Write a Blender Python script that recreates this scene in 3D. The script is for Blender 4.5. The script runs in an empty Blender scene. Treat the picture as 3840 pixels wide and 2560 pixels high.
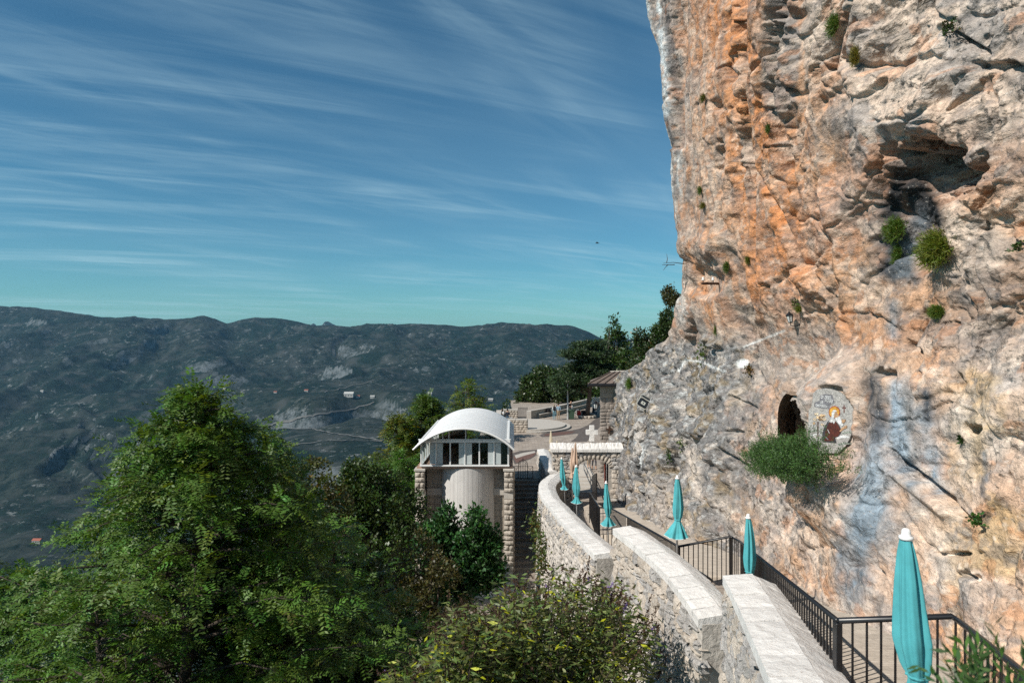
import bpy, bmesh, math, random
import numpy as np
from mathutils import Vector, Matrix

# ---------------------------------------------------------------- camera, sky, sun, exposure
SC = bpy.context.scene
COL = SC.collection
H = 9.2                                  # eye height above the plaza paving
FPX, CX, HY = 2560.0, 1920.0, 1262.0     # focal length, centre and horizon of the 3840 px photograph
random.seed(7)
rng = np.random.default_rng(7)

cam = bpy.data.cameras.new('camera')
cam.lens = 24.0; cam.sensor_width = 36.0
cam.shift_y = -18.0/3840.0
cam.clip_start = 0.1; cam.clip_end = 40000
cam.dof.use_dof = True; cam.dof.focus_distance = 26.0; cam.dof.aperture_fstop = 4.0
camo = bpy.data.objects.new('camera', cam); COL.objects.link(camo)
camo.location = (0, 0, H); camo.rotation_euler = (math.radians(90), 0, 0)
SC.camera = camo

SUN_EL = math.radians(41)
SUN_AZ = math.radians(33)                # how far behind due left (-X) the sun stands, towards -Y
sun_dir = Vector((-math.cos(SUN_AZ)*math.cos(SUN_EL), -math.sin(SUN_AZ)*math.cos(SUN_EL), math.sin(SUN_EL)))
sl = bpy.data.lights.new('sun', 'SUN'); sl.energy = 5.0; sl.angle = math.radians(0.53); sl.color = (1.0, 0.945, 0.86)
so = bpy.data.objects.new('sun', sl); COL.objects.link(so)
so.rotation_euler = sun_dir.to_track_quat('Z', 'Y').to_euler(); so.location = (-40, -30, 60)

W = bpy.data.worlds.new('World'); SC.world = W; W.use_nodes = True
nt = W.node_tree; N = nt.nodes; L = nt.links
for n in list(N): N.remove(n)
def wn(t, **k):
    n = N.new(t)
    for a, b in k.items(): setattr(n, a, b)
    return n
out = wn('ShaderNodeOutputWorld'); bg = wn('ShaderNodeBackground'); bg.inputs['Strength'].default_value = 0.072
sky = wn('ShaderNodeTexSky', sky_type='NISHITA', sun_disc=False)
sky.sun_elevation = SUN_EL
sky.sun_rotation = math.atan2(sun_dir.x, sun_dir.y)
sky.altitude = 900; sky.air_density = 1.0; sky.dust_density = 0.35; sky.ozone_density = 2.2
grade = wn('ShaderNodeMix', data_type='RGBA', blend_type='MULTIPLY'); grade.inputs['Factor'].default_value = 1.0
grade.inputs['B'].default_value = (0.50, 0.98, 1.06, 1)
L.new(sky.outputs['Color'], grade.inputs['A'])
# thin cirrus on a flat layer high above: the view direction is carried onto that layer
tc = wn('ShaderNodeTexCoord'); sep = wn('ShaderNodeSeparateXYZ'); L.new(tc.outputs['Generated'], sep.inputs[0])
def wm(op, a, b=None):
    n = wn('ShaderNodeMath', operation=op)
    for i, v in enumerate((a, b)):
        if v is None: continue
        if isinstance(v, (int, float)): n.inputs[i].default_value = v
        else: L.new(v, n.inputs[i])
    return n.outputs[0]
zc = wm('ADD', wm('MAXIMUM', sep.outputs['Z'], 0.0), 0.10)
px_ = wm('DIVIDE', sep.outputs['X'], zc); py_ = wm('DIVIDE', sep.outputs['Y'], zc)
cmb = wn('ShaderNodeCombineXYZ'); L.new(px_, cmb.inputs[0]); L.new(py_, cmb.inputs[1])
def cirrus(rot, scale, detail, dist, lo, hi, rough=0.62, off=(0, 0, 0)):
    r = wn('ShaderNodeMapping', vector_type='TEXTURE')
    r.inputs['Rotation'].default_value = (0, 0, math.radians(rot)); r.inputs['Scale'].default_value = scale; r.inputs['Location'].default_value = off
    L.new(cmb.outputs[0], r.inputs[0])
    t = wn('ShaderNodeTexNoise'); t.inputs['Scale'].default_value = 1.0; t.inputs['Detail'].default_value = detail
    t.inputs['Roughness'].default_value = rough; t.inputs['Distortion'].default_value = dist
    L.new(r.outputs[0], t.inputs['Vector'])
    m = wn('ShaderNodeMapRange', interpolation_type='SMOOTHSTEP'); m.inputs['From Min'].default_value = lo; m.inputs['From Max'].default_value = hi
    L.new(t.outputs['Fac'], m.inputs['Value']); return m.outputs[0]
broad = cirrus(32, (2.6, 1.1, 1), 3, 0.6, 0.36, 0.62)
fine = cirrus(24, (2.2, 0.24, 1), 7, 0.7, 0.40, 0.78, 0.62)
wisp = cirrus(52, (1.7, 0.34, 1), 6, 0.9, 0.42, 0.82, 0.62, (2.3, 1.1, 0))
veil = cirrus(-20, (5.0, 1.6, 1), 2, 0.5, 0.30, 0.85, 0.6, (0.7, 4.0, 0))
cl = wm('ADD', wm('MULTIPLY', wm('ADD', wm('MULTIPLY', fine, 0.85), wm('MULTIPLY', wisp, 0.60)), broad), wm('MULTIPLY', veil, 0.20))
cl = wm('MINIMUM', wm('MULTIPLY', cl, 0.42), 0.6)
cmix = wn('ShaderNodeMix', data_type='RGBA'); L.new(cl, cmix.inputs['Factor']); L.new(grade.outputs['Result'], cmix.inputs['A'])
cmix.inputs['B'].default_value = (6.4, 9.2, 10.4, 1)
L.new(cmix.outputs['Result'], bg.inputs['Color']); L.new(bg.outputs[0], out.inputs[0])

SC.view_settings.view_transform = 'Standard'; SC.view_settings.look = 'None'
SC.view_settings.exposure = 0.15; SC.view_settings.gamma = 1.0; SC.view_settings.use_curve_mapping = False
SC.render.engine = 'CYCLES'
cy = SC.cycles
cy.max_bounces = 4; cy.diffuse_bounces = 2; cy.glossy_bounces = 2; cy.transmission_bounces = 4; cy.transparent_max_bounces = 6; cy.volume_bounces = 0
cy.caustics_reflective = False; cy.caustics_refractive = False; cy.sample_clamp_indirect = 4.0
cy.use_denoising = False; cy.use_adaptive_sampling = True; cy.adaptive_threshold = 0.012

# ---------------------------------------------------------------- helpers
def at(px, py, d): return Vector(((px-CX)/FPX*d, d, H-(py-HY)/FPX*d))   # a photograph pixel at a chosen depth
def atz(px, py, z):                                                       # the same at a chosen height
    return at(px, py, (H-z)*FPX/(py-HY))

def _h(ix, iy, iz, s):
    h = ix.astype(np.uint32)*np.uint32(374761393)+iy.astype(np.uint32)*np.uint32(668265263)+iz.astype(np.uint32)*np.uint32(1440662683)+np.uint32((s*974634777) & 0xffffffff)
    h = (h ^ (h >> np.uint32(13)))*np.uint32(1274126177)
    h = (h ^ (h >> np.uint32(16)))*np.uint32(2246822519)
    return (h ^ (h >> np.uint32(15))).astype(np.float32)*np.float32(1/4294967295.)
def vn(x, y, z=None, s=0):
    """value noise, -1..1"""
    x = np.asarray(x, np.float32); y = np.asarray(y, np.float32)
    fx = np.floor(x); fy = np.floor(y); ix = fx.astype(np.int64); iy = fy.astype(np.int64)
    tx = x-fx; ty = y-fy
    tx = tx*tx*tx*(tx*(tx*6-15)+10); ty = ty*ty*ty*(ty*(ty*6-15)+10)
    if z is None:
        iz = np.zeros_like(ix)
        a = _h(ix, iy, iz, s); b = _h(ix+1, iy, iz, s); c = _h(ix, iy+1, iz, s); d = _h(ix+1, iy+1, iz, s)
        return ((a+(b-a)*tx)*(1-ty)+(c+(d-c)*tx)*ty)*2-1
    z = np.asarray(z, np.float32); fz = np.floor(z); iz = fz.astype(np.int64); tz = z-fz; tz = tz*tz*(3-2*tz)
    r = []
    for k in (0, 1):
        a = _h(ix, iy, iz+k, s); b = _h(ix+1, iy, iz+k, s); c = _h(ix, iy+1, iz+k, s); d = _h(ix+1, iy+1, iz+k, s)
        r.append((a+(b-a)*tx)*(1-ty)+(c+(d-c)*tx)*ty)
    return (r[0]*(1-tz)+r[1]*tz)*2-1
def fbm(x, y, o=4, s=0, g=0.5):
    v = 0; a = 1; t = 0; f = 1.0
    for i in range(o):
        v = v+a*vn(x*f+i*17.3, y*f-i*9.1, s=s+i); t += a; a *= g; f *= 2.03
    return v/t
def ridged(x, y, o=4, s=0, g=0.5):
    v = 0; a = 1; t = 0; f = 1.0
    for i in range(o):
        v = v+a*(1-2*np.abs(vn(x*f+i*7.3, y*f-i*5.1, s=s+i))); t += a; a *= g; f *= 2.1
    return v/t
def worley(x, y, s=0):
    """F1, F2 and three random numbers and offset of the nearest cell"""
    fx = np.floor(x).astype(np.int64); fy = np.floor(y).astype(np.int64); zz = np.zeros_like(fx)
    F1 = np.full(x.shape, 9., np.float32); F2 = F1.copy(); R = np.zeros(x.shape, np.float32); GX = R.copy(); GY = R.copy(); DX = R.copy(); DY = R.copy()
    for i in (-1, 0, 1):
        for j in (-1, 0, 1):
            cx = fx+i; cy_ = fy+j
            dx = x-(cx+0.1+0.8*_h(cx, cy_, zz, s)); dy = y-(cy_+0.1+0.8*_h(cx, cy_, zz, s+1))
            d = np.sqrt(dx*dx+dy*dy).astype(np.float32); n = d < F1
            F2 = np.where(n, F1, np.minimum(F2, d)); F1 = np.where(n, d, F1)
            R = np.where(n, _h(cx, cy_, zz, s+2), R); GX = np.where(n, _h(cx, cy_, zz, s+3), GX); GY = np.where(n, _h(cx, cy_, zz, s+4), GY)
            DX = np.where(n, dx, DX); DY = np.where(n, dy, DY)
    return F1, F2, R, GX*2-1, GY*2-1, DX, DY
def sstep(a, b, x):
    t = np.clip((x-a)/(b-a), 0, 1); return t*t*(3-2*t)

# --- materials
def hexc(h): 
    return tuple(((int(h[i:i+2], 16)/255+0.055)/1.055)**2.4 if int(h[i:i+2], 16) > 10 else int(h[i:i+2], 16)/255/12.92 for i in (0, 2, 4))
MATS = {}
def mat(name, col, rough=0.8, var=0.25, scale=6.0, col2=None, bump=0.0, bscale=30.0, metal=0.0, spec=0.35, attr=None, coords='Object', wear=None):
    """principled material: base colour broken up by two octaves of noise, with an optional second colour and bump"""
    if name in MATS: return MATS[name]
    m = bpy.data.materials.new(name); m.use_nodes = True; t = m.node_tree; n = t.nodes; l = t.links
    b = n['Principled BSDF']; b.inputs['Roughness'].default_value = rough; b.inputs['Metallic'].default_value = metal
    b.inputs['Specular IOR Level'].default_value = spec
    c = n.new('ShaderNodeTexCoord'); no = n.new('ShaderNodeTexNoise'); no.inputs['Scale'].default_value = scale; no.inputs['Detail'].default_value = 4; no.inputs['Roughness'].default_value = 0.65
    l.new(c.outputs[coords], no.inputs['Vector'])
    r = n.new('ShaderNodeMapRange'); r.inputs['From Min'].default_value = 0.3; r.inputs['From Max'].default_value = 0.7
    l.new(no.outputs['Fac'], r.inputs['Value'])
    mx = n.new('ShaderNodeMix'); mx.data_type = 'RGBA'; l.new(r.outputs[0], mx.inputs['Factor'])
    c2 = col2 if col2 else tuple(v*(1-var) for v in col)
    mx.inputs['A'].default_value = (*c2, 1); mx.inputs['B'].default_value = (*(min(1, v*(1+var*0.35)) for v in col), 1)
    last = mx.outputs['Result']
    # each object of the material is a shade of its own
    oi = n.new('ShaderNodeObjectInfo'); rr = n.new('ShaderNodeMapRange'); rr.inputs['To Min'].default_value = 1-var*0.6; rr.inputs['To Max'].default_value = 1+var*0.3
    l.new(oi.outputs['Random'], rr.inputs['Value'])
    m2 = n.new('ShaderNodeMix'); m2.data_type = 'RGBA'; m2.blend_type = 'MULTIPLY'; m2.inputs['Factor'].default_value = 1
    l.new(last, m2.inputs['A']); l.new(rr.outputs[0], m2.inputs['B']); last = m2.outputs['Result']
    if wear:
        wnz = n.new('ShaderNodeTexNoise'); wnz.inputs['Scale'].default_value = wear[1]; wnz.inputs['Detail'].default_value = 4; wnz.inputs['Roughness'].default_value = 0.7
        l.new(c.outputs[coords], wnz.inputs['Vector'])
        wr = n.new('ShaderNodeMapRange'); wr.inputs['From Min'].default_value = wear[2]; wr.inputs['From Max'].default_value = wear[2]+0.08
        l.new(wnz.outputs['Fac'], wr.inputs['Value'])
        m3 = n.new('ShaderNodeMix'); m3.data_type = 'RGBA'; l.new(wr.outputs[0], m3.inputs['Factor']); l.new(last, m3.inputs['A']); m3.inputs['B'].default_value = (*wear[0], 1); last = m3.outputs['Result']
    if attr:
        a = n.new('ShaderNodeAttribute'); a.attribute_name = attr
        m4 = n.new('ShaderNodeMix'); m4.data_type = 'RGBA'; m4.blend_type = 'MULTIPLY'; m4.inputs['Factor'].default_value = 1
        l.new(last, m4.inputs['A']); l.new(a.outputs['Color'], m4.inputs['B']); last = m4.outputs['Result']
    l.new(last, b.inputs['Base Color'])
    if bump:
        bn = n.new('ShaderNodeTexNoise'); bn.inputs['Scale'].default_value = bscale; bn.inputs['Detail'].default_value = 4; bn.inputs['Roughness'].default_value = 0.7
        l.new(c.outputs[coords], bn.inputs['Vector'])
        bu = n.new('ShaderNodeBump'); bu.inputs['Strength'].default_value = bump; bu.inputs['Distance'].default_value = 0.03
        l.new(bn.outputs['Fac'], bu.inputs['Height']); l.new(bu.outputs[0], b.inputs['Normal'])
    MATS[name] = m; return m

def leafmat(name, col, trans=0.28, rough=0.45, spec=0.5):
    if name in MATS: return MATS[name]
    m = bpy.data.materials.new(name); m.use_nodes = True; t = m.node_tree; n = t.nodes; l = t.links
    b = n['Principled BSDF']; b.inputs['Roughness'].default_value = rough; b.inputs['Specular IOR Level'].default_value = spec
    a = n.new('ShaderNodeAttribute'); a.attribute_name = 'tint'
    mx = n.new('ShaderNodeMix'); mx.data_type = 'RGBA'; mx.blend_type = 'MULTIPLY'; mx.inputs['Factor'].default_value = 1
    mx.inputs['A'].default_value = (*col, 1); l.new(a.outputs['Color'], mx.inputs['B']); l.new(mx.outputs['Result'], b.inputs['Base Color'])
    tr = n.new('ShaderNodeBsdfTranslucent'); hs = n.new('ShaderNodeMix'); hs.data_type = 'RGBA'; hs.blend_type = 'MULTIPLY'; hs.inputs['Factor'].default_value = 1
    hs.inputs['B'].default_value = (1.5, 1.35, 0.5, 1); l.new(mx.outputs['Result'], hs.inputs['A']); l.new(hs.outputs['Result'], tr.inputs['Color'])
    ms = n.new('ShaderNodeMixShader'); ms.inputs[0].default_value = trans
    l.new(b.outputs[0], ms.inputs[1]); l.new(tr.outputs[0], ms.inputs[2]); l.new(ms.outputs[0], n['Material Output'].inputs['Surface'])
    MATS[name] = m; return m

# --- mesh building
def mesh_np(name, v, f, m=None, smooth=False, tint=None, tname='tint'):
    """mesh from an (n,3) array and an (k,3|4) array"""
    me = bpy.data.meshes.new(name); v = np.asarray(v, np.float32); f = np.asarray(f, np.int32)
    nf, k = f.shape
    me.vertices.add(len(v)); me.vertices.foreach_set('co', v.ravel())
    me.loops.add(nf*k); me.loops.foreach_set('vertex_index', f.ravel())
    me.polygons.add(nf); me.polygons.foreach_set('loop_start', np.arange(0, nf*k, k, dtype=np.int32)); me.polygons.foreach_set('loop_total', np.full(nf, k, np.int32))
    if smooth: me.polygons.foreach_set('use_smooth', np.ones(nf, bool))
    if tint is not None:
        a = me.color_attributes.new(tname, 'FLOAT_COLOR', 'POINT'); c = np.ones((len(v), 4), np.float32); tint = np.asarray(tint); c[:, :tint.shape[1]] = tint; a.data.foreach_set('color', c.ravel())
    me.update(calc_edges=True)
    if m: me.materials.append(m)
    return me

class MB:
    """collects pieces of ONE part"""
    def __init__(s): s.v = []; s.f = []
    def add(s, vs, fs):
        o = len(s.v); s.v += [tuple(p) for p in vs]; s.f += [tuple(i+o for i in f) for f in fs]; return s
    def box(s, c, d, rz=0.0, M=None, bev=0.0):
        hx, hy, hz = d[0]/2, d[1]/2, d[2]/2
        if bev:
            b = min(bev, hx*0.6, hy*0.6, hz*0.6); vs = []; 
            for z, k in ((-hz, 1), (-hz+b, 0), (hz-b, 0), (hz, 1)):
                x, y = hx-b*k, hy-b*k
                vs += [(-x, -y+b*(1-k), z), (-x+b*(1-k), -y, z), (x-b*(1-k), -y, z), (x, -y+b*(1-k), z), (x, y-b*(1-k), z), (x-b*(1-k), y, z), (-x+b*(1-k), y, z), (-x, y-b*(1-k), z)]
            fs = [tuple(range(7, -1, -1)), tuple(range(24, 32))]
            for r in range(3):
                for i in range(8): fs.append((r*8+i, r*8+(i+1) % 8, r*8+8+(i+1) % 8, r*8+8+i))
        else:
            vs = [(-hx, -hy, -hz), (hx, -hy, -hz), (hx, hy, -hz), (-hx, hy, -hz), (-hx, -hy, hz), (hx, -hy, hz), (hx, hy, hz), (-hx, hy, hz)]
            fs = [(3, 2, 1, 0), (4, 5, 6, 7), (0, 1, 5, 4), (1, 2, 6, 5), (2, 3, 7, 6), (3, 0, 4, 7)]
        T = Matrix.Translation(Vector(c)) @ (M if M else Matrix.Rotation(rz, 4, 'Z'))
        return s.add([T @ Vector(p) for p in vs], fs)
    def tube(s, pts, rad, n=8, cap=True):
        pts = [Vector(p) for p in pts]; k = len(pts); rs = rad if isinstance(rad, (list, tuple)) else [rad]*k
        vs = []; up = None
        for i, p in enumerate(pts):
            d = (pts[min(i+1, k-1)]-pts[max(i-1, 0)]).normalized()
            if up is None: up = Vector((0, 0, 1)) if abs(d.z) < 0.9 else Vector((1, 0, 0))
            a = d.cross(up).normalized(); b = a.cross(d).normalized(); up = b
            for j in range(n):
                t = 2*math.pi*j/n; vs.append(p+(a*math.cos(t)+b*math.sin(t))*rs[i])
        fs = [(i*n+j, i*n+j+n, i*n+(j+1) % n+n, i*n+(j+1) % n) for i in range(k-1) for j in range(n)]
        if cap: fs += [tuple(range(n)), tuple(range(k*n-1, (k-1)*n-1, -1))]
        return s.add(vs, fs)
    def prism(s, poly, z0, z1, M=None):
        """closed 2D outline (x,y) extruded in z"""
        n = len(poly); vs = [Vector((p[0], p[1], z0)) for p in poly]+[Vector((p[0], p[1], z1)) for p in poly]
        if M: vs = [M @ v for v in vs]
        fs = [tuple(range(n-1, -1, -1)), tuple(range(n, 2*n))]+[(i, (i+1) % n, n+(i+1) % n, n+i) for i in range(n)]
        return s.add(vs, fs)
    def lathe(s, prof, n=20, c=(0, 0, 0), M=None):
        vs = []; T = M if M else Matrix.Translation(Vector(c))
        for r, z in prof:
            for j in range(n):
                t = 2*math.pi*j/n; vs.append(T @ Vector((r*math.cos(t), r*math.sin(t), z)))
        k = len(prof); fs = [(i*n+j, i*n+(j+1) % n, i*n+n+(j+1) % n, i*n+n+j) for i in range(k-1) for j in range(n)]
        fs += [tuple(range(n-1, -1, -1)), tuple(range((k-1)*n, k*n))]
        return s.add(vs, fs)
    def mesh(s, name, m=None, smooth=False):
        me = bpy.data.meshes.new(name); me.from_pydata(s.v, [], s.f); me.update()
        bm = bmesh.new(); bm.from_mesh(me); bmesh.ops.recalc_face_normals(bm, faces=bm.faces); bm.to_mesh(me); bm.free()
        if smooth: me.polygons.foreach_set('use_smooth', np.ones(len(me.polygons), bool))
        if m: me.materials.append(m)
        return me

def obj(name, me, parent=None, M=None, local=False):
    """link a mesh; built in world coordinates unless local, so a parent Empty's own offset is cancelled"""
    o = bpy.data.objects.new(name, me); COL.objects.link(o)
    if M is not None: o.matrix_world = M
    if parent is not None:
        o.parent = parent
        if not local and parent.type == 'EMPTY': o.matrix_parent_inverse = Matrix.Translation(-Vector(parent.location))
    return o
def tag(o, label=None, cat=None, group=None, kind=None):
    if label: o['label'] = label
    if cat: o['category'] = cat
    if group: o['group'] = group
    if kind: o['kind'] = kind
    return o
def thing(name, label, cat, loc, group=None, rz=0.0):
    o = bpy.data.objects.new(name, None); COL.objects.link(o); o.location = loc; o.empty_display_size = 0.2
    o.rotation_euler = (0, 0, rz); return tag(o, label, cat, group)
def struct(name, me, label=None, parent=None):
    o = obj(name, me, parent); tag(o, label, kind='structure'); return o
def interp(x, xs, ys): return np.interp(x, xs, ys)
def grid_faces(nr, nc):
    i = np.arange(nr-1)[:, None]*nc+np.arange(nc-1)[None, :]
    return np.stack([i, i+1, i+nc+1, i+nc], -1).reshape(-1, 4)
# ---------------------------------------------------------------- valley, mountains and the near hillside: one sheet
RIDGE_X = [-1600, -600, 0, 150, 300, 480, 620, 760, 850, 960, 1060, 1180, 1350, 1480, 1600, 1750, 1880, 2000, 2080, 2150, 2200, 2260, 2400, 2700, 3600]
RIDGE_Y = [1150, 1140, 1148, 1156, 1178, 1196, 1210, 1182, 1205, 1187, 1192, 1213, 1224, 1216, 1213, 1224, 1214, 1224, 1218, 1221, 1240, 1272, 1276, 1280, 1290]
def terrain_z(x, y):
    x = np.asarray(x, np.float32); y = np.asarray(y, np.float32)
    a = x/np.maximum(y, 1.0); px = CX+FPX*a; r = np.hypot(x, y)
    # far side: valley floor on the left, a limestone plateau in the middle, the range behind
    edge = 1880+140*fbm(x/260, y/900, 3, 11)+sstep(1500, 2600, px)*200
    leftness = sstep(1080, 640, px+160*fbm(x/500, y/500, 3, 12))
    floor = -610+70*fbm(x/420, y/420, 4, 13)
    plat = -352+22*fbm(x/300, y/300, 4, 14)+sstep(2600, 4200, y)*18
    wall = sstep(edge-60, edge+25, y)
    wall_l = sstep(2050, 4300, y+350*fbm(x/700, y/700, 3, 15))
    z = floor+(plat-floor)*(wall*(1-leftness)+wall_l*leftness)
    # a smaller gorge cut into the plateau
    gy = 3150+900*(a+0.25)+160*vn(a*14, a*0, s=16)
    gorge = np.exp(-((y-gy)/130)**2)*sstep(-0.42, -0.33, a)*sstep(-0.06, -0.17, a)
    gmask = sstep(-0.50, -0.36, a)*sstep(-0.02, -0.15, a)
    z = z-170*np.exp(-((y-gy)/190)**2)*gmask*(1-0.3*leftness)+62*sstep(gy+70, gy+160, y)*gmask*sstep(4600, 3900, y)
    spur2 = ridged(x/620+0.3*vn(x/300, y/300, s=6), y/900, 4, 29, 0.5); z = z+sstep(1300, 700, px)*sstep(1900, 2500, y)*sstep(4600, 3600, y)*(120*spur2-30)
    hills = fbm(x/900, y/900, 5, 17)
    zr = H+(HY-interp(px, RIDGE_X, RIDGE_Y))/FPX*6600
    up = sstep(3700, 6600, y+300*fbm(x/800, y/1500, 3, 18))
    z = z+(zr-z)*np.power(up, 1.25)
    spur = ridged(x/850+0.25*vn(x/400, y/400, s=5), y/1500, 5, 19, 0.55)
    amp = sstep(3300, 4800, y)*sstep(6700, 5900, y)
    z = z+amp*(150*spur-48)+sstep(2200, 3300, y)*18*hills+sstep(1900, 2500, y)*7*fbm(x/90, y/90, 4, 21)+sstep(4200, 6000, y)*9*fbm(x/160, y/160, 3, 23)
    z = np.where(y > 6600, np.maximum(z-(y-6600)*0.22, -900), z)
    # the near slope falls away below the monastery
    dn = np.maximum(0, r-34+12*fbm(x/25, y/25, 3, 22))
    near = -4.6-0.62*dn-0.10*np.maximum(0, -x-4)-1.1*vn(x/5, y/5, s=24)*np.minimum(1, r/20)
    z = np.where(near > floor, np.maximum(near, np.where(r > 1250, z, -1e4)), z)
    z = np.where(r < 1250, np.maximum(near, floor), z)
    # terrace under the plaza and behind it
    pl = sstep(-4.0, -1.5, x+0.03*(y-60))*sstep(100, 93, y)*sstep(53, 57, y)
    z = np.where(r < 200, z*(1-pl)-0.6*pl, z)
    tb = sstep(-9, -6.5, x)*sstep(22, 26, y)*sstep(58, 54, y); z = np.where(r < 200, np.minimum(z, z*(1-tb)-4.6*tb), z)
    return z
NA, NY = 400, 360
aa = np.linspace(-1.05, 0.62, NA)
yy = np.concatenate([np.linspace(1.5, 60, 50), np.geomspace(62, 1500, 50), np.linspace(1515, 6900, 240), np.geomspace(7000, 12500, 20)])
A, Y = np.meshgrid(aa, yy); X = A*Y
TZ = terrain_z(X, Y)
gm = bpy.data.materials.new('hillside_scrub'); gm.use_nodes = True
def scrub():
    t = gm.node_tree; n = t.nodes; l = t.links; b = n['Principled BSDF']; b.inputs['Roughness'].default_value = 0.95; b.inputs['Specular IOR Level'].default_value = 0.1
    c = n.new('ShaderNodeTexCoord'); g = n.new('ShaderNodeNewGeometry')
    def noise(sc, det, rough=0.6, vec=None, dist=0):
        q = n.new('ShaderNodeTexNoise'); q.inputs['Scale'].default_value = sc; q.inputs['Detail'].default_value = det; q.inputs['Roughness'].default_value = rough; q.inputs['Distortion'].default_value = dist
        l.new(vec or c.outputs['Object'], q.inputs['Vector']); return q.outputs['Fac']
    def mr(v, a, b_, lo=0, hi=1):
        q = n.new('ShaderNodeMapRange'); q.interpolation_type = 'SMOOTHSTEP'; l.new(v, q.inputs['Value'])
        for k, w in zip(('From Min', 'From Max', 'To Min', 'To Max'), (a, b_, lo, hi)): q.inputs[k].default_value = w
        return q.outputs[0]
    def mix(f, a, b_):
        q = n.new('ShaderNodeMix'); q.data_type = 'RGBA'
        if isinstance(f, float): q.inputs['Factor'].default_value = f
        else: l.new(f, q.inputs['Factor'])
        for k, w in (('A', a), ('B', b_)):
            if isinstance(w, tuple): q.inputs[k].default_value = (*w, 1)
            else: l.new(w, q.inputs[k])
        return q.outputs['Result']
    def mul(a, b_):
        q = n.new('ShaderNodeMath'); q.operation = 'MULTIPLY'; l.new(a, q.inputs[0])
        if isinstance(b_, float): q.inputs[1].default_value = b_
        else: l.new(b_, q.inputs[1])
        return q.outputs[0]
    base = mix(mr(noise(0.0021, 6), 0.42, 0.60), (0.012, 0.025, 0.020), (0.034, 0.042, 0.036))
    base = mix(mr(noise(0.030, 6, 0.7), 0.40, 0.62), base, (0.006, 0.015, 0.013))
    base = mix(mr(noise(0.0075, 5, 0.6), 0.50, 0.68), base, (0.048, 0.054, 0.050))
    spots = mul(mr(noise(0.022, 8, 0.78), 0.555, 0.64), mr(noise(0.0026, 4), 0.40, 0.58))
    base = mix(mul(spots, 0.75), base, (0.24, 0.25, 0.245))
    sx = n.new('ShaderNodeSeparateXYZ'); l.new(g.outputs['True Normal'], sx.inputs[0])
    st = mr(sx.outputs['Z'], 0.74, 0.50)
    base = mix(mul(st, mr(noise(0.02, 5, 0.75), 0.34, 0.6)), base, (0.13, 0.145, 0.15))
    # pale stony ground close by
    ln = n.new('ShaderNodeVectorMath'); ln.operation = 'LENGTH'; l.new(c.outputs['Object'], ln.inputs[0])
    nearm = mr(ln.outputs['Value'], 60, 40)
    stones = mix(mr(noise(2.2, 6, 0.7), 0.42, 0.62), (0.10, 0.085, 0.06), (0.46, 0.43, 0.39))
    base = mix(nearm, base, stones)
    l.new(base, b.inputs['Base Color'])
    bu = n.new('ShaderNodeBump'); bu.inputs['Strength'].default_value = 0.8; bu.inputs['Distance'].default_value = 12.0
    l.new(noise(0.028, 7, 0.72), bu.inputs['Height']); l.new(bu.outputs[0], b.inputs['Normal'])
scrub()
ground = struct('ground', mesh_np('ground', np.stack([X, Y, TZ], -1).reshape(-1, 3), grid_faces(len(yy), NA), gm, True))
# a fainter summit beyond the range
def summit(px0, py0, wpx, d):
    u = np.linspace(-1, 1, 60); hgt = np.clip(1-np.abs(u)**1.7, 0, 1)*(1+0.12*vn(u*7, u*0, s=31))
    w = wpx/FPX*d; top = (HY-py0)/FPX*d; x0 = (px0-CX)/FPX*d
    V = []; 
    for j, (dy, k) in enumerate(((-900, 0.0), (-400, 0.62), (0, 1.0), (700, 0.4), (1500, 0.0))):
        V.append(np.stack([x0+u*w*(1.25-0.25*k), np.full(60, d+dy), H-500+(500+top)*hgt*k+(1-hgt)*0], -1))
    struct('hill', mesh_np('hill', np.concatenate(V), grid_faces(5, 60), gm, True))
summit(1225, 1204, 190, 11500); summit(1500, 1226, 420, 12500); summit(2420, 1262, 260, 9000)

def on_ground(px, py, y0=1700, y1=6500):
    a = (px-CX)/FPX; ys = np.linspace(y0, y1, 1200); zs = terrain_z(a*ys, ys)
    p = HY-(zs-H)/ys*FPX; i = np.argmax(p <= py); return Vector((a*ys[i], ys[i], float(zs[i])))
road_m = mat('pale_gravel_road', (0.15, 0.15, 0.14), 0.95, 0.3, 0.05)
for pts in ([(898, 1612), (1028, 1596), (1187, 1558), (1328, 1535), (1412, 1509)], [(935, 1610), (1169, 1608), (1200, 1616), (1262, 1628), (1350, 1640), (1440, 1654)],
            [(1075, 1675), (1215, 1654), (1330, 1652), (1440, 1656)], [(1215, 1472), (1290, 1455), (1420, 1423)]):
    P = []
    for (x0, y0), (x1, y1) in zip(pts, pts[1:]):
        for k in np.linspace(0, 1, 14)[:-1]: P.append((x0+(x1-x0)*k+3*math.sin(x0+k*9), y0+(y1-y0)*k+1.5*math.sin(k*11+x0)))
    Q = [on_ground(*p) for p in P]; V = []
    for i, q in enumerate(Q):
        d = (Q[min(i+1, len(Q)-1)]-Q[max(0, i-1)]); d.z = 0; d = d.normalized() if d.length > 0 else Vector((1, 0, 0)); s_ = Vector((-d.y, d.x, 0))*3.2
        for k in (1, -1): p = q+s_*k; V.append((p.x, p.y, max(float(terrain_z(p.x, p.y)), q.z-2)+3.0))
    struct('road', mesh_np('road', np.array(V), np.array([(2*i, 2*i+1, 2*i+3, 2*i+2) for i in range(len(Q)-1)]), road_m))
red_tile = mat('far_red_tile', (0.32, 0.10, 0.06), 0.8); far_white = mat('far_white_plaster', (0.42, 0.41, 0.38), 0.8, 0.1); far_dark = mat('far_window_dark', (0.03, 0.035, 0.04), 0.4)
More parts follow.
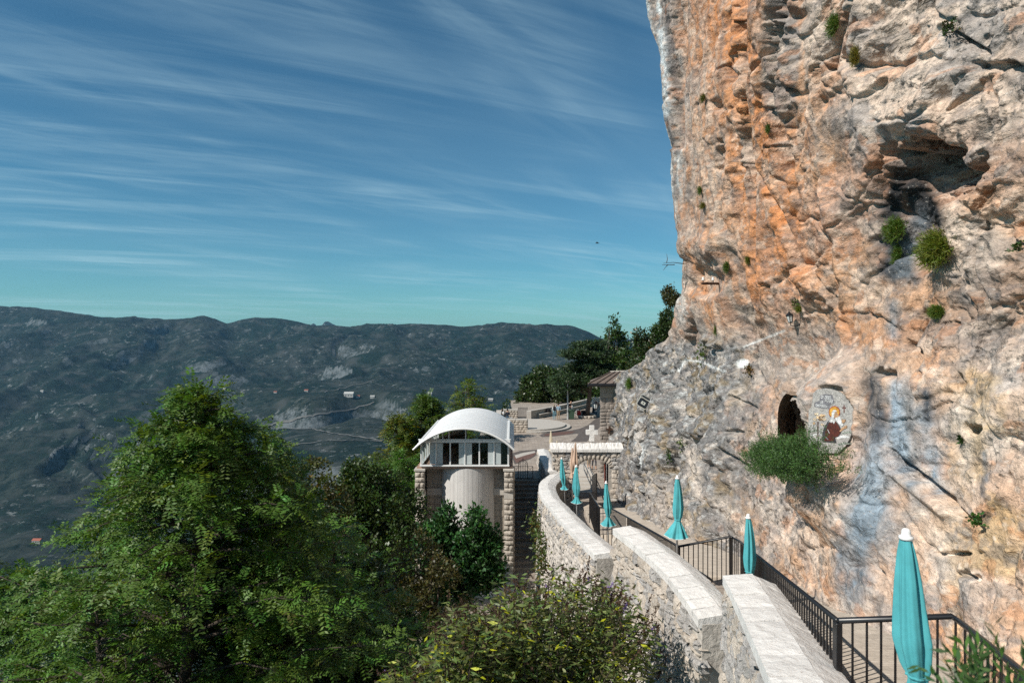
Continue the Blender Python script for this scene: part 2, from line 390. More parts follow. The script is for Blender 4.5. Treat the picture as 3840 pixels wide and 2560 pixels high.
far_houses = [(1309, 1487, 46, 'long white hall with flat annex in the valley hamlet'), (1342, 1489, 20, 'small white house with red roof beside the long valley hall'), (1397, 1491, 22, 'lone white house right of the valley hamlet'),
    (1149, 1467, 20, 'white house with red roof at the foot of the far slope, beside the upper road'), (1033, 1473, 16, 'tiny red roofed house on the plateau above the gorge'), (842, 1460, 17, 'tiny white house far left on the plateau edge'),
    (158, 1470, 18, 'single white house on the dark slope at far left'), (140, 2036, 24, 'red roofed house deep in the valley at lower left'), (1612, 1478, 20, 'white house on the slope just left of the round leaved trees'), (1840, 1502, 26, 'pale farmhouse beside bare ground left of the plaza trees')]
for px, py, w, lab in far_houses:
    q = on_ground(px, py, 1300 if py > 1900 else 1700); t = thing('valley_house', lab, 'house', q, 'houses in the valley')
    d = w*0.6; h = w*0.32
    obj('wall', MB().box((0, 0, h/2-2), (w, d, h+4)).mesh('wall', far_white), t, local=True)
    obj('roof', MB().add([(-w*.54, -d*.56, h), (w*.54, -d*.56, h), (w*.54, d*.56, h), (-w*.54, d*.56, h), (-w*.54, 0, h*1.7), (w*.54, 0, h*1.7)], [(0, 1, 5, 4), (2, 3, 4, 5), (0, 4, 3), (1, 2, 5), (3, 2, 1, 0)]).mesh('roof', red_tile if 'red' in lab else far_white), t, local=True)
    for k in (-.3, 0, .3): obj('window', MB().box((w*k, -d/2-.1, h*.45), (w*.12, .2, h*.35)).mesh('window', far_dark), t, local=True)
# the air between here and the range
hz = bpy.data.materials.new('thin_blue_haze'); hz.use_nodes = True
def haze_nodes():
    t = hz.node_tree; n = t.nodes
    for q in list(n):
        if q.type != 'OUTPUT_MATERIAL': n.remove(q)
    v = n.new('ShaderNodeVolumePrincipled'); v.inputs['Color'].default_value = (0.30, 0.66, 1.0, 1); v.inputs['Density'].default_value = HAZE; v.inputs['Anisotropy'].default_value = 0.2
    t.links.new(v.outputs[0], n['Material Output'].inputs['Volume'])
HAZE = 0.000022
haze_nodes()
hb = MB().box((-2500, 7500, -350), (24000, 19000, 1460)).mesh('haze', hz)
tag(obj('haze', hb), 'thin blue haze filling the valley air', None, kind='stuff')

# ---------------------------------------------------------------- the cliff
def floor_z(y): return interp(y, [2, 4, 7.3, 12, 16.8, 25.4, 30.7, 38, 60], [6.2, 5.9, 5.2, 4.35, 3.3, 1.85, 1.1, 0.0, 0.0])
def foot_x(y): return interp(y, [2, 6, 8, 10, 13, 17, 25, 38, 60], [5.2, 5.5, 5.6, 5.75, 5.95, 6.6, 6.25, 5.98, 6.0])
def cliff_base(y, z):
    zf = floor_z(y); lo = foot_x(y)+0.17*np.clip(z-zf, -3, 9)
    mid = foot_x(y)+0.17*np.maximum(9.3-zf, 0)
    lo = np.where(z > 9.3, np.minimum(lo, mid+0.05), lo)
    up = 6.95-0.092*(z-11.0)
    k = sstep(8.2, 10.8, z); x = lo*(1-k)+up*k
    yt = interp(z, [-9, 5.2, 6.8, 7.8, 9.0, 11.0, 14, 40], [47, 46, 44, 37, 32, 28.3, 28.0, 28.2])
    t = np.maximum(0, y-yt+0.8*vn(z/2.1, z*0+3, s=40)); return x+np.where(t < 2, 0.32*t*t, 0.32*4+1.28*(t-2))
CAVE = []
def cliff_build():
    inv = np.concatenate([np.linspace(1/2.2, 1/7.0, 50)[:-1], np.linspace(1/7.0, 1/31.0, 530), np.linspace(1/31.0, 1/49.0, 90)[1:], np.linspace(1/49.0, 1/64., 8)[1:]])
    ys = 1/inv; nc = len(ys)
    v = np.concatenate([np.linspace(0, 1, 580), 1+np.linspace(0, 1, 22)[1:]]); nr = len(v)
    zb = floor_z(ys)-1.2; zm = H+0.53*ys+0.6; ztop = np.maximum(zm+2, 36.0)
    Z = np.where(v[:, None] <= 1, zb+(zm-zb)*np.minimum(v, 1)[:, None], zm+(ztop-zm)*np.clip(v-1, 0, 1)[:, None]).astype(np.float32)
    Y = np.broadcast_to(ys, Z.shape).astype(np.float32)
    B = cliff_base(Y, Z); PX = CX+FPX*B/Y; PY = HY-FPX*(Z-H)/Y
    def ell(cx, cy_, rx, ry, wob=0.25, s=50, sc=0.9):
        w = 1+wob*1.6*fbm(Y*sc*1.5, Z*sc*2.2, 4, s); return np.sqrt(((PX-cx)/rx)**2+((PY-cy_)/ry)**2)/w
    yw = Y*0.52+0.30*fbm(Y/1.3, Z/1.3, 3, 60); zw = Z+0.30*fbm(Y/1.3+9, Z/1.3, 3, 63)
    low = sstep(9.6, 8.6, Z+0.4*fbm(Y/2, Z/2, 2, 70)); outc = low*sstep(19, 25, Y)
    rough = 0.55+0.45*sstep(-0.25, 0.35, fbm(Y/3.2, Z/2.6, 3, 66)); rough = np.maximum(rough*(1-0.45*low), outc*1.1)
    sm = sstep(1.0, 0.75, ell(3050, 1330, 420, 190))*0.6; rough = rough*(1-sm)*(1-0.5*sstep(2720, 2560, PX)*(1-low))*(1-(1-low)*sstep(11, 22, Y)*0.45)
    calm = 1-0.65*sstep(2760, 2540, PX)*(1-low); D = calm*(0.42*fbm(Y/5.5, Z/11, 3, 71)+0.34*ridged(yw/2.2, Z/7.0, 3, 72)*(1-0.5*low))
    for cell, amp, s in ((2.1, 0.30, 80), (0.85, 0.15, 90), (0.36, 0.095, 100), (0.16, 0.050, 110)):
        F1, F2, R, GX, GY, DX, DY = worley((yw+0.35*zw*(0.4 if s == 80 else -0.25))/cell, (zw*0.8)/cell, s)
        D = D+rough*amp*((R-0.4)*1.0+GX*DX*1.0+GY*DY*1.2)*sstep(0.0, 0.13 if cell > 0.5 else 0.22, F2-F1)
        if s <= 90:
            cr = np.exp(-((F2-F1)/(0.030 if cell > 1 else 0.05))**2)*(R > 0.40); D = D-(0.17 if cell > 1 else 0.09)*cr*np.maximum(rough, 0.35)
    D = D+rough*0.055*ridged(Y*1.6, Z*2.3, 4, 120)+0.030*fbm(Y*4, Z*6, 3, 121)+(1-low)*sstep(3150, 2800, PX)*0.16*ridged(yw*2.2, Z*0.35, 4, 122)
    # features are set out on the surface as roughed out so far
    PX = CX+FPX*(B-D)/Y
    # long pillars and flutes of the upper wall
    up = 1-low
    D = D+up*0.35*sstep(0.9, 0.35, ell(2900, 250, 120, 620, 0.15))-up*0.30*sstep(0.9, 0.4, np.abs(PX-2790-(PY-300)*0.06)/34+np.clip((PY-500)/600, 0, 1))
    D = D-up*0.35*np.exp(-((PX-2545+0.02*PY-14*vn(Z/1.3, Z*0, s=4))/22)**2)*(PY < 560)
    # ledge between the two storeys of the rock
    ledge = 1215+0*PX-(PX-2540)*0.19+26*fbm(Y/1.5, Z*0, 3, 130)
    D = D+0.12*np.exp(-((PY-ledge-70)/70)**2)*sstep(0.6, 1, low)
    # overhangs with a shaded underside
    D = D+0.34*sstep(1.0, 0.1, ell(2640, 925, 150, 85))*(PY < 985+0.45*(PX-2600))-0.25*sstep(1, .5, ell(2640, 1060, 90, 70))
    # the large hollow high on the right, its roof hanging over
    c1 = ell(3470, 640, 185, 150, 0.45, 51, 1.9); roofm = sstep(250, -200, PY-560)
    D = D-1.25*sstep(1.05, 0.45, c1)*sstep(820, 540, PY-0.10*(PX-3455))-0.35*sstep(1.0, 0.4, ell(3400, 850, 150, 230, 0.3, 52))
    D = D+0.20*np.exp(-(((PX-3420)/330)**2+((PY-455)/75)**2))
    # pockets, slots, cracks
    for cx, cy_, rx, ry, dp in ((2730, 275, 24, 34, .35), (2685, 395, 26, 30, .3), (2700, 590, 10, 60, .35), (3720, 250, 70, 18, .25), (3790, 240, 30, 16, .3), (3680, 860, 24, 9, .22),
                                (3300, 1400, 46, 18, .3), (3440, 1340, 16, 54, .3), (3590, 1430, 16, 40, .28), (3640, 1610, 26, 20, .3), (3580, 2075, 75, 7, .26),
                                (3610, 2155, 18, 13, .25), (3655, 2168, 20, 12, .3), (3010, 1965, 16, 20, .25), (2405, 1800, 10, 90, .5), (2372, 1880, 10, 70, .35), (2470, 1690, 14, 40, .4), (2590, 1260, 12, 50, .5), (2745, 1620, 50, 8, .2), (3060, 260, 10, 60, .3)):
        D = D-dp*sstep(1.05, 0.35, ell(cx, cy_, rx*1.25, ry*1.25, 0.5, 54, 2.5))
    def seg(x0, y0, x1, y1, w):
        dx, dy = x1-x0, y1-y0; t = np.clip(((PX-x0)*dx+(PY-y0)*dy)/(dx*dx+dy*dy), 0, 1)
        wob = 9*fbm(Y*2.1, Z*2.1, 3, 55); return np.exp(-((np.hypot(PX-x0-t*dx, PY-y0-t*dy)+wob*0.4)/w)**2)
    for a in ((3330, 1700, 3560, 1880, 13, .40), (3560, 1880, 3680, 1990, 8, .2), (2960, 0, 2940, 330, 8, .3), (2740, 1490, 2830, 1530, 7, .2), (2930, 300, 2960, 640, 9, .25), (2690, 1690, 2780, 1740, 8, .25), (3470, 1180, 3400, 1300, 14, .3), (3530, 100, 3700, 200, 8, .25), (3180, 0, 3120, 260, 9, .25), (2780, 500, 2960, 900, 10, .18)):
        D = D-a[5]*seg(*a[:5])
    D = D+0.16*seg(3330, 1740, 3560, 1920, 26)
    D = D+0.30*sstep(1.0, 0.2, ell(2440, 1660, 130, 260))*outc
    # round the niche the wall is drawn to a gentle hollow; a shelf below carries the rosemary
    S = B-D*(0.25+0.75*sstep(60, 46, Y)); relief = 0.30*(fbm(Y*1.4, Z*1.9, 4, 140))+0.10*ridged(Y*1.5, Z*2.2, 3, 141)
    reg = np.exp(-(((Y-14.0)/1.9)**2+((Z-7.4)/1.25)**2)**2); tgt = 6.12+0.52*sstep(13.7, 12.95, Y)-0.28*sstep(12.6, 11.6, Y)-0.10*sstep(8.4, 8.8, Z)
    S = S*(1-reg)+(tgt-relief*0.6)*reg
    shelf = np.exp(-(((Y-13.6)/2.1)**2+((Z-5.95)/0.62)**2)**2); S = S*(1-0.8*shelf)+np.minimum(S, 5.72-relief*0.5)*0.8*shelf
    wob = 1+0.10*fbm(Y*2.5, Z*2.5, 3, 56); nz_ = np.clip((Z-7.25)/0.98, -1, 1)
    niche = sstep(1.06, 0.96, (np.abs((Y-13.58)/0.41)**2.4+np.abs((Z-7.42)/0.84)**2.4)**(1/2.6)*wob); cave = sstep(1.05, 0.86, np.sqrt(((Y-14.80)/0.74)**2+((Z-7.20)/0.66)**2)*wob)
    for _ in range(1):
        Sp = np.pad(S, 1, mode='edge'); S = 0.4*S+0.15*(Sp[:-2, 1:-1]+Sp[2:, 1:-1]+Sp[1:-1, :-2]+Sp[1:-1, 2:])
    pl = 6.35-0.695*(Y-13.6)+0.07
    Xs = S*(1-niche)+pl*niche; CAVE.append(cave*(1-niche) > 0.5)
    Xs = np.where((Z < floor_z(Y)+0.3), np.minimum(Xs, np.maximum(Xs, foot_x(Y)-0.25)), Xs)
    return Y, Z, Xs, PX, PY, nr, nc, low, outc, D, seg, ell
Yc, Zc, Xc, PXc, PYc, nrc, ncc, low, outc, Dc, seg, ell = cliff_build()
def cliff_x(y, z):
    """surface of the finished cliff near (y, z)"""
    j = int(np.argmin(np.abs(Yc[0]-y))); i = int(np.argmin(np.abs(Zc[:, j]-z))); return float(Xc[i, j])
def on_cliff(px, py, out=0.0):
    """the point of the cliff that the photograph shows at a pixel"""
    d2 = (CX+FPX*Xc/Yc-px)**2+(HY-FPX*(Zc-H)/Yc-py)**2
    d2 = np.where(d2 < 49, Yc*0.5, 1e5+d2); i = np.unravel_index(np.argmin(d2), d2.shape)
    return Vector((float(Xc[i])-out, float(Yc[i]), float(Zc[i])))
def cliff_colour():
    Y, Z, PY = Yc, Zc, PYc; PX = CX+FPX*Xc/Yc
    tan_ = np.array((0.50, 0.325, 0.215)); orange = np.array((0.58, 0.255, 0.105)); grey = np.array((0.30, 0.28, 0.265)); pale = np.array((0.62, 0.51, 0.42))
    blue = np.array((0.27, 0.305, 0.335)); black = np.array((0.035, 0.035, 0.037)); ochre = np.array((0.30, 0.20, 0.085)); white = np.array((0.74, 0.72, 0.68)); pink = np.array((0.49, 0.335, 0.26))
    def ell(cx, cy_, rx, ry, wob=0.25, s=50, sc=0.9):
        w = 1+wob*1.6*fbm(Y*sc*1.5, Z*sc*2.2, 4, s); return np.sqrt(((PX-cx)/rx)**2+((PY-cy_)/ry)**2)/w
    def seg(x0, y0, x1, y1, w):
        dx, dy = x1-x0, y1-y0; t = np.clip(((PX-x0)*dx+(PY-y0)*dy)/(dx*dx+dy*dy), 0, 1)
        return np.exp(-((np.hypot(PX-x0-t*dx, PY-y0-t*dy)*(1+0.35*fbm(Y*1.6, Z*1.6, 3, 55)))/w)**2)
    st = lambda k, s: fbm(Y*0.9*k, Z*0.22*k, 4, s)              # streaky, running down the wall
    bl = lambda k, s: fbm(Y*0.55*k, Z*k, 4, s)                  # blotchy
    C = np.ones(Y.shape+(3,))*tan_
    def mix(m, c): 
        nonlocal C
        m = np.clip(m, 0, 1)[..., None]; C = C*(1-m)+c*m
    up = 1-low
    mix(sstep(-0.1, 0.45, bl(0.6, 200))*0.75, pink)
    mix(sstep(0.0, 0.35, bl(0.8, 204))*0.7, grey)
    mix(sstep(0.0, 0.4, bl(1.1, 208))*0.6, pale)
    # orange belt of the upper wall
    belt = np.maximum(seg(2690, -50, 2820, 520, 130), np.maximum(seg(2830, 520, 2890, 1000, 150)*0.95, seg(2900, 1000, 2700, 1150, 90)*0.7))
    mix((belt*1.15+0.6*st(1.3, 212)+0.25*bl(1.5, 213)-0.12)*up*0.92, orange); mix(sstep(0.05, 0.4, bl(0.9, 214))*sstep(3150, 2850, PX)*sstep(2480, 2600, PX)*up*0.75, orange*np.array((1, 1.12, 1.25)))
    mix(sstep(0.5, 0.9, belt)*sstep(0.05, 0.3, st(2.2, 216))*0.6, np.array((0.56, 0.32, 0.17)))
    mix(sstep(1.1, 0.5, ell(3290, 700, 110, 130))*0.8*sstep(-.2, .2, bl(1.4, 3)), orange)
    mix(sstep(1.1, 0.3, ell(3250, 1230, 260, 120))*0.5*sstep(-.1, .3, bl(1.2, 5)), orange)
    mix(sstep(2560, 2680, PX)*sstep(3080, 2900, PX+90*bl(.7, 15))*sstep(1180, 900, PY)*0.35, np.array((0.55, 0.33, 0.20)))
    # paler, fractured rock to the upper right; grey pillar
    mix(sstep(3000, 3250, PX+120*bl(0.7, 220))*sstep(640, 420, PY)*0.75, pale)
    mix(sstep(3000, 3200, PX)*sstep(700, 480, PY)*sstep(0.0, 0.3, bl(1.3, 224))*0.8, grey*1.15)
    mix(sstep(1.1, 0.8, ell(3610, 930, 190, 120))*0.85, pale); mix(sstep(1.05, 0.85, ell(2925, 170, 75, 300, .2))*0.9, grey*1.0)
    mix(sstep(3700, 3830, PX)*sstep(700, 100, PY)*0.6, grey*0.8)
    mix(sstep(0.1, 0.45, bl(1.7, 226))*0.45*up, grey*0.72); mix(sstep(0.08, 0.3, st(2.4, 227))*0.5*up*sstep(3250, 2900, PX), grey*0.9); mix(sstep(0.12, 0.32, st(3.1, 228))*0.5*up*sstep(3250, 2900, PX), pale)
    # left edge: dark and blue-white run-off
    edge = sstep(2600, 2500, PX)*sstep(1050, 820, PY)
    mix(edge*0.8, grey*0.9); mix(sstep(0.0, 0.25, st(2.6, 230))*edge*0.9, white*np.array((0.86, 0.95, 1.0))); mix(sstep(0.15, 0.35, st(2.1, 233))*edge*0.8, black*3)
    mix(seg(2480, 120, 2500, 420, 16)*0.95, white*np.array((.9, .97, 1.03))); mix(seg(2530, 1020, 2560, 1190, 26)*0.8, white*0.85)
    # lower storey
    mix(low*sstep(2950, 2700, PX+120*bl(.8, 7))*0.9, grey*0.74); mix(outc*sstep(-0.15, 0.25, bl(3.0, 240))*0.85, grey*0.62); mix(outc*sstep(0.2, 0.45, bl(6.0, 243))*0.40, white*0.8)
    mix(low*sstep(0.12, 0.4, bl(2.2, 246))*sstep(3000, 2600, PX)*0.55, ochre); mix(low*sstep(0.34, 0.46, bl(5.5, 248))*sstep(2900, 2600, PX)*0.45, white)
    mix(low*sstep(2900, 3200, PX)*0.55, np.array((0.52, 0.35, 0.245))); mix(low*sstep(2850, 3100, PX)*sstep(0.02, 0.35, bl(1.0, 250))*0.7, pale*0.95); mix(low*sstep(2850, 3100, PX)*sstep(0.08, 0.35, bl(1.5, 253))*0.6, grey)
    mix(sstep(3450, 3700, PX)*low*sstep(0.0, 0.4, bl(2.0, 255))*0.5, ochre*1.4)
    mix(seg(2480, 1850, 2560, 2050, 60)*0.5+seg(2700, 1880, 2790, 1990, 26)*0.8+seg(2590, 1700, 2620, 1850, 24)*0.8, pale*1.05)
    mix(sstep(1.0, 0.7, ell(3000, 1340, 200, 130))*0.6, np.array((0.46, 0.37, 0.31)))
    mix(belt*up*sstep(-0.25, 0.2, st(1.6, 215))*0.42, orange)
    # fine mottling: pale scars, grey lichen, rust
    mix(sstep(0.22, 0.34, bl(4.2, 280))*0.45, pale*1.05); mix(sstep(0.20, 0.32, bl(5.0, 284))*0.40, grey*0.75); mix(sstep(0.26, 0.38, bl(3.3, 288))*0.35*(1-outc), orange*0.9); mix(sstep(0.30, 0.40, bl(7.5, 292))*0.35, black*4)
    # run-off stains below the niche
    nz = sstep(-0.35, 0.25, st(3.0, 260)); nb = sstep(-0.25, 0.3, bl(3.0, 262))
    for x0, y0, x1, y1, w, c, k in ((3360, 1450, 3380, 1640, 34, blue*1.15, .95), (3380, 1640, 3400, 1760, 40, blue, .9), (3450, 1560, 3490, 1700, 30, blue, .9), (3490, 1700, 3530, 1830, 34, blue*1.05, .9),
                                    (3285, 1640, 3270, 1800, 44, blue*0.95, .85), (3270, 1780, 3230, 2000, 72, blue*0.9, .9), (3230, 2000, 3195, 2200, 56, blue*0.75, .9), (3400, 1460, 3430, 1700, 22, grey*0.8, .7), (3600, 1500, 3640, 1800, 26, pale, .6), (3400, 1760, 3440, 1880, 40, blue*0.7, .6), (3470, 1480, 3480, 1570, 18, black*3, .9),
                                    (3270, 1430, 3290, 1560, 34, black*2.0, .95), (3290, 1560, 3285, 1640, 22, black*3.5, .9), (3690, 1700, 3700, 1800, 10, blue*.6, .8), (3340, 1140, 3350, 1260, 22, blue*.9, .5)):
        mix(seg(x0, y0, x1, y1, w*1.15)*1.5*k*(0.55+0.45*nz)*(0.65+0.35*nb), c)
    # soot-black water stain of the large hollow
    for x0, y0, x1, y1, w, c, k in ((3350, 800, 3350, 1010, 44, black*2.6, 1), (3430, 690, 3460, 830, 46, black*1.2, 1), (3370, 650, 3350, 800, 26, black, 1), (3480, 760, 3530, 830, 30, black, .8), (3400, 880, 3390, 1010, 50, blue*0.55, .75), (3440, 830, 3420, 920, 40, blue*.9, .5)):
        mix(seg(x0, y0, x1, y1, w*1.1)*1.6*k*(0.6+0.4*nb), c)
    mix(seg(2400, 1590, 2400, 1740, 18)*0.9*nb, white); mix(seg(2940, 1240, 2790, 1300, 4)*.8, white); mix(sstep(1, .7, ell(2785, 1365, 30, 22))*.9, white)
    for x0, y0, x1, y1 in ((2545, 1390, 2570, 1350), (2570, 1350, 2630, 1355), (2630, 1355, 2670, 1375), (2670, 1375, 2720, 1392)): mix(seg(x0, y0, x1, y1, 4)*.8, white)
    C = C*(1+0.14*low*sstep(2850, 3100, PX))[..., None]; C = 0.42*(np.maximum(C, 0.01)/0.42)**1.16; C = C*(1+low[..., None]*np.array((0.0, 0.06, 0.11)))
    C = C*(1+0.26*fbm(Y*5, Z*7, 4, 270)+0.10*vn(Y*22, Z*30, s=9))[..., None]
    # how broken the surface is, for the fine relief
    rb = 0.30+0.70*sstep(-0.25, 0.30, fbm(Y/2.6, Z/2.0, 3, 300)); rb = rb*(1-0.75*sstep(1.1, 0.6, ell(3080, 1420, 330, 250)))*(1-0.45*sstep(3350, 3000, PX)*up); rb = np.maximum(rb, outc); rb = np.where(low > .5, rb*(1-0.35*sstep(2900, 3150, PX)), rb)
    rb = np.maximum(rb, sstep(3150, 3350, PX)*sstep(560, 420, PY)*0.9)
    return np.concatenate([np.clip(C, 0.015, 0.85), rb[..., None]], -1)
rock_m = bpy.data.materials.new('weathered_limestone'); rock_m.use_nodes = True
def rock_nodes(m, attr=True, col=(0.4, 0.36, 0.31), sc=1.0, bdist=0.05):
    t = m.node_tree; n = t.nodes; l = t.links; b = n['Principled BSDF']; b.inputs['Roughness'].default_value = 0.92; b.inputs['Specular IOR Level'].default_value = 0.2
    c = n.new('ShaderNodeTexCoord')
    def noise(s, d, r=0.65, mapping=None):
        q = n.new('ShaderNodeTexNoise'); q.inputs['Scale'].default_value = s*sc; q.inputs['Detail'].default_value = d; q.inputs['Roughness'].default_value = r
        l.new(mapping or c.outputs['Object'], q.inputs['Vector']); return q.outputs['Fac']
    mp = n.new('ShaderNodeMapping'); mp.inputs['Scale'].default_value = (1, 0.55, 1); l.new(c.outputs['Object'], mp.inputs[0]); mo = mp.outputs[0]
    def mr(v, a, b_, lo, hi):
        q = n.new('ShaderNodeMapRange'); l.new(v, q.inputs['Value'])
        for k, w in zip(('From Min', 'From Max', 'To Min', 'To Max'), (a, b_, lo, hi)): q.inputs[k].default_value = w
        return q.outputs[0]
    m1 = n.new('ShaderNodeMix'); m1.data_type = 'RGBA'; m1.blend_type = 'MULTIPLY'; m1.inputs['Factor'].default_value = 1
    if attr:
        a = n.new('ShaderNodeAttribute'); a.attribute_name = 'tint'; l.new(a.outputs['Color'], m1.inputs['A'])
    else: m1.inputs['A'].default_value = (*col, 1)
    l.new(mr(noise(9, 5, 0.72, mo), 0.3, 0.7, 0.68, 1.28), m1.inputs['B'])
    m2 = n.new('ShaderNodeMix'); m2.data_type = 'RGBA'; l.new(mr(noise(26, 3, 0.7, mo), 0.58, 0.68, 0, 0.55), m2.inputs['Factor']); l.new(m1.outputs['Result'], m2.inputs['A']); m2.inputs['B'].default_value = (0.14, 0.11, 0.085, 1)
    m3 = n.new('ShaderNodeMix'); m3.data_type = 'RGBA'; l.new(mr(noise(17, 3, 0.7, mo), 0.60, 0.70, 0, 0.5), m3.inputs['Factor']); l.new(m2.outputs['Result'], m3.inputs['A']); m3.inputs['B'].default_value = (0.62, 0.57, 0.51, 1)
    l.new(m3.outputs['Result'], b.inputs['Base Color'])
    # chipped facets: every cell of the rock is a small tilted plane
    wz = n.new('ShaderNodeTexNoise'); wz.inputs['Scale'].default_value = 2.2*sc; wz.inputs['Detail'].default_value = 4; l.new(mo, wz.inputs['Vector'])
    dm = n.new('ShaderNodeVectorMath'); dm.operation = 'MULTIPLY_ADD'; l.new(wz.outputs['Color'], dm.inputs[0]); dm.inputs[1].default_value = (0.42/sc, 0.42/sc, 0.42/sc); l.new(mo, dm.inputs[2])
    tot = None
    for vs, k in ((1.7, 0.70), (5.2, 1.0), (13.0, 1.0)):
        vo = n.new('ShaderNodeTexVoronoi'); vo.inputs['Scale'].default_value = vs*sc; l.new(dm.outputs[0], vo.inputs['Vector'])
        df = n.new('ShaderNodeVectorMath'); df.operation = 'SUBTRACT'; l.new(dm.outputs[0], df.inputs[0]); l.new(vo.outputs['Position'], df.inputs[1])
        cc = n.new('ShaderNodeVectorMath'); cc.operation = 'SUBTRACT'; l.new(vo.outputs['Color'], cc.inputs[0]); cc.inputs[1].default_value = (0.5, 0.5, 0.5)
        dt = n.new('ShaderNodeVectorMath'); dt.operation = 'DOT_PRODUCT'; l.new(df.outputs[0], dt.inputs[0]); l.new(cc.outputs[0], dt.inputs[1])
        mu = n.new('ShaderNodeMath'); mu.operation = 'MULTIPLY_ADD'; l.new(dt.outputs['Value'], mu.inputs[0]); mu.inputs[1].default_value = k
        if tot is None: mu.inputs[2].default_value = 0
        else: l.new(tot, mu.inputs[2])
        tot = mu.outputs[0]
    if attr:
        am = n.new('ShaderNodeMath'); am.operation = 'MULTIPLY'; l.new(tot, am.inputs[0]); l.new(a.outputs['Alpha'], am.inputs[1]); tot = am.outputs[0]
    mu = n.new('ShaderNodeMath'); mu.operation = 'MULTIPLY_ADD'; l.new(noise(9, 5, 0.70, mo), mu.inputs[0]); mu.inputs[1].default_value = bdist; l.new(tot, mu.inputs[2])
    bu = n.new('ShaderNodeBump'); bu.inputs['Strength'].default_value = 1.0; bu.inputs['Distance'].default_value = 1.0; l.new(mu.outputs[0], bu.inputs['Height']); l.new(bu.outputs[0], b.inputs['Normal'])
rock_nodes(rock_m, bdist=0.06)
gf_ = grid_faces(nrc, ncc)[:, ::-1]; hole = CAVE[0].reshape(-1)[gf_].all(axis=1)
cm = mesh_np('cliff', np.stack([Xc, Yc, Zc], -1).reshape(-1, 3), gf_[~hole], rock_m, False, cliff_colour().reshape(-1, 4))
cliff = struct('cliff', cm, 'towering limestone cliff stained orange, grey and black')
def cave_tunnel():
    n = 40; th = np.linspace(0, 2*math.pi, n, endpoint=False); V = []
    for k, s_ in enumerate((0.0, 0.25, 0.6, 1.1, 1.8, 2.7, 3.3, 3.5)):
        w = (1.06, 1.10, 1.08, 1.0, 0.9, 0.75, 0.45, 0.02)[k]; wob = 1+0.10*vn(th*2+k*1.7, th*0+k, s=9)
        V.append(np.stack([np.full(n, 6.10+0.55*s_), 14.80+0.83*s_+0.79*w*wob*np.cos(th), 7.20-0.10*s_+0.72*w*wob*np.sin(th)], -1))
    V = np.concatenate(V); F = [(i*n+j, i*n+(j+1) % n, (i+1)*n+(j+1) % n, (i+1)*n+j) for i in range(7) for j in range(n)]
    struct('cave', mesh_np('cave', V, np.array(F), rock_m, True, np.tile(np.array((0.30, 0.22, 0.16)), (len(V), 1))), 'small dark cave mouth beside the mosaic')  # wall tint darker than the cliff: the cave's gloom is partly coloured in
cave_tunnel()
# ---------------------------------------------------------------- stone pieces
def block_variants(n, name, m, rough=0.10, seed=1, res=3, bulge=0.25):
    """unit stones: x across, y out of the wall (front at -0.5), z up; hewn front, irregular edges"""
    out = []; R = random.Random(seed)
    for q in range(n):
        vs = []; fs = []; k = res
        for j in range(k+1):
            for i in range(k+1):
                u = i/k-0.5; w = j/k-0.5; e = max(abs(u), abs(w))*2
                ed = 1 if e > 0.99 else 0
                du = (R.random()-.5)*rough*(0.9 if ed else 1.0); dw = (R.random()-.5)*rough*(0.9 if ed else 1.0)
                y = -0.5+(0.28*bulge if ed else -bulge*(0.5+0.9*R.random())*0.5)+(bulge*0.35 if (i in (0, k) and j in (0, k)) else 0)
                vs.append((u+du, y, w+dw))
        for j in range(k):
            for i in range(k):
                a = j*(k+1)+i; fs += [(a, a+1, a+k+2), (a, a+k+2, a+k+1)] if (i+j+q) % 2 else [(a, a+1, a+k+1), (a+1, a+k+2, a+k+1)]
        ring = [i for i in range(k+1)]+[j*(k+1)+k for j in range(1, k+1)]+[k*(k+1)+i for i in range(k-1, -1, -1)]+[j*(k+1) for j in range(k-1, 0, -1)]
        o = len(vs)
        for i in ring: x, y, z = vs[i]; vs.append((x*1.0, 0.5, z*1.0))
        L_ = len(ring)
        for i in range(L_): fs.append((ring[(i+1) % L_], ring[i], o+i, o+(i+1) % L_))
        me = bpy.data.meshes.new(name); me.from_pydata(vs, [], fs); me.update(); me.materials.append(m); out.append(me)
    return out
def frame_matrix(p, u, n, v, su, sn, sv):
    """columns: x along u, y against the outward normal n, z along v"""
    u = Vector(u).normalized(); n = Vector(n).normalized(); v = Vector(v).normalized()
    return Matrix(((u.x*su, -n.x*sn, v.x*sv, p[0]), (u.y*su, -n.y*sn, v.y*sv, p[1]), (u.z*su, -n.z*sn, v.z*sv, p[2]), (0, 0, 0, 1)))
def lay(name, variants, parent, p, u, n, w, h, depth, v=(0, 0, 1)):
    o = obj(name, random.choice(variants), None)
    flip = random.random() < 0.5
    o.matrix_world = frame_matrix(p, Vector(u)*(1), n, v, w, depth, h)
    o.parent = parent
    if parent.type == 'EMPTY': o.matrix_parent_inverse = Matrix.Translation(-Vector(parent.location))
    return o
